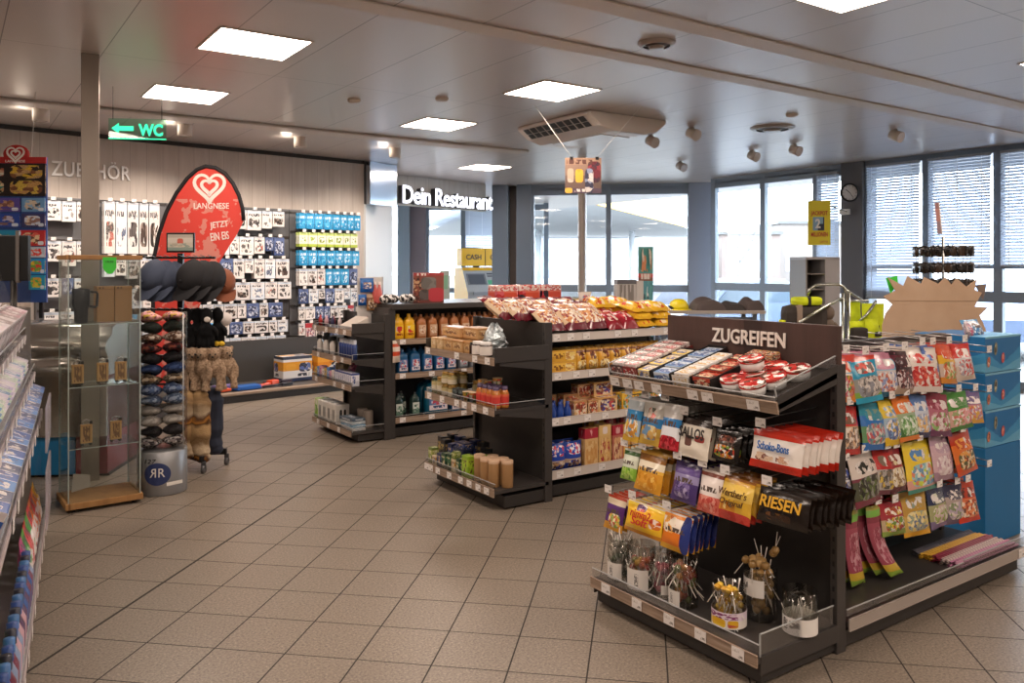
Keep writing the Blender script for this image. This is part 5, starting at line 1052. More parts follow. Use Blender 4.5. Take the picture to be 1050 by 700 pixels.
kz = NB('black and white print', .5); kz.color(kz.ramp(kz.noise(kz.obj(), 28, 2), [(.44, '#e4e0dc'), (.5, '#1e1c1c')], True))
for k in range(4):
    put('wrapped_bundle', [MB().ball((0, 0, .045), .055, 0, 12, 1.2, .9, .8).mesh('wrapped_bundle', kz.m)], W2(r3o, 0, .0+.095*k, -.30+.05*(k % 2), TOPZ), .3*k, 'black and white printed bundle on the top board, %s from the end panel' % od(k), 'bundle', 'black and white bundles')
pkr = pack('red drinks wrap', [(0, '#d8503c'), (.5, '#e0705c'), (.62, '#e8d0c8')], [(.02, .3, .05, .6, ['#c02c34', '#2a1c2c', '#d8606a'], 3), (.1, .95, .6, 1., ['#e8d8d0', '#c8404a', '#f0e4dc', '#d88a80'], 7)], [], .2, .4, .4)
for k in range(3): put('drinks_pack', [MB().box(-.13, .13, -.09, .09, 0, .155, 0, .018).mesh('drinks_pack', pkr)], W2(r3o, 0, 1.36+.28*k, -.20, TOPZ), .05*(-1)**k, 'shrink wrapped pack of red bottles on the top board, %s from the gift box' % od(k), 'drinks pack', 'red drinks packs')
# hanging snack card at the end of this gondola
cs = thing('clip_strip', 'upright card stand holding snack packets at the oil gondola end', 'stand', W2(r3o, 0, .07, -.08, TOPZ))
MB().cyl((0, 0, .0), (0, 0, .245), .008).build('pole', CHROME, cs); MB().lathe([(.06, 0), (.06, .012), (.02, .02)], n=18).build('base', ANTH, cs)
MB().box(-.26, -.01, -.012, -.006, -.19, .245, 0, .003).build('card', M('grey white card', '#d0ccc8', .5), cs)
bluebag = pack('blue snack packet', [(0, '#1c5aa8'), (.3, '#2468b4')], [(.15, .85, .25, .7, ['#1c4a94', '#8a5a3a', '#2a70bc', '#e0d8d0'], 4)], [], .22, .3)
bp = [bag(.13, .13, .03, bluebag, 401)]; nutb = pack('nut packet', [(0, '#a8784a'), (.4, '#8a5a3a'), (.8, '#c8a888')], [(.1, .9, .1, .7, ['#c89a6a', '#5a3a28', '#e0d0b8'], 6)], [], .25); np_ = [bag(.11, .15, .03, nutb, 402)]
put('snack_packet', bp, W2(r3o, 0, -.105, -.115, 1.45), -.1, 'blue snack packet topmost on the upright card stand', 'snack packet')
put('snack_packet', np_, W2(r3o, 0, -.05, -.115, 1.30), -.1, 'nut packet below the blue packet on the card stand', 'snack packet')
put('snack_packet', [bag(.08, .10, .03, bluebag, 403)], W2(r3o, 0, -.15, -.115, 1.30), -.1, 'smaller blue packet beside the nut packet on the card stand', 'snack packet')
rb = [MB().lathe([(.001, 0), (.026, 0), (.03, .02), (.03, .11), (.012, .16), (.012, .18)], n=14, caps=False).mesh('bottle', M('coral bottle', '#c8605a', .3)), ('cap', MB().lathe([(.014, .175), (.014, .2), (.001, .2)], n=12, caps=False).mesh('cap', M('pale cap', '#e0d0c8', .4)))]
for k in range(2): put('bottle', rb, W2(r3o, 0, -.02, -.20+.09*k, TOPZ if k == 0 else TOPZ), 0, 'coral plastic bottle beside the card stand, %s' % ['front one', 'back one'][k], 'bottle', 'coral bottles')
# ---------------------------------------------------------------- ACCESSORY WALL: base unit, peg panels and blister packs
def wput(name, meshes, x, y, z, label, cat, group=None, rz=0., rx=0.): return put(name, meshes, wl(x, y, z), WRZ+rz, label, cat, group, rx)
bench = thing('base_unit', 'long low base unit with a wooden top edge under the peg wall', 'shelf', wl(0, 0, 0), WRZ)
BX0, BX1 = .3, 4.55
MB().box(BX0, BX1, -1.20, -.05, .0, .075).build('plinth', ANTH2, bench)
MB().box(BX0, BX1, -1.21, -.06, .075, .10).build('top', M('base unit deck', '#4a4542', .5), bench)
MB().box(BX0, BX1, -1.225, -1.12, .085, .112, 0, .004).build('edge_strip', RAIL, bench)
MB().box(BX0, BX1, -.32, -.06, .10, .62).build('back_panel', M('dark bench back', '#3a3836', .6), bench)
PBACK = M('peg panel grey', '#6a6a6c', .5, .2)
FACES = []
for i, (ca, cb, pics) in enumerate([
  ('#dcd6d2', '#c9d3de', ['#dcd6d2', '#2c2a2c', '#e0dcd8', '#5a5452']), ('#e0dad6', '#b8c6d4', ['#1e1c1e', '#e0dad6', '#8a8482', '#e0dad6']),
  ('#d8d2ce', '#d8d2ce', ['#c8c0ba', '#3a3634', '#a04a3a', '#e0dad4']), ('#cfd6de', '#dcd8d6', ['#3a4a6a', '#dcd8d6', '#6a7a94', '#e4e0dc']),
  ('#d4cecb', '#c2ccd8', ['#4a3a34', '#8a7a70', '#e0dcd8', '#2c2826'])]):
    FACES.append(pack('blister card %d' % i, [(0, ca), (.86, cb), (.95, '#b8bcc4')], [(.12, .88, .14, .62, pics, 4), (.1, .9, .68, .84, ['#dcd6d2', pics[1], '#e4dfdb'], 7)], [(.12, .7, .72, .82, '#3a3a44', 10)], .35))
BLUEP = pack('cyan pouch', [(0, '#2a86b8'), (.3, '#3a98c8'), (.85, '#2f8fc0')], [(.15, .85, .15, .6, ['#5ab0d8', '#2a7cb0', '#c8dce8', '#3a98c8'], 4)], [(.15, .8, .66, .8, '#e0eef4', 9)], .25, .3)
GREENP = pack('green white pouch', [(0, '#a8b84a'), (.2, '#d8d8c8'), (.8, '#b8c878')], [(.2, .8, .3, .7, ['#d8d8d0', '#9ab04a', '#e4e4dc', '#7a8a3a'], 4)], [], .3)
DARKB = pack('dark blue card', [(0, '#3a4a74'), (.5, '#5a6a94')], [(.1, .9, .1, .8, ['#2c2c3a', '#8a94b0', '#c8ccd8', '#3a4464'], 5)], [], .35)
CYANC = pack('bright blue card', [(0, '#3a8ac8'), (.5, '#5aa8d8')], [(.15, .85, .15, .8, ['#2a6aa8', '#8ac0e0', '#e0e8ee'], 4)], [], .3)
REDC = pack('red topped card', [(0, '#c8b8b4'), (.7, '#b83038')], [(.1, .9, .1, .68, ['#e0d8d4', '#8a3a44', '#5a4a6a', '#c8a0a0'], 5)], [], .35)
_BL = {}
def blister(w, h, mat):
    key = (round(w, 3), round(h, 3), mat.name)
    if key not in _BL: _BL[key] = MB().box(-w/2, w/2, -.028, .0, -h, 0, 0, .006).mesh('blister_pack', mat)
    return _BL[key]
BAYS = [('left', .32, .92, [2.28, 1.84, 1.43, 1.06, .80]), ('pole', .92, 1.72, [2.30, 1.66, 1.30, 1.00, .78]), ('mid', 1.72, 3.33, [2.28, 1.94, 1.66, 1.36, 1.09, .86, .66]), ('end', 3.33, 4.36, [2.28, 2.02, 1.78, 1.53, 1.26, 1.02, .80])]
random.seed(71)
WH = {'left': 'behind the frozen treat menu', 'pole': 'behind the glass case', 'mid': 'between flag and blue pouches', 'end': 'with the blue pouches'}
for bi, (bn, x0, x1, rows) in enumerate(BAYS):
    pp = thing('peg_panel', 'grey peg panel %s on the accessory wall' % WH[bn], 'peg panel', wl(0, 0, 0), WRZ)
    MB().box(x0+.004, x1-.004, -.10, -.005, .63, 2.33).build('panel', PBACK, pp)
    gname = 'blister packs on the peg panel '+WH[bn]
    for ri, z in enumerate(rows):
        nxt = rows[ri+1] if ri+1 < len(rows) else z-.26
        MB().box(x0+.01, x1-.01, -.115, -.10, z-.005, z+.025).build('hook_rail', ANTH, pp)
        hmax = z-nxt-.045
        x = x0+.045; c = 0
        while x < x1-.05:
            if bn == 'end': w = random.choice([.10, .115, .13]) if ri < 4 else random.choice([.09, .12, .14])
            elif bn == 'pole' and ri == 0: w = random.choice([.10, .12])
            else: w = random.choice([.115, .14, .165, .19])
            if x+w > x1-.02: break
            h = min(hmax, (w*random.uniform(1.5, 2.0) if w < .15 else w*random.uniform(1.15, 1.5)))
            if bn == 'pole' and ri == 0: h = hmax
            mat = random.choice(FACES); desc = 'white blister pack'
            if bn == 'end':
                if ri in (0, 2) or (ri == 3 and x > x0+.4 and x < x0+.75): mat, desc, h = BLUEP, 'cyan wet wipe pouch', hmax
                elif ri == 1: mat, desc, h = GREENP, 'green and white pouch', hmax
                elif ri == 3 and x >= x0+.75: mat, desc, h = DARKB, 'dark patterned pack', hmax
                elif ri > 3 and random.random() < .4: mat, desc = random.choice([(REDC, 'red topped pack'), (DARKB, 'dark patterned pack')])
            elif random.random() < .12: mat, desc = random.choice([(DARKB, 'navy pack'), (CYANC, 'bright blue pack')])
            xc = x+w/2
            L = .24
            hk = MB().tube([(xc, -.11, z+.012), (xc, -L-.07, z+.012)], .003, 0, 4).build('hook', CHROME, pp); link('price_tag', TAGS_ME, hk, (xc, -L-.075, z+.04))
            nb = 2 if (ri < 4 and bn != 'left') else 1
            for q in range(nb):
                wput('blister_pack', [blister(w, h, mat)], xc+.004*q, -L-.02+q*.075, z, '%s, %s row down, %s along%s, %s' % (desc, od(ri), od(c), '' if q == 0 else ' behind', WH[bn]), 'blister pack', gname, random.uniform(-.03, .03))
            x += w+.008; c += 1
# letters on the planks
za = on_line(52, WA, WB)-WA; zb_ = on_line(133, WA, WB)-WA; za, zb_ = za.dot((WB-WA).normalized()), zb_.dot((WB-WA).normalized())
link_t = text_mesh('ZUBEHÖR', M('silver letters', '#efecea', .4), zb_-za, .205, .02, .012, 0., 1.08)
o = tag(link('wall_lettering', link_t, None, wl((za+zb_)/2, -.02, EYE+(HYP-173)*9.35/FPX), WRZ), 'pale silver letters spelling the accessories heading on the plank wall', 'lettering')
# goods lying on the base unit
yb_ = pack('yellow compressor box', [(0, '#2c3450'), (.12, '#dcd8d4'), (.42, '#d8952c'), (.78, '#dcd8d4'), (.88, '#3a4050')], [(.55, .95, .35, .72, ['#3a4a8a', '#2c2c34', '#c8c4c0', '#5a6aa0'], 5), (.1, .45, .45, .7, ['#e0a03a', '#d8902c'], 2)], [(.5, .9, .18, .3, '#3a3a44', 9)], .35)
wput('carton_box', [carton(.40, .26, .31, yb_, .004)], 3.12, -.62, .113, 'yellow and white cardboard box on the base unit with a tool picture', 'box')
wput('carton_box', [carton(.38, .26, .29, pack('orange compressor box', [(0, '#d8861c'), (.7, '#e09a30')], [(.4, .9, .2, .8, ['#3a4a7a', '#e0dcd8', '#d8861c', '#2c2c34'], 4)], [], .35), .004)], 3.60, -.60, .113, 'orange cardboard box on the base unit nearest the oil gondola', 'box')
for (nm, w, d, h, col, x, y, rz, lab) in [('tool_case', .30, .16, .06, '#2a62b0', 2.33, -1.0, .05, 'blue flat case lying on the wooden edge of the base unit'), ('ice_scraper', .34, .09, .05, '#d8502c', 2.66, -.86, .5, 'orange red scraper lying on the base unit beside the blue case'),
    ('ice_scraper', .30, .10, .03, '#e0603c', 1.98, -1.0, .1, 'orange flat packet lying on the base unit under the soft toys'), ('brush', .36, .07, .04, '#3a3440', 2.82, -.80, -.1, 'dark brush lying behind the orange red scraper'), ('tool_case', .26, .14, .07, '#6a5a8a', 2.12, -.88, .2, 'purple grey case lying behind the blue case'), ('brush', .40, .06, .035, '#26242a', 2.70, -1.05, .15, 'black scraper handle lying along the wooden edge')]:
    m = MB().box(-w/2, w/2, -d/2, d/2, 0, h*.8, 0, .008)
    if nm == 'ice_scraper': m = MB().box(-w/2, w*.1, -d*.3, d*.3, 0, h*.6, 0, .01).box(w*.1, w/2, -d/2, d/2, 0, h, 0, .006)
    if nm == 'brush': m = MB().cyl((-w/2, 0, .018), (w*.15, 0, .018), .014).box(w*.12, w/2, -d/2, d/2, 0, h, 0, .006)
    wput(nm, [m.mesh(nm, M('case '+col, col, .4))], x, y, .113, lab, nm.replace('_', ' '), None, rz)
# ---------------------------------------------------------------- GLASS CASE with tumbler, boxes and carded goods
OAK = plank_mat('oak veneer', ['#8a6238', '#a87c4a', '#bb9058', '#7a552e'], .6)
gc_o, gc_r = Vector((.615, 5.80, 0)), math.radians(3)
gcs = thing('display_case', 'tall narrow glass display case on an oak base with an oak top', 'display case', gc_o, gc_r)
CW, CD, CHT = .425, .335, 1.60
MB().box(-.015, CW+.015, -.015, CD+.015, .022, .062, 0, .004).build('base', OAK, gcs)
for x in (.03, CW-.03):
    for y in (.03, CD-.03): MB().cyl((x, y, 0), (x, y, .024), .016, 0, 10).build('foot', BLACK, gcs)
MB().box(-.012, CW+.012, -.012, CD+.012, CHT, CHT+.028, 0, .003).build('top', OAK, gcs)
GED = M('glass edge', '#a8b4b0', .2)
for nm, a in (('front_pane', (0, CW, 0, .005)), ('back_pane', (0, CW, CD-.005, CD)), ('side_pane', (0, .005, .006, CD-.006)), ('side_pane', (CW-.005, CW, .006, CD-.006))):
    MB().box(*a, .062, CHT).build(nm, CASEGLASS, gcs)
for x in (.002, CW-.002):
    for y in (-.0005, CD+.0005): MB().box(x-.003, x+.003, y-.003, y+.003, .062, CHT).build('glass_edge', GED, gcs)
for z in (.40, .79, 1.19):
    MB().box(.008, CW-.008, .008, CD-.008, z-.006, z).build('glass_shelf', CASEGLASS, gcs); MB().box(.008, CW-.008, .007, .009, z-.006, z).build('shelf_edge', GED, gcs)
MB().box(CW-.02, CW-.005, -.012, .0, CHT-.04, CHT-.015).build('lock', CHROME, gcs)
def onc(name, meshes, x, y, z, label, cat, group=None, rz=0.): return put(name, meshes, W2(gc_o, gc_r, x, y, z), gc_r+rz, label, cat, group)
TUM = M('black tumbler', '#22252a', .35)
tm = MB().lathe([(.001, 0), (.038, 0), (.040, .005), (.042, .09), (.052, .115), (.053, .215), (.050, .222), (.001, .224)], n=24, caps=False).mesh('tumbler', TUM)
th = MB().tube([(.05, 0, .20), (.092, 0, .198), (.098, 0, .185), (.094, 0, .11), (.085, 0, .10), (.05, 0, .105)], .008, 0, 8).mesh('handle', TUM)
onc('tumbler', [tm, ('handle', th)], .095, .13, 1.19, 'matt black travel tumbler with a square handle in the glass case', 'tumbler')
KR = pack('kraft box', [(0, '#9a7448'), (.9, '#8a653c'), (.93, '#a37c50')], [], [(.12, .4, .93, .97, '#4a3420', 9)], .6)
for k, x in enumerate((.245, .355)): onc('kraft_box', [MB().box(-.053, .053, -.05, .05, 0, .235, 0, .002).mesh('kraft_box', KR)], x-.0, .20, 1.19, 'brown kraft gift box in the glass case, %s' % ['beside the black tumbler', 'nearest the glass side'][k], 'box', 'kraft gift boxes')
kc = pack('carded bottle print', [(0, '#b08a56'), (.85, '#a87f4c')], [(.22, .78, .2, .8, ['#b08a56', '#5a4026', '#a8824e', '#b08a56'], 6)], [(.2, .8, .1, .9, '#6a4a2c', 7)], .5)
cm = MB().box(-.035, .035, -.012, .012, .012, .135, 0, .004).mesh('multi_tool', kc)
clip = MB().tube([(-.02, 0, .135), (-.02, 0, .155), (0, 0, .165), (.02, 0, .155), (.02, 0, .135)], .004, 0, 6).mesh('steel_clip', CHROME); ft = MB().box(-.032, -.016, -.018, .018, 0, .014, 0, .003).box(.016, .032, -.018, .018, 0, .014, 0, .003).mesh('stand', BLACK)
bl_ = MB().box(.02, .036, -.01, .01, .128, .155, 0, .003).mesh('black_clip', BLACK)
for k, (x, y, z) in enumerate([(.07, .10, .79), (.22, .12, .79), (.33, .12, .79), (.12, .10, .40), (.30, .12, .40)]):
    onc('multi_tool', [cm, ('steel_clip', clip), ('stand', ft), ('black_clip', bl_)], x, y, z, 'wooden carded tool with steel clip, %s' % ['upper glass shelf nearest the freezer', 'middle one on the upper glass shelf', 'upper glass shelf nearest the cap tower', 'lower glass shelf nearest the freezer', 'lower glass shelf nearest the cap tower'][k], 'tool', 'carded tools in the glass case')
onc('fan_card', [MB().prism([(-.06, 0), (.05, .02), (.05, .10), (-.05, .12)], -.002, .002).mesh('fan_card', M('pale card', '#a8a49c', .5))], .12, .25, .07, 'pale printed card leaning on the floor of the glass case', 'card')
gt = MB(); pts = [(-.04, .05), (.04, .05), (.04, -.02), (.02, -.05), (0, -.06), (-.02, -.05), (-.04, -.02)]
gt.prism(pts[::-1], -.002, .002)
o = onc('price_flag', [gt.mesh('price_flag', M('neon green card', '#3ccf3a', .5)), ('lettering', text_mesh('19,99', M('marker ink', '#1c3a1c', .5), .045, .014, .002))], .235, -.02, CHT-.035, 'neon green price flag stuck to the top of the glass case', 'price flag')
for c_ in o.children: c_.location = (0, -.004, .02)

# ---------------------------------------------------------------- CAP TOWER
ct_o = at(166.5, 500, 5.66); ct_o.z = 0; ct_r = CAMZ+.35
ctw = thing('cap_tower', 'round silver drum stand with a clear tube stacked full of caps', 'display stand', ct_o, ct_r)
ctw.scale = (1.14, 1.14, .975)
MB().lathe([(.001, .0), (.138, 0), (.142, .006), (.142, .30), (.138, .306), (.001, .306)], n=36, caps=False).build('drum', M('silver drum', '#9a9c9e', .35, .5), ctw)
tube = MB(); rows = [[(.142*math.sin(t), -.142*math.cos(t), z) for t in [(-.5+i/30)*2*PI*.999 for i in range(31)]] for z in (.306, 1.27)]
tube.grid(rows).build('clear_tube', clear('clear tube', (.97, .97, .97), .07), ctw)
for a in (-1.0, 1.0): MB().cyl((.143*math.sin(a), -.143*math.cos(a), .30), (.143*math.sin(a), -.143*math.cos(a), 1.27), .004, 0, 6).build('tube_edge', EDGE, ctw)
NAVY = M('navy badge', '#2c3a68', .4); CREAM = M('cream ink', '#e8e4dc', .5)
def curved(bm_me, R):     # wraps a flat XZ mesh round the drum
    for v in bm_me.vertices:
        t = v.co.x/R; y = v.co.y
        v.co = Vector(((R-y)*math.sin(t), -(R-y)*math.cos(t), v.co.z))
    return bm_me
def disc_mesh(r, mat, name, n=32): 
    m = MB(); rows = [[(r*q*math.cos(2*PI*i/n), 0, r*q*math.sin(2*PI*i/n)) for i in range(n+1)] for q in (.01, .35, .7, 1)]
    return m.grid(rows, 0, True, True).mesh(name, mat)
b1 = link('badge', curved(disc_mesh(.078, NAVY, 'badge'), .1445), ctw, (0, 0, .155)); b1.rotation_euler.z = -.15
l1 = link('lettering', curved(text_mesh('R', CREAM, .036, .06, .002, .0), .146), ctw, (0, 0, .165)); l1.rotation_euler.z = .03
l2 = text_mesh('R', CREAM, .036, .06, .002, .0)
for v in l2.vertices: v.co.x *= -1
l2.flip_normals(); l2o = link('lettering', curved(l2, .146), ctw, (0, 0, .165)); l2o.rotation_euler.z = -.31
MB().box(-.05, .05, -.0, .002, -.012, .012, 0).xf(Matrix.Translation((0, 0, .0))).build('sticker', CREAM, ctw, (.075, -.132, .085), .55)
lt = link('lettering', curved(text_mesh('127', M('black ink', '#1c1c1c', .5), .07, .03, .002, 0, .2), .1445), ctw, (0, 0, .245)); lt.rotation_euler.z = -.42
CAPC = [('pink flowered', ['#c88a90', '#e0a8a8', '#c8a84a', '#6a3a44']), ('dark green and black', ['#26302a', '#1c1e1c']), ('tan and white striped', ['#8a6a54', '#cfc2b4', '#5a4034']), ('dark red and black', ['#5a2028', '#1e1a1c', '#8a4a3a']),
        ('black', ['#1a1a1e', '#26262a']), ('navy', ['#24365e', '#3a4f7c']), ('blue check', ['#3a4a6e', '#5a6e94', '#8a9ab4']), ('leopard', ['#3a2e26', '#8a745a', '#c0b09a']), ('steel blue', ['#4a5a74', '#8a98ac']), ('grey knit', ['#8a8680', '#a09a92']), ('pale grey knit', ['#9a9690', '#b8b4ac']), ('black knit', ['#1e1c1e', '#2c2a2c']), ('patterned white', ['#c8c4c0', '#3a3436', '#8a8080'])]
def cap_mat(n, cols):
    if 'cap '+n in MATS: return MATS['cap '+n]
    k = NB('cap '+n, .8, 0, .2); vo = k.n('ShaderNodeTexVoronoi'); k.put(vo.inputs['Vector'], k.obj()); vo.inputs['Scale'].default_value = 75
    sp = k.n('ShaderNodeSeparateXYZ'); k.t.links.new(vo.outputs['Color'], sp.inputs[0]); k.color(k.ramp(sp.outputs[0], [(i/len(cols), c) for i, c in enumerate(cols)], True)); k.bump(k.noise(k.obj(), 120, 2), .4, .003); return k.m
def folded(mat, seed):
    m = MB(); n = 18; rows = []
    for j in range(9):
        ph = -PI/2+PI*j/8
        rows.append([(.066*math.cos(ph)*math.copysign(abs(math.cos(t))**.8, math.cos(t))*(1+.06*noise.noise(Vector((math.cos(t)*2, math.sin(t)*2, seed)))), .105*math.cos(ph)*math.sin(t), .036*math.sin(ph)*(1+.25*math.sin(t*1.0+seed))-.012*math.sin(t)) for t in [2*PI*i/n-PI/2 for i in range(n+1)]])
    return m.grid(rows).mesh('folded_cap', mat)
CST = [0, 1, 2, 3, 4, 5, 8, 7, 6, 6, 9, 10, 11, 12]
z = .35; tier = 0
for tier, ci in enumerate([12, 11, 10, 9, 8, 6, 7, 5, 4, 3, 2, 1, 0]):
    n_, cols = CAPC[ci]; mt = cap_mat(n_, cols)
    for sx in (-1, 1):
        put('folded_cap', [folded(mt, tier*2+sx)], W2(ct_o, ct_r, .074*sx, -.006, .342+tier*.0715+.008*(sx > 0)), ct_r+.1*sx, '%s folded cap in the clear tower, %s one' % (n_, 'aisle side' if sx > 0 else 'glass case side'), 'cap', 'folded caps in the clear tower', 0, (1.14, 1.14, 1.02))

# ---------------------------------------------------------------- HAT STAND on castors
hs_o = at(185.5, 470, 6.35); hs_o.z = 0; hs_r = CAMZ
hs = thing('hat_stand', 'black rolling stand with crossbars, hung with caps, gloves and soft toys', 'stand', hs_o, hs_r)
BM2 = M('black steel', '#17181a', .4, .3)
MB().box(-.02, .02, -.02, .02, .09, 1.66, 0, .003).build('pole', BM2, hs)
for (x, y) in ((.34, .05), (.26, -.22), (-.3, .1), (-.12, .3)):
    m = MB(); d = Vector((x, y, 0)); n_ = Vector((-y, x, 0)).normalized()*.022
    P = [Vector((0, 0, 0))+n_, d+n_, d-n_, -n_]
    m.face([p+UP*.13 for p in P][::-1]).face([p+UP*.085 for p in P]); 
    for a_, b_ in zip(P, P[1:]+P[:1]): m.face([a_+UP*.085, a_+UP*.13, b_+UP*.13, b_+UP*.085])
    leg = m.build('leg', BM2, hs)
    MB().cyl((x-.012, y, .03), (x+.012, y, .03), .03, 0, 14).box(x-.016, x+.016, y-.008, y+.008, .03, .088).build('castor', M('castor grey', '#5a5a5c', .4, .4), leg)
for z_, xw in ((1.625, .27), (1.22, .26), (.86, .24)):
    MB().cyl((-xw, 0, z_), (xw, 0, z_), .009, 0, 8).build('crossbar', BM2, hs)
    for x in [-xw+.02+i*(2*xw-.04)/9 for i in range(10)]: MB().cyl((x, .0, z_+.005), (x, -.11, z_+.02), .003, 0, 5).build('peg', CHROME, hs)
fr = MB().box(-.11, .11, -.012, .008, 1.665, 1.82, 0, .004).build('sign_frame', BM2, hs)
MB().box(-.098, .098, -.014, -.011, 1.68, 1.806).build('sign_card', pack('stand card', [(0, '#8a9a90'), (.2, '#c8c0b0'), (.5, '#d0c8bc'), (.8, '#b8b0a4')], [(.38, .62, .25, .75, ['#b03a34', '#d8c8b8', '#c86a5a'], 3), (.1, .9, .2, .45, ['#8a9a90', '#b0a898', '#c8c0b0'], 5)], [], .4), fr)
def hung_cap(mat):
    m = MB(); n = 18; rows = []
    for j in range(9):                    # crown hanging by its strap, front panel down and towards -Y
        ph = PI/2*j/8; rows.append([(.098*math.cos(ph)**.8*math.cos(t), -.125*math.sin(ph)+.03, -.10+.105*math.cos(ph)**.8*math.sin(t)-.03*math.sin(ph)) for t in [2*PI*i/n for i in range(n+1)]])
    m.grid(rows, 0, True, True); m.ball((0, -.10, -.135), .010, 0, 6)
    crown = m.mesh('hung_cap', mat)
    b = MB()
    for dy in (0, .004):
        rows = []
        for j in range(7):
            v = j/6; rows.append([((1-.22*v*v)*.098*math.sin(t), dy-.02-.085*v-.045*math.cos(t)*(1-v*.3)+.02, -.165-.095*v*math.cos(t*.55)) for t in [(-.5+i/12)*2.6 for i in range(13)]])
        b.grid(rows)
    return [crown, ('brim', b.mesh('brim', mat))]
cb_, ck_ = hung_cap(M('slate blue cotton', '#3a4356', .85)), hung_cap(M('black cotton', '#17171b', .85))
for k in range(3): put('baseball_cap', cb_, W2(hs_o, hs_r, -.155+.055*k, -.15+.06*k, 1.61-.008*k), hs_r-.35+.12*k, 'slate blue baseball cap on the top crossbar, %s from the outer end' % od(k), 'cap', 'slate blue baseball caps', 0, (1.12, 1.1, 1.2))
for k in range(3): put('baseball_cap', ck_, W2(hs_o, hs_r, .135+.055*k, -.15+.06*k, 1.61-.008*k), hs_r-.35+.12*k, 'black baseball cap on the top crossbar, %s from the pole' % od(k), 'cap', 'black baseball caps', 0, (1.12, 1.1, 1.2))
put('baseball_cap', hung_cap(M('rust cotton', '#7a452c', .85)), W2(hs_o, hs_r, .295, .10, 1.54), hs_r+.5, 'rust brown cap at the outer end behind the black caps', 'cap')
def glove(mat, seed):
    m = MB(); m.ball((0, 0, -.16), .05, 0, 10, 1, .45, 1.3); m.ball((0, 0, -.05), .042, 0, 10, 1, .5, 1.4)
    for i in range(4): m.tube([(-.036+.024*i, 0, -.19), (-.04+.027*i, -.005, -.25-.012*(i in (1, 2))), (-.04+.027*i, .0, -.275-.012*(i in (1, 2)))], [.014, .013, .008], 0, 6)
    m.tube([(.035, 0, -.13), (.062, -.01, -.16), (.068, -.01, -.20)], [.016, .014, .008], 0, 6)
    return m
BG = M('black fleece', '#0f1012', .9, 0, .2)
def remesh(o, vs): 
    md = o.modifiers.new('remesh', 'REMESH'); md.mode = 'VOXEL'; md.voxel_size = vs; md.use_smooth_shade = True; return o
for k, (x, y, rz) in enumerate([(.09, -.12, .2), (.165, -.10, -.1), (.245, -.13, .1), (.30, -.04, -.3)]):
    o = put('glove', [glove(BG, k).mesh('glove', BG)] if k != 2 else [glove(BG, k).mesh('glove', BG), ('white_tag', MB().ball((.015, -.033, -.075), .02, 0, 10, 1, .15, 1).mesh('white_tag', M('tag white', '#d0c8c0', .5)))], W2(hs_o, hs_r, x, y, 1.235), hs_r+rz, 'black fleece glove on the middle crossbar, %s from the pole' % od(k), 'glove', 'black fleece gloves'); o.scale = (1.3, 1.3, 1.08); remesh(o, .007)
for k, (x, y) in enumerate([(.02, -.04), (.335, .02)]):
    put('round_tag_card', [MB().lathe([(.001, 0), (.055, 0), (.055, .003), (.001, .003)], n=20, caps=False).xf(Matrix.Rotation(PI/2, 4, 'X')).mesh('round_tag_card', pack('round card', [(0, '#d8d0cc')], [(.2, .8, .15, .6, ['#c83a3a', '#d8d0cc', '#3a5a9a', '#e0d8d4'], 4)], [], .4))], W2(hs_o, hs_r, x, y, 1.145), hs_r+.4*k, 'round white and red packet on the middle crossbar, %s' % ['beside the pole', 'at the outer end behind the gloves'][k], 'packet')
FUR = NB('beige plush', .95, 0, .1); FUR.color(FUR.ramp(FUR.noise(FUR.obj(), 70, 3), [(.3, '#7a6450'), (.6, '#a89078'), (.8, '#c2ac94')])); FUR.bump(FUR.noise(FUR.obj(), 160, 3), .9, .006)
def plush(seed, s=1.):
    m = MB(); m.ball((0, 0, -.07*s), .055*s, 0, 12); m.ball((0, 0, -.17*s), .062*s, 0, 12, 1, .9, 1.25)
    for sx in (-1, 1):
        m.tube([(.045*s*sx, 0, -.12*s), (.075*s*sx, -.02, -.19*s), (.065*s*sx, -.03, -.26*s)], [.024*s, .024*s, .026*s], 0, 8); m.tube([(.03*s*sx, 0, -.22*s), (.05*s*sx, -.03, -.28*s), (.045*s*sx, -.045, -.345*s)], [.028*s, .027*s, .03*s], 0, 8); m.ball((.05*s*sx, 0, -.035*s), .02*s, 0, 8, 1, .6, 1)
    return m.mesh('soft_toy', FUR.m)
eyes = MB().ball((-.02, -.053, -.065), .007, 0, 8).ball((.02, -.053, -.065), .007, 0, 8).ball((0, -.058, -.085), .008, 0, 8).mesh('face', BLACK)
for k, (x, y, rz) in enumerate([(.14, -.12, .3), (.22, -.14, -.2), (.30, -.12, .2), (.36, -.03, .9)]):
    o = put('soft_toy', [plush(k), ('face', eyes)], W2(hs_o, hs_r, x, y, .955), hs_r+rz, 'beige plush toy hung under the gloves, %s from the pole' % od(k), 'soft toy', 'beige plush toys on the stand'); remesh(o, .009)
put('toy_bow', [MB().ball((-.02, 0, 0), .02, 0, 8, 1.2, .6, 1).ball((.02, 0, 0), .02, 0, 8, 1.2, .6, 1).mesh('toy_bow', M('yellow felt', '#e0b830', .8))], W2(hs_o, hs_r, .335, -.10, .965), hs_r, 'yellow felt bow above the outermost plush toy', 'bow')
PLB = NB('brown knit', .95, 0, .1); sp_n = PLB.n('ShaderNodeSeparateXYZ'); PLB.t.links.new(PLB.obj(), sp_n.inputs[0])
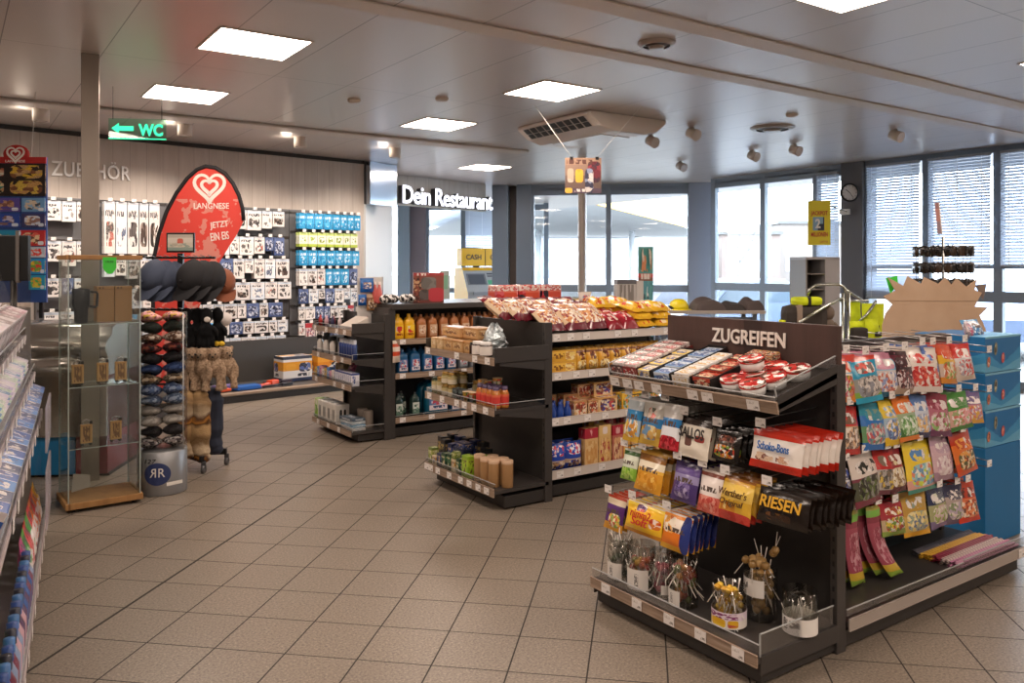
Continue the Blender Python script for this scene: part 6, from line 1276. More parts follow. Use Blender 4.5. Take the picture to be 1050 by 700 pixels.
PLB.color(PLB.ramp(PLB.math('FRACT', PLB.math('ADD', PLB.math('MULTIPLY', sp_n.outputs[2], 3.4), PLB.math('MULTIPLY', PLB.noise(PLB.obj(), 9, 2), .7))), [(0, '#7a6044'), (.3, '#a88a62'), (.42, '#4a3424'), (.5, '#a87236'), (.62, '#5a4030'), (.75, '#b8a488'), (.9, '#8a7050')], False)); PLB.bump(PLB.noise(PLB.obj(), 120, 3), .8, .006)
for k, (x, y, col, L) in enumerate([(.11, -.18, PLB.m, .50), (.21, -.16, PLB.m, .54), (.09, -.05, M('olive knit', '#4a4630', .9), .46), (.27, -.06, M('navy knit', '#242a3a', .9), .50)]):
    m = MB(); m.ball((0, 0, -.06), .05, 0, 10, 1, .8, 1.1); m.tube([(0, 0, -.05), (.008, -.008, -L*.2), (.01, -.01, -L*.36), (-.004, 0, -L*.5), (.006, -.012, -L*.64), (-.01, 0, -L*.78), (.012, -.01, -L*.9), (0, 0, -L)], [.036, .058, .05, .064, .053+.006*(k % 2), .06, .05, .03], 0, 10); m.ball((.02, -.01, -L+.02), .045, 0, 10)
    o = put('knit_slipper', [m.mesh('knit_slipper', col)], W2(hs_o, hs_r, x, y, .63), hs_r, '%s hanging low on the rolling stand, %s' % (['brown striped knit bootie', 'brown striped knit bootie', 'olive knit bootie', 'navy knit bootie'][k], ['nearest the cap tower', 'facing the aisle', 'behind the brown pair', 'at the outer side'][k]), 'bootie', 'knit booties'); o.scale = (1.35, 1.2, 1.0); remesh(o, .009)
MB().cyl((-.2, 0, .64), (.24, 0, .64), .009, 0, 8).build('crossbar', BM2, hs)
put('dark_bag', [bag(.24, .30, .12, M('navy fabric', '#1e2534', .8), 61)], W2(hs_o, hs_r, -.02, .06, .85), hs_r, 'dark navy cloth bag hanging behind the plush toys', 'bag')

# ---------------------------------------------------------------- BEACH FLAG with the heart logo
fl_o = at(205, 300, 8.35); fz = lambda u, v: ((u-205)*8.35/FPX, EYE+(HYP-v)*8.35/FPX)
fo = thing('beach_flag', 'tall red teardrop flag with a white heart logo and black edge', 'flag', (fl_o.x, fl_o.y, 0), CAMZ)
edge_px = [(158, 400), (157, 300), (158, 265), (163, 240), (171, 217), (181, 198), (192, 183), (202, 174), (211, 170.5), (221, 172), (231, 178), (239, 188), (245, 200), (249, 214), (250, 226)]
free_px = [(243, 240), (234, 254), (223, 272), (210, 300), (196, 335), (178, 375), (166, 400)]
PR = NB('flag red', .7); PR.b.inputs['Base Color'].default_value = lin('#d8443a')
gx = PR.n('ShaderNodeTexCoord'); nz = PR.noise(gx.outputs['Object'], 5., 3, .6); sepf = PR.n('ShaderNodeSeparateXYZ'); PR.t.links.new(gx.outputs['Object'], sepf.inputs[0])
low = PR.math('MULTIPLY', PR.math('GREATER_THAN', nz, .55), PR.math('MULTIPLY', PR.math('LESS_THAN', sepf.outputs[2], 2.25), .55))
PR.color(PR.mix(low, lin('#d8443a'), lin('#d8a89a')))
MB().prism([fz(*p) for p in edge_px+free_px][::-1], -.004, .004).build('cloth', PR.m, fo)
MB().tube([(fz(*p)[0], -.004, fz(*p)[1]) for p in edge_px], .021, 0, 8).build('black_edge', M('black edge cloth', '#1c1a1e', .7), fo)
MB().tube([(fz(158, 400)[0], 0, .05), (fz(158, 400)[0], 0, fz(158, 400)[1])], .015, 0, 8).build('pole', BM2, fo); MB().box(fz(158, 400)[0]-.22, fz(158, 400)[0]+.22, -.22, .22, 0, .05, 0, .01).build('base', BM2, fo)
def ribbon(pts, wd, y):
    m = MB(); n = len(pts); L, R = [], []
    for i in range(n):
        a, b = Vector(pts[max(0, i-1)]), Vector(pts[min(n-1, i+1)]); t = (b-a).normalized(); nn = Vector((-t.y, t.x))
        p = Vector(pts[i]); w_ = wd*(.55+.45*math.sin(PI*i/(n-1))); L.append((p.x+nn.x*w_, y, p.y+nn.y*w_)); R.append((p.x-nn.x*w_, y, p.y-nn.y*w_))
    m.grid([L, R], 0, False); q = [[(x, yy+.003, z_) for x, yy, z_ in r] for r in (L, R)]; m.grid(q, 0, False, True); return m
def heart(cx, cz, s, t0=.06, t1=.94):
    out = []
    for i in range(41):
        t = 2*PI*(t0+(t1-t0)*i/40); out.append((cx+s*16*math.sin(t)**3/16, cz+s*(13*math.cos(t)-5*math.cos(2*t)-2*math.cos(3*t)-math.cos(4*t))/16))
    return out
def heart_logo(parent, cx, cz, s, y, mat):
    a = ribbon(heart(cx, cz, s, .0, 1.), s*.13, y); o1 = a.build('heart_logo', mat, parent)
    ribbon(heart(cx, cz-.02*s, s*.52, .0, 1.), s*.12, y).build('heart_logo', mat, parent); return o1
FWH = M('flag white', '#ece4dc', .6)
hx, hz = fz(215, 191); heart_logo(fo, hx, hz, .155, -.008, FWH)
lx, lz = fz(217, 211); link('lettering', text_mesh('LANGNESE', FWH, .36, .06, .003, .012, 0, 1.05), fo, (lx, -.007, lz))
for s_, p in (('JETZT', (225, 231)), ('EIN EIS', (225.5, 242))):
    qx, qz = fz(*p); o = link('lettering', text_mesh(s_, FWH, .19, .082, .003, .015), fo, (qx, -.007, qz)); o.rotation_euler.y = -.12

# ---------------------------------------------------------------- FREEZER and the menu board
f_o = at(45, 400, 5.98); fr_r = CAMZ+.10
fz_o = Vector((f_o.x, f_o.y, 0))
frz = thing('chest_freezer', 'low chest freezer with curved chrome rails and a blue front behind the glass case', 'freezer', fz_o, fr_r)
SILV = M('freezer steel', '#a8a49e', .22, .85)
prof = [(0, .30), (0, .74), (-.02, .76), (-.035, .80), (-.02, .84), (.02, .86), (.02, .90), (-.015, .93), (-.02, .97), (.02, 1.01), (.10, 1.04), (.12, 1.10), (.2, 1.12), (.75, 1.12), (.75, .30)]
rows = [[(x, y, z) for y, z in prof] for x in (-1.2, .44)]
m = MB(); m.grid(rows, 0, True, True); m.face(rows[0]); m.face(rows[1][::-1]); m.build('body', SILV, frz)
MB().box(-1.2, .21, .02, .72, .02, .75, 0, .004).build('blue_front', M('freezer blue', '#1a78ae', .35), frz)
MB().box(.215, .44, .02, .72, .02, .75, 0, .004).build('red_front', M('freezer dark red', '#7a1c2c', .35), frz)
MB().box(-1.2, .44, .05, .7, 0, .03).build('kick_strip', BLACK, frz)
m_o = at(22, 230, 7.2); mb = thing('menu_board', 'frozen treat menu board with red header and heart logo over picture panels', 'menu board', (m_o.x, m_o.y, 0), CAMZ+.05)
bz = lambda u, v: ((u-22)*7.2/FPX, EYE+(HYP-v)*7.2/FPX)
def brect(name, u0, v0, u1, v1, mat, y=-.012, th=.012):
    x0, z1 = bz(u0, v0); x1, z0 = bz(u1, v1); return MB().box(x0, x1, y, y+th, z0, z1, 0, .0).build(name, mat, mb)
brect('backing', -30, 161, 47, 310, M('board blue', '#2a4a8a', .4), .0, .02)
hd = brect('header', -30, 161, 47, 167.5, M('board red', '#b3211f', .4), -.014, .016)
x_, z_ = bz(17, 158); MB().ball((x_, 0, z_), .115, 0, 20, 1, .06, .72).build('header', M('board red', '#b3211f', .4), mb); heart_logo(mb, x_, z_+.0, .072, -.016, FWH)
xl, zl = bz(17, 165.5); link('lettering', text_mesh('LANGNESE', FWH, .17, .022, .003, .01), mb, (xl, -.018, zl))
icem = pack('menu choc', [(0, '#241a18')], [(.04, .46, .06, .48, ['#c89a6a', '#5a3a28', '#3a8a7a', '#241a18', '#e0c8a0'], 7), (.54, .96, .06, .48, ['#c89a5a', '#7a4a30', '#d8b84a', '#241a18'], 7), (.04, .46, .54, .96, ['#a8583a', '#c89a7a', '#d8d0c0', '#241a18'], 7), (.54, .96, .54, .96, ['#c8a06a', '#8a5a3a', '#e0b83a', '#241a18'], 7)], [], .35)
brect('picture_panel', -30, 168, 46.5, 201, icem)
for k, (u0, v0, u1, v1, c0, pics) in enumerate([(-8, 203, 21, 217, '#5a4a9a', ['#8a5a3a', '#c89a6a', '#5a4a9a']), (23, 203, 46, 217, '#6a9ac8', ['#3a3a44', '#d8c0a0', '#8ab0d0']), (-8, 219, 21, 233, '#2c4aa0', ['#c8c0d0', '#8a6a5a', '#2c4aa0']), (23, 219, 46, 233, '#3a3a6a', ['#e0c8a8', '#8a5a44', '#c8d0e0']),
    (-8, 236, 19, 262, '#2a90b8', ['#2c8ab0', '#e0d8d0', '#5a9a4a']), (21, 236, 46, 252, '#c03034', ['#5a2a24', '#d84a44', '#e8c8a0']), (30, 253, 46, 264, '#b8c8d8', ['#d83a3a', '#c8d8e0', '#e86a5a']), (30, 265, 46, 281, '#2a90d0', ['#e0c83a', '#5ab04a', '#d84a3a']), (30, 282, 46, 297, '#2a98c0', ['#d8c83a', '#e0a03a', '#5ab05a'])]):
    brect('picture_panel', u0, v0, u1, v1, pack('menu tile %d' % k, [(0, c0)], [(.12, .8, .15, .85, pics, 4), (.72, .95, .06, .3, ['#e0e4ec', '#d0d8e4'], 2)], [], .35))
for u in (-20, 40): MB().box(bz(u, 0)[0]-.015, bz(u, 0)[0]+.015, .02, .04, 1.1, bz(0, 165)[1]).build('support', BM2, mb)
b = at(34, 110, 7.2); MB().cyl((bz(32, 0)[0], 0, bz(0, 161)[1]), (bz(36, 0)[0], 0, CH), .002, 0, 5).build('hanging_wire', M('white wire', '#e0dcd8', .5), mb)
# ---------------------------------------------------------------- WINDOW SIDE: restaurant sign, cash machine, stands and clothes
LIT = emis('sign face white', '#eef0ff', 1.5)
sg = thing('restaurant_sign', 'lit white raised letters of the restaurant sign on the grey bulkhead', 'sign', (BA.x, BA.y, 0), BRZ)
Lb = (BB-BA).length
a = on_line(407, BA, BB)-BA; b = on_line(499, BA, BB)-BA; xa, xb = a.length, b.length
zc = EYE+(HYP-199.5)*13.6/FPX
f_me = text_mesh('Dein Restaurant', LIT, xb-xa, .30, .012, .012, 0, .95); s_me = text_mesh('Dein Restaurant', M('letter sides', '#3a3a40', .5), xb-xa, .30, .11, .012, 0, .95)
link('letter_body', s_me, sg, ((xa+xb)/2, -.085, zc)); link('lettering', f_me, sg, ((xa+xb)/2, -.147, zc))
# cash machine
am_o = at(488, 300, 16.6); am_o.z = 0
am = thing('cash_machine', 'grey and yellow cash machine under a double yellow sign', 'cash machine', am_o, CAMZ+.5)
AY = M('cash yellow', '#e0a818', .4); AG = M('machine grey', '#a4a4a4', .4)
MB().prism([(-.30, 0), (.3, 0), (.3, 1.48), (-.08, 1.48), (-.24, 1.12), (-.30, 1.0)], -.30, .25).xf(Matrix.Rotation(PI/2, 4, 'Z')).build('cabinet', AY, am)
m = MB(); P = [(0, -.305, .95), (.30, -.31, 1.0), (.27, -.25, 1.13), (.27, -.095, 1.46)]
m.face([(-.29, -.306, .0), (.27, -.306, 0), (.27, -.306, 1.0), (-.29, -.306, 1.0)]).face([(-.29, -.306, 1.0), (.27, -.306, 1.0), (.27, -.246, 1.125), (-.29, -.246, 1.125)]).face([(-.29, -.246, 1.125), (.27, -.246, 1.125), (.27, -.086, 1.483), (-.29, -.086, 1.483)])
m.build('fascia', AG, am)
def aface(x0, x1, t0, t1, name, mat, lift=.006):
    p = lambda t: (-.246+.16*t-lift*.9, 1.125+.358*t+lift*.4); (y0, z0), (y1, z1) = p(t0), p(t1)
    MB().face([(x0, y0, z0), (x1, y0, z0), (x1, y1, z1), (x0, y1, z1)]).build(name, mat, am)
aface(-.22, .06, .12, .62, 'screen', M('dark screen', '#5a5e66', .15)); aface(-.25, .09, .08, .68, 'screen_bezel', M('bezel', '#6e6e72', .4), .003)
aface(.12, .24, .62, .70, 'slot', M('slot dark', '#4a4a50', .4)); aface(.12, .24, .5, .57, 'slot', M('slot dark', '#4a4a50', .4)); aface(.11, .23, .10, .32, 'green_panel', M('panel green', '#58b080', .4)); aface(-.29, .27, .84, 1., 'top_strip', AY)
MB().box(-.2, .2, -.33, -.30, .96, 1.02, 0, .004).build('keypad', M('keypad', '#8a8a8c', .4), am)
YS = M('sign yellow', '#eeb81e', .4)
for k, (x0, x1, s_) in enumerate([(-.30, .12, 'CASH'), (.125, .56, 'CASH')]):
    bx = MB().box(x0, x1, -.1, .1, 1.52, 1.86, 0, .004).build('sign_box', YS, am); MB().box(x0-.004, x1+.004, -.095, .095, 1.512, 1.52).box(x0-.004, x1+.004, -.095, .095, 1.86, 1.868).box(x1-.002, x1+.005, -.105, .095, 1.52, 1.86).build('sign_edge', M('sign edge', '#4a3a2c', .5), am)
    link('lettering', text_mesh(s_, M('sign ink', '#3a3034', .5), .27, .10, .004, .015), bx, ((x0+x1)/2, -.104, 1.69))
MB().box(-.05, .05, -.02, .02, 1.46, 1.53).build('sign_bracket', BM2, am)
am.scale = (1.25, 1.25, 1.04)
# leaflet boards near the restaurant window
b = at(456, 300, 13.2); t = thing('notice_board', 'slim grey and green notice board beside the cash machine', 'notice board', (b.x, b.y, 0), CAMZ)
MB().box(-.08, .08, -.02, .02, .0, 1.50, 0, .004).build('panel', M('grey green board', '#a0aaa4', .5), t); MB().box(-.05, .05, -.024, -.02, 1.2, 1.42).build('green_print', M('print green', '#7aa88a', .5), t)
# hanging poster
po = at(598, 181, 7.6); pt = thing('hanging_poster', 'brown advertising poster hung from the ceiling on white cords', 'poster', po, CAMZ+.05)
pp_ = pack('poster print', [(0, '#5a4a5a'), (.14, '#6e5a52'), (.5, '#8a7264'), (.8, '#9a7e6a')], [(.0, .2, .0, .15, ['#d8b04a', '#c89a3a'], 2), (.62, .98, .3, .9, ['#6a2a34', '#5a2430', '#3a2c3a', '#8a3a44'], 4), (.55, .78, .0, .7, ['#2c3048', '#8a96b0', '#d8d0cc', '#3a3a50'], 5), (.28, .5, .3, .68, ['#d8a030', '#dfae40'], 2), (.06, .24, .3, .7, ['#c8b8a8', '#b8a490'], 3)], [(.05, .75, .82, .95, '#5a3a34', 9), (.2, .55, .04, .12, '#e0d8d0', 10)], .4)
MB().box(-.17, .17, -.003, .003, -.155, .175, 0, .001).build('sheet', pp_, pt)
for x in (-.11, .13): MB().box(x-.015, x+.015, -.006, .006, .158, .185).build('clip', BLACK, pt)
for x, dx in ((-.11, -.33), (.13, .46)): MB().cyl((x, 0, .18), (x+dx, .2, CH-po.z), .0025, 0, 5).build('cord', M('white wire', '#e0dcd8', .5), pt)
# flag sign and clock on the pillar
jo = at(840, 228, 11.2); jt = thing('flag_sign', 'yellow hanging flag sign with red jackpot lettering on a pole from the pillar', 'sign', jo, CAMZ-.1)
JY = M('lottery yellow', '#f2de2c', .5); JR = M('lottery red', '#c83a2c', .5)
MB().box(-.15, .15, -.003, .003, -.31, .30).build('cloth', JY, jt)
link('lettering', text_mesh('JACKPOT', JR, .22, .075, .003, .02), jt, (0, -.006, .12)); link('lettering', text_mesh('MILLIONEN', JR, .22, .06, .003, .02), jt, (0, -.006, -.165))
MB().box(-.085, .05, -.008, -.004, -.11, .075).build('number_panel', M('pale blue panel', '#8ab0c8', .4), jt); MB().box(.05, .065, -.008, -.004, -.11, .075).box(-.02, .05, -.0095, -.008, -.11, -.02).build('number_shadow', M('panel navy', '#26304a', .4), jt); link('lettering', text_mesh('2', M('panel cream', '#e8e4d8', .4), .07, .13, .003, .03), jt, (-.02, -.010, -.015))
link('lettering', text_mesh('LOTTO', JR, .10, .025, .002, .01), jt, (.06, -.006, -.265))
p0 = at(824, 202, 11.2); p1 = at(869, 217, 11.98); MB().cyl(p0-jo, p1-jo, .009, 0, 8).xf(Matrix.Rotation(-(CAMZ-.1), 4, 'Z')).build('flag_pole', STEEL, jt)
q = p1-jo; MB().box(-.025, .025, -.03, .12, -.04, .04).xf(Matrix.Rotation(-(CAMZ-.1), 4, 'Z') @ Matrix.Translation(q)).build('bracket', WHITE, jt)
co = at(870.5, 197.5, 11.9); ck = thing('wall_clock', 'round black rimmed clock mounted on the dark pillar', 'clock', co, CAMZ)
def rotx(mb): return mb.xf(Matrix.Rotation(PI/2, 4, 'X'))
rotx(MB().lathe([(.115, .0), (.135, .0), (.138, .03), (.12, .045), (.112, .04)], n=32, caps=False)).build('rim', BM2, ck)
rotx(MB().lathe([(.001, .02), (.116, .02)], n=32, caps=False)).build('dial', M('clock dial', '#d8d2cc', .4), ck)
m = MB()
for i in range(12): a_ = 2*PI*i/12; m.cyl((.09*math.sin(a_), -.022, .09*math.cos(a_)), (.106*math.sin(a_), -.022, .106*math.cos(a_)), .004, 0, 5)
m.build('hour_mark', BLACK, ck)
MB().cyl((0, -.026, 0), (-.055, -.026, .045), .005, 0, 5).build('hour_hand', BLACK, ck); MB().cyl((0, -.028, 0), (.05, -.028, -.07), .0035, 0, 5).build('minute_hand', BLACK, ck)
MB().cyl((.13, .01, .06), (.30, .06, .15), .007, 0, 6).box(-.02, .02, .0, .12, -.03, .03).build('arm', STEEL, ck)
# tall open cabinet by the window
cb_o = at(826, 300, 9.4); cb_o.z = 0; cbt = thing('shelf_cabinet', 'tall grey open shelf cabinet under the flag sign at the window', 'cabinet', cb_o, CAMZ+.12)
CG = M('cabinet grey', '#8c8680', .5); CI = M('cabinet brown inside', '#4a423c', .6)
MB().box(.24, .42, 0, .4, 0, 1.66).box(0, .42, 0, .4, 1.64, 1.67).build('case', M('cabinet light side', '#b0aeb0', .5), cbt)
MB().box(.02, .24, .35, .38, 0, 1.64).build('back', CI, cbt); MB().box(0, .02, 0, .4, 0, 1.64).build('side', CG, cbt)
for z in (.1, .5, .85, 1.12, 1.30, 1.48): MB().box(.02, .24, .01, .36, z-.012, z).build('shelf_board', CG, cbt)
# cards and box on the gondola header
t = thing('card_box', 'grey leaflet box standing behind the yellow crisps', 'box', (at(641, 300, 7.3).x, at(641, 300, 7.3).y, 0), CAMZ+.2)
MB().box(-.09, .09, -.05, .05, 0, 1.44, 0, .003).build('body', pack('leaflet box', [(0, '#b8b4b0'), (.8, '#c4c0bc'), (.97, '#6a6a70')], [], [(.1, .85, .82, .97, '#8a8480', 8)], .5), t); MB().box(.092, .155, -.05, .05, 0, 1.43, 0, .003).build('side_leaf', M('pale leaf', '#d4d0cc', .5), t)
po2 = at(662, 300, 8.8); t = thing('poster_stand', 'tall narrow poster stand with teal and orange pictures behind the crisps', 'poster stand', (po2.x, po2.y, 0), CAMZ)
MB().box(-.08, .08, -.006, .006, .8, EYE+(HYP-253)*8.8/FPX).build('poster', pack('narrow poster', [(0, '#5aa0a8'), (.62, '#8a5a4a'), (.66, '#c8504a'), (.70, '#5a9a94')], [(.1, .9, .72, .98, ['#3a8a84', '#d88a5a', '#e0d0c0', '#2c6a68'], 4), (.1, .9, .42, .62, ['#5a9aa8', '#2c4a5a', '#e0e4e4', '#6ab0b0'], 4)], [(.1, .9, .64, .70, '#e0d8d0', 8)], .4), t)
MB().cyl((0, .02, 0), (0, .02, .85), .012, 0, 8).lathe([(.14, 0), (.14, .012), (.02, .02)], n=18, c=(0, .02)).build('stand', BM2, t)
# table with dark jackets and a yellow helmet
tb_o = at(700, 320, 7.6); tz = EYE-(318.5-HYP)*7.6/FPX
tb_o.z = 0; tb = thing('clothes_rail_table', 'narrow steel legged table topped with dark jackets behind the dark header', 'table', tb_o, CAMZ)
TX0, TX1 = -.22, .78
MB().box(TX0, TX1, 0, .45, tz-.03, tz, 0, .003).build('table_top', M('grey table board', '#b0a8a2', .4), tb)
for x in (TX0+.05, TX1-.1):
    for y in (.04, .41): MB().box(x-.02, x+.02, y-.02, y+.02, 0, tz-.03).build('leg', M('grey steel leg', '#6a7482', .35, .5), tb)
MB().box(TX0+.05, TX1-.1, .03, .05, tz-.10, tz-.06).build('brace', M('grey steel leg', '#6a7482', .35, .5), tb)
def ontb(name, meshes, x, y, label, cat, rz=0., group=None, dz=0.): return put(name, meshes, W2((tb_o.x, tb_o.y, 0), CAMZ, x, y, tz+dz), CAMZ+rz, label, cat, group)
def heap(w, d, h, mat, seed):
    m = MB(); N = 14; rows = []
    for j in range(N+1):
        r = []
        for i in range(N+1):
            x = -1+2*i/N; y = -1+2*j/N; k_ = max(0, 1-abs(x)**2.5)*max(0, 1-abs(y)**2.5)
            nz_ = noise.noise(Vector((x*1.1+seed, y*1.3, seed)))
            r.append((x*w/2, y*d/2, h*(k_**.5)*(.85+.35*nz_) if k_ > 0 else 0.))
        rows.append(r)
    m.grid(rows); m.face([rows[0][0], rows[-1][0], rows[-1][-1], rows[0][-1]]); return m.mesh('jacket', mat)
JK = M('dark taupe jacket', '#4c4240', .8); JK2 = M('charcoal jacket', '#35302f', .8)
ontb('jacket', [heap(.30, .34, .125, JK, 2)], .27, .2, 'dark taupe jacket folded on the steel table beside the yellow helmet', 'jacket', .1)
ontb('jacket', [heap(.24, .30, .09, JK2, 5)], .50, .2, 'charcoal jacket folded on the steel table in the middle', 'jacket', -.1, dz=.0)
ontb('jacket', [heap(.19, .26, .13, JK, 8)], .68, .19, 'dark taupe jacket heaped at the free end of the steel table', 'jacket', .3)
HY = M('helmet yellow', '#e6d21c', .35)
m = MB().lathe([(.001, .105), (.045, .10), (.078, .075), (.092, .035), (.094, .0), (.088, .0), (.001, .002)][::-1], n=22, caps=False)
brim = MB().lathe([(.094, .004), (.118, -.002), (.118, .004), (.094, .012)], n=22, caps=False, sx=1, sy=1.08)
ontb('helmet', [m.mesh('helmet', HY), ('brim', brim.mesh('brim', HY))], .0, .18, 'yellow safety helmet at the near end of the jacket table', 'helmet')
ontb('cloth', [heap(.26, .2, .05, M('black cloth', '#1c1a1c', .8), 11)], -.13, .2, 'flat black cloth lying next to the yellow helmet', 'cloth')
# chrome rail with backpacks and high visibility clothing
cr_o = at(850, 330, 6.6); cr_o.z = 0; cr = thing('clothes_rack', 'chrome tube clothes rack behind the dark header, hung with neon yellow clothing', 'clothes rack', cr_o, CAMZ)
rk_ = lambda u, v: ((u-850)*6.6/FPX, EYE+(HYP-v)*6.6/FPX)
TB_ = M('rack chrome', '#b4b8b0', .2, .9)
def rtube(pl, y0, y1=None, r=.012): MB().tube([(rk_(*p)[0], y0 if y1 is None else y0+(y1-y0)*i/(len(pl)-1), rk_(*p)[1]) for i, p in enumerate(pl)], r, 0, 8).build('rail', TB_, cr)
rtube([(828, 303), (830, 297), (836, 292.5), (845, 291.5), (860, 291.5), (865, 294), (868, 300), (869, 318)], 0)
rtube([(808, 329), (825, 321), (845, 312), (864, 305.5)], -.25, -.0)
rtube([(869, 297), (880, 302), (893, 308), (900, 315)], .05, .25)
rtube([(866, 309), (880, 309), (896, 309)], .1)
rtube([(896, 308), (886, 322), (875, 333)], -.05)
for u in (864.5, 870.5): MB().cyl((rk_(u, 0)[0], 0, 0), (rk_(u, 0)[0], 0, rk_(0, 300)[1]), .012, 0, 8).build('upright', TB_, cr)
for x in (-.3, .35): MB().cyl((.14, 0, .04), (x, .25*(1 if x > 0 else -1), .04), .014, 0, 8).ball((x, .25*(1 if x > 0 else -1), .03), .03, 0, 8).build('foot', BLACK, cr)
NEON = NB('neon yellow cloth', .75); NEON.color(NEON.ramp(NEON.noise(NEON.obj(), 9, 2), [(.3, '#b8c818'), (.6, '#dff01e')])); NEON.bump(NEON.noise(NEON.obj(), 14, 3), .8, .02)
def onr(name, meshes, u, v, y, label, cat, rz=0., group=None): x, z = rk_(u, v); return put(name, meshes, W2((cr_o.x, cr_o.y, 0), CAMZ, x, y, z), CAMZ+rz, label, cat, group)
onr('roll_bag', [MB().box(-.115, .115, -.06, .06, -.035, .035, 0, .03).mesh('roll_bag', NEON.m), ('strap', MB().box(-.014, .014, -.064, .064, -.038, .038, 0, .01).mesh('strap', BLACK))], 826, 308.5, -.02, 'neon yellow rolled bag strapped on top of the dark backpack', 'bag', .1)
onr('backpack', [MB().box(-.19, .16, -.09, .09, -.26, 0, 0, .06).mesh('backpack', M('dark brown pack', '#3a332f', .8)), ('strap', MB().box(-.10, -.055, -.098, .0, -.25, .004, 0, .01).mesh('strap', M('taupe strap', '#9a8878', .6))), ('yellow_edge', MB().box(-.20, -.15, -.06, .06, -.16, -.12, 0, .01).mesh('yellow_edge', NEON.m))], 826, 312.5, 0, 'dark backpack with a taupe strap under the neon rolled bag', 'backpack')
onr('glove', [remove for remove in [glove(M('taupe leather', '#6a5c50', .7), 4).mesh('glove', M('taupe leather', '#6a5c50', .7))]], 848, 314, -.05, 'taupe leather work glove hanging under the chrome bend', 'glove')
for k, (u, v, y, w, h, t_, rz, lab) in enumerate([(882, 310, .12, .13, .34, .08, .3, 'neon yellow vest hanging closest to the chrome uprights'), (895, 311, .0, .17, .38, .12, -.2, 'neon yellow jacket beside the starburst card'), (888, 326, -.1, .16, .22, .10, .5, 'neon yellow trousers folded low over the rack')]):
    onr('neon_garment', [bag(w, h, t_, NEON.m, 500+k), ('dark_trim', MB().box(-.03, .035, -t_*.62-.01, -t_*.5, -h*.62, -h*.45, 0, .008).mesh('dark_trim', M('dark trim', '#2c2a24', .7)))], u, v, y, lab, 'garment', rz)
onr('work_bag', [MB().box(-.06, .06, -.05, .05, -.14, 0, 0, .025).mesh('work_bag', M('charcoal bag', '#35312e', .8))], 872, 334, -.16, 'small charcoal bag hanging low beside the chrome uprights', 'bag')
onr('neon_garment', [bag(.13, .10, .05, NEON.m, 511)], 872, 328, -.12, 'small neon yellow scrap of clothing above the charcoal bag', 'garment', .2)
# starburst cardboard on a low carton
sb_o = at(958, 330, 5.45); sbr = CAMZ-.06
sx = lambda u, v: ((u-958)*5.45/FPX, EYE+(HYP-v)*5.45/FPX)
STARP = [(1000, 380), (1006, 352), (1009, 338), (1003, 323), (1011, 315), (998, 314), (1005, 300), (998, 297), (1000, 286), (990, 294), (980, 285), (975, 292), (969, 284), (962, 291), (948, 284), (945, 291), (931, 283), (927, 293), (911, 284), (919, 298), (907, 304), (916, 312), (909, 322), (906, 334), (906, 380)]
KB = NB('plain cardboard', .8); KB.color(KB.ramp(KB.noise(KB.obj(), 4, 4), [(.3, '#b59679'), (.7, '#c4a78b')]))
st = thing('starburst_card', 'blank brown cardboard starburst standing behind the sweets gondola', 'card', (sb_o.x, sb_o.y, 0), sbr)
MB().prism([sx(*p) for p in STARP], -.004, .004).build('card', KB.m, st)
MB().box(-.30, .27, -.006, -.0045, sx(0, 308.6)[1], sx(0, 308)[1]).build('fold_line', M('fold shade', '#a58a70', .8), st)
MB().prism([(-.25, .0), (.2, 0), (.2, sx(0, 379)[1]), (-.25, sx(0, 379)[1])], .0, .25).build('foot_carton', KB.m, st)
g_o = sx(916, 292); put('neon_card', [MB().prism([(-.03, .045), (.045, .06), (.05, .0), (-.0, -.06)][::-1], -.002, .002).mesh('neon_card', M('neon green card', '#3ccf3a', .5))], W2((sb_o.x, sb_o.y, 0), sbr, g_o[0], .03, g_o[1]), sbr, 'neon green card corner peeking out behind the cardboard starburst', 'card')
put('neon_card', [MB().prism([(-.02, .05), (.05, .06), (.03, -.05)][::-1], -.002, .002).mesh('neon_card', M('grey brown card', '#7a6a60', .6))], W2((sb_o.x, sb_o.y, 0), sbr, sx(1003, 300)[0], .02, sx(1003, 300)[1]), sbr-.5, 'grey card point behind the starburst edge nearest the low panes', 'card')
# spinner with rings of dark glasses
sp_o = at(967, 270, 6.4); sp_o.z = 0; zz = lambda v: EYE+(HYP-v)*6.4/FPX
sn = thing('glasses_spinner', 'wire spinner with rings of dark sunglasses above the starburst card', 'display stand', sp_o, CAMZ)
MB().cyl((0, 0, 0), (0, 0, zz(243)), .01, 0, 8).build('pole', CHROME, sn); MB().lathe([(.2, 0), (.2, .015), (.03, .03)], n=20).build('base', BM2, sn)
for v in (254, 257, 271, 274, 288): MB().tube([(.19*math.cos(2*PI*i/28), .19*math.sin(2*PI*i/28), zz(v)) for i in range(28)], .0035, 0, 5, True).build('wire_ring', CHROME, sn)
for i in range(10): a_ = 2*PI*i/10; MB().cyl((.19*math.cos(a_), .19*math.sin(a_), zz(290)), (.19*math.cos(a_), .19*math.sin(a_), zz(252)), .0025, 0, 5).build('wire', CHROME, sn)
tp = thing('spinner_card', 'thin red and white card standing up from the glasses spinner', 'card', W2(sp_o, CAMZ, -.03, 0, zz(240)), CAMZ)
tp.rotation_euler.y = -.10
MB().box(-.012, .018, -.003, .003, 0, .25).build('card', pack('thin red card', [(0, '#a08a90'), (.4, '#c08a80'), (.8, '#a07a7a')], [], [], .4), tp); MB().box(.018, .026, -.003, .003, .0, .25).build('white_edge', WHITE, tp)
LENS = M('dark lens', '#1a1614', .1, 0, .6); LENSB = M('brown lens', '#3a2c22', .1, 0, .6)
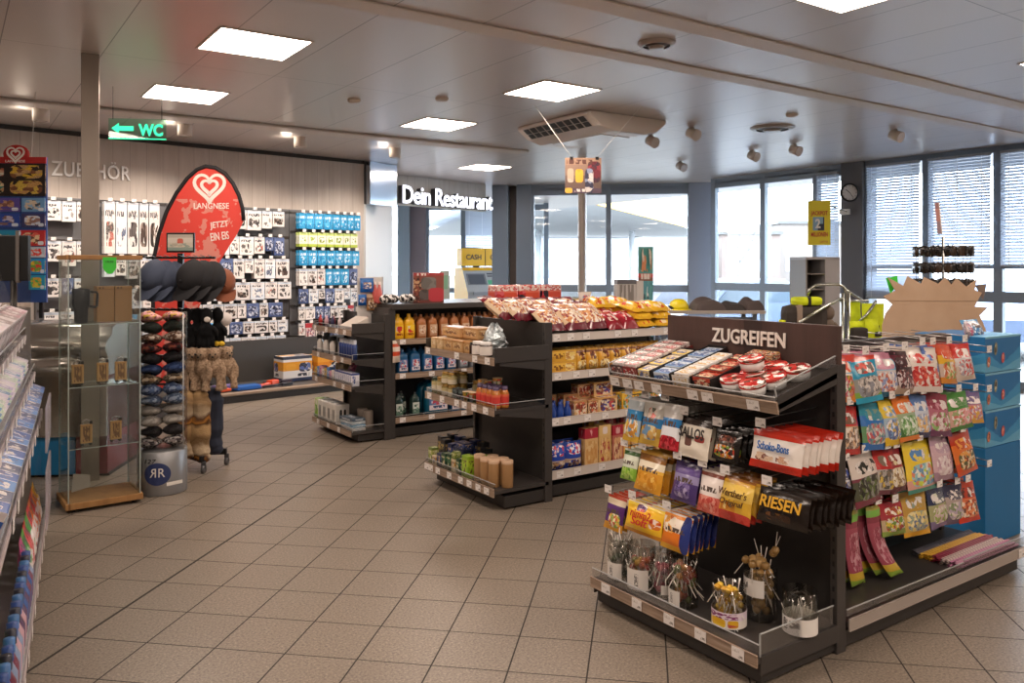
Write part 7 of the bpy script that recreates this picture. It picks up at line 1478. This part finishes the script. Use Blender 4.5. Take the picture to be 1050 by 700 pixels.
def shades(mat):
    m = MB()
    for s_ in (-1, 1): m.ball((.034*s_, 0, -.008), .036, 0, 10, .95, .3, 1.25)
    b_ = MB().tube([(-.066, .0, .012), (-.03, -.006, .022), (0, -.006, .016), (.03, -.006, .022), (.066, 0, .012)], .004, 0, 5)
    for s_ in (-1, 1): b_.tube([(.066*s_, 0, .012), (.068*s_, .07, .008), (.066*s_, .11, -.012)], .003, 0, 5)
    return [m.mesh('sunglasses', mat), ('frame', b_.mesh('frame', BM2))]
SH1, SH2 = shades(LENS), shades(LENSB); k = 0
for ti, v in enumerate((257.5, 274.5, 291)):
    for i in range(13):
        a_ = -PI/2 + (i-6)*2*PI/13
        put('sunglasses', SH1 if (i+ti) % 3 else SH2, W2(sp_o, CAMZ, .205*math.cos(a_), .205*math.sin(a_), zz(v-1)), CAMZ+a_+PI/2, 'dark sunglasses on the wire spinner, %s ring, %s round from the clock pillar side' % (['top', 'middle', 'lowest'][ti], od(i)), 'sunglasses', 'sunglasses on the wire spinner')
# blue carton display at the end of the front gondola
bc_o, bcr = Vector((4.72, 2.22, 0)), .0
SEA = NB('sea print', .4)
uvv, u_, v_ = SEA.uv()
w1 = SEA.math('ADD', SEA.math('MULTIPLY', SEA.math('ABSOLUTE', SEA.math('SUBTRACT', u_, .45)), .9), SEA.math('MULTIPLY', SEA.noise(uvv, 7, 2), .12))
c = SEA.mix(SEA.math('LESS_THAN', v_, SEA.math('ADD', w1, .12)), lin('#1f6ea8'), lin('#3a8dbe'))
c = SEA.mix(SEA.math('LESS_THAN', v_, SEA.math('ADD', SEA.math('MULTIPLY', w1, .55), .02)), c, lin('#62a8cc'))
SEA.color(c)
BLUEC = M('plain blue carton', '#1f6fa6', .45)
bs = put('display_carton', [MB().box(0, .42, 0, .40, 0, .545, 0, .004).mesh('display_carton', BLUEC), ('price_label', MB().box(.03, .075, -.003, 0, .02, .055).mesh('price_label', WHITE))], bc_o, bcr, 'plain blue base carton under the stacked sea print cartons', 'carton')
fishm = lambda c1, c2, nm: pack(nm, [(0, c1)], [(.25, .75, .2, .8, [c2, c1, '#e8dccc', '#3a2c28'], 3)], [], .4)
def oval(w, h, mat, n=20):
    m = MB(); m.face([(w/2*math.cos(2*PI*i/n), 0, h/2*math.sin(2*PI*i/n)) for i in range(n)], [(.5+.5*math.cos(2*PI*i/n), .5+.5*math.sin(2*PI*i/n)) for i in range(n)]); return m.mesh('printed_sticker', mat)
zt = .547
for k in range(3):
    h = .205 if k < 2 else .20
    o = put('display_carton', [MB().box(0, .42, 0, .40, 0, h, 0, .004).mesh('display_carton', SEA.m), ('open_rim', MB().box(.0, .42, -.003, .0, h-.012, h).mesh('open_rim', M('torn carton edge', '#7ab0c8', .7)))], bc_o+Vector((0, 0, zt)), bcr, 'blue sea print carton, %s of the stack of three' % ['lowest', 'middle', 'topmost'][k], 'carton', 'sea print cartons')
    for (x, z, w, h_, c1, c2) in [(.115, .13, .036, .075, '#8a8a70', '#d8d0b0'), (.035, .06, .035, .06, '#c8785a', '#e0a080'), (.20, .075, .038, .06, '#c8504a', '#e0a090')]:
        s_ = link('printed_sticker', oval(w, h_, fishm(c1, c2, 'sticker '+c1)), o, (x, -.003, z)); s_.rotation_euler.y = .15
    zt += h+.003
random.seed(77)
put('sweet_pouch', [bag(.2, .13, .06, pack('blue white pouch', [(0, '#3a7ab0'), (.4, '#c8d8e4'), (.8, '#5a9ac8')], [(.1, .9, .1, .9, ['#c8d8e4', '#3a8ac0', '#e4ecf0', '#6a5a5a'], 6)], [], .3), 71, hang=False)], bc_o+Vector((.16, .12, zt-.04)), 0, 'blue and white pouch sticking out of the top sea print carton', 'pouch', None, -.4)
put('sweet_pouch', [bag(.12, .10, .05, pack('pink grey pouch', [(0, '#8a7a80'), (.4, '#c8b8bc')], [(.1, .9, .1, .9, ['#c8607a', '#d8d4d4', '#3a6a8a'], 6)], [], .3), 72, hang=False)], bc_o+Vector((.05, .10, zt-.02)), .3, 'small pink and grey pouch on the rim of the top sea print carton', 'pouch', None, -.3)
# ---------------------------------------------------------------- TILL-SIDE CANDY RACK at the edge of the view
k_r = math.radians(83.27); k_o = Vector((.4565, 5.40, 0))
kr = thing('candy_rack', 'slanted multi level candy rack with clear dividers along the till aisle', 'rack', k_o, k_r)
KX0 = -4.2
MB().box(KX0, 0, .40, .43, .05, 1.50).build('back_panel', M('rack back', '#b8b0ac', .5), kr)
MB().box(KX0, 0, .03, .42, .0, .085).build('plinth', ANTH2, kr)
MB().prism([(-.01, .0), (-.43, .0), (-.43, 1.52), (-.22, 1.52), (-.06, 1.0), (-.02, .5)], -.012, .0).xf(Matrix.Rotation(-PI/2, 4, 'Z')).build('end_panel', ACRYL, kr)
KT = [('lowest', .0, .10, .05), ('third', .02, .735, .12), ('fourth', .055, .95, .13), ('fifth', .10, 1.16, .10)]
KD = .27
RIB = NB('ribbed acrylic', .15); spr = RIB.n('ShaderNodeSeparateXYZ'); RIB.t.links.new(RIB.obj(), spr.inputs[0]); RIB.color(lin('#c8c4cc')); RIB.b.inputs['Alpha'].default_value = .45
RAILP = M('pale rack rail', '#c0b4b4', .35)
for nm, y0, z0, rise in KT:
    m = MB(); m.face([(KX0, y0, z0), (0, y0, z0), (0, y0+KD, z0+rise), (KX0, y0+KD, z0+rise)]).face([(KX0, y0+KD, z0+rise-.012), (0, y0+KD, z0+rise-.012), (0, y0, z0-.012), (KX0, y0, z0-.012)])
    m.box(KX0, 0, y0-.002, y0+.004, z0-.03, z0+.003)
    s = m.build('slanted_shelf', M('rack shelf', '#8e8688', .4), kr)
    MB().box(KX0, 0, y0-.006, y0-.002, z0-.024, z0+.002).build('price_rail', RAILP, s)
    MB().box(KX0, 0, y0-.002, y0+.002, z0, z0+.05).build('front_guard', ACRYL, s); MB().box(KX0, 0, y0-.003, y0+.003, z0+.047, z0+.05).build('guard_edge_highlight', EDGE, s)
    for i in range(9): MB().box(-.15-i*.32-.003, -.15-i*.32+.003, y0+.005, y0+KD, z0+.01, z0+rise*.6+.06).build('divider', ACRYL, s)
    for i in range(10): link('price_tag', TAG_ME, s, (-.2-i*.24, y0-.009, z0-.012))
for (x0, x1, z0, z1) in ((-.62, -.04, .60, .83), (-.60, -.04, .20, .50)):
    g_ = MB()
    for i in range(14): q = x0+(x1-x0)*i/14; g_.box(q+.002, q+(x1-x0)/14-.004, -.03, -.02, z0, z1)
    g_.build('ribbed_holder', RIB.m, kr)
KP = {
 'lowest': [('sweets bag', ['#e0b020', '#4a9a3a', '#e07a2c', '#b83a7a', '#c83a3a'], 'bag'), ('black sweets carton', ['#222226', '#3a3a34', '#8ab02c', '#c8b8a0', '#1c1c20'], 'box')],
 'third': [('mint carton', ['#2a5aa8', '#d0a8b0', '#3a80c8', '#c83a4a', '#2c3a6a', '#e0d8e0', '#5a4a8a'], 'box')],
 'fourth': [('gum pack', ['#d8c8dc', '#c0d8b8', '#e4d8dc', '#3a80b0', '#dce0d0', '#b8a8d0'], 'box')],
 'fifth': [('candy carton', ['#d8b8c4', '#d8d0d4', '#b0808a', '#e0d0d4', '#9a8a8a'], 'box')]}
random.seed(91)
for nm, y0, z0, rise in KT:
    base, cols, shape = KP[nm][0]; ang = math.atan2(rise, KD)
    for row in range(2):
        x = -.10; k = 0
        while x > -2.75:
            base, cols, shape = KP[nm][min(row, len(KP[nm])-1)]
            if nm == 'lowest' and row == 0 and x < -1.15: base, cols, shape = 'little bottle', ['#3a5a9a', '#8a9ab8', '#5a3a5a', '#7a3a4a', '#c8a0a8'], 'bottle'
            w = {'sweets bag': .13, 'little bottle': .066, 'black sweets carton': .12, 'mint carton': .12, 'gum pack': .08, 'candy carton': .17}[base]*random.uniform(.9, 1.1)
            col = cols[(k*2+row*3+int(k/3)) % len(cols)]
            yy = y0+.03+row*.125; zz_ = z0+(yy-y0)*math.tan(ang)+.003
            mt = pack('%s %s' % (base, col), [(0, col), (.6, col), (.8, '#e0d8d8' if shape == 'box' else col)], [(.12, .88, .15, .7, [col, '#e8e0dc', col, '#5a5a8a' if nm == 'third' else '#ece4e4'], 4)], [(.15, .85, .72, .9, '#4a4048', 9)], .3, .2)
            lab = '%s on the %s rack level, %s from the far end, %s row' % (base, nm, od(k), 'front' if row == 0 else 'back')
            loc = W2(k_o, k_r, x-w/2, yy, zz_)
            if base == 'little bottle':
                hb = .21; ms = [MB().lathe([(.001, 0), (.028, 0), (.030, .005), (.030, hb*.6), (.015, hb*.75), (.015, hb*.8)], n=12, caps=False).mesh('little_bottle', mt), ('cap', MB().lathe([(.018, hb*.78), (.018, hb), (.001, hb)], n=12, caps=False).mesh('cap', M('cap '+['#2c4a8a', '#1e2030', '#3a6aa0'][k % 3], ['#2c4a8a', '#1e2030', '#3a6aa0'][k % 3], .4)))]
                put('little_bottle', ms, loc, k_r, lab, 'bottle', 'bottles on the lowest rack level')
            elif base == 'sweets bag':
                put('sweets_bag', [bag(w-.008, .24, .05, mt, k, .06, False)], loc, k_r, lab, 'sweet bag', 'bags on the lowest rack level', -.12)
            else:
                h = {'black sweets carton': .34, 'mint carton': .13, 'gum pack': .02, 'candy carton': .14}[base]; d = .115
                put(base.replace(' ', '_'), [MB().box(-w/2+.003, w/2-.003, 0, d, 0, h, 0, .003).mesh(base.replace(' ', '_'), mt)], loc, k_r, lab, base, '%ss on the rack' % base, ang)
                if nm == 'fourth':
                    for q in (1, 2): put('gum_pack', [MB().box(-w/2+.003, w/2-.003, 0, d, 0, h, 0, .003).mesh('gum_pack', mt)], loc+Vector((0, 0, .021*q)), k_r, 'gum pack, %s from the far end, %s row, %s layer' % (od(k), 'front' if row == 0 else 'back', ['', 'middle', 'top'][q]), 'gum pack', 'gum packs on the rack', ang)
            x -= w; k += 1
# dark display screen and clear boxes on the counter beyond the rack
ds_o = at(14, 290, 5.35); t = thing('display_screen', 'black screen seen from behind, standing beyond the candy rack', 'screen', (ds_o.x, ds_o.y, 0), CAMZ+.1)
MB().box(-.09, .10, -.02, .02, 1.46, 1.76, 0, .006).build('screen', BLACK, t); MB().box(.025, .045, -.03, .0, 1.45, 1.79).build('frame_edge', M('grey edge', '#6a6460', .4), t); MB().cyl((0, 0, .0), (0, 0, 1.47), .02, 0, 10).lathe([(.12, 0), (.12, .015), (.03, .03)], n=18).build('stand', BLACK, t)
cx_ = at(8, 305, 5.15); t = thing('clear_box', 'empty clear plastic box standing on a plinth behind the rack top', 'box', (cx_.x, cx_.y, 0), CAMZ)
MB().box(-.11, .11, -.06, .06, 1.30, 1.46).build('body', clear('clear box plastic', (.9, .87, .84), .25), t); MB().box(-.11, .11, -.06, .06, 0, 1.295).build('plinth', M('taupe plinth', '#8a8078', .5), t)
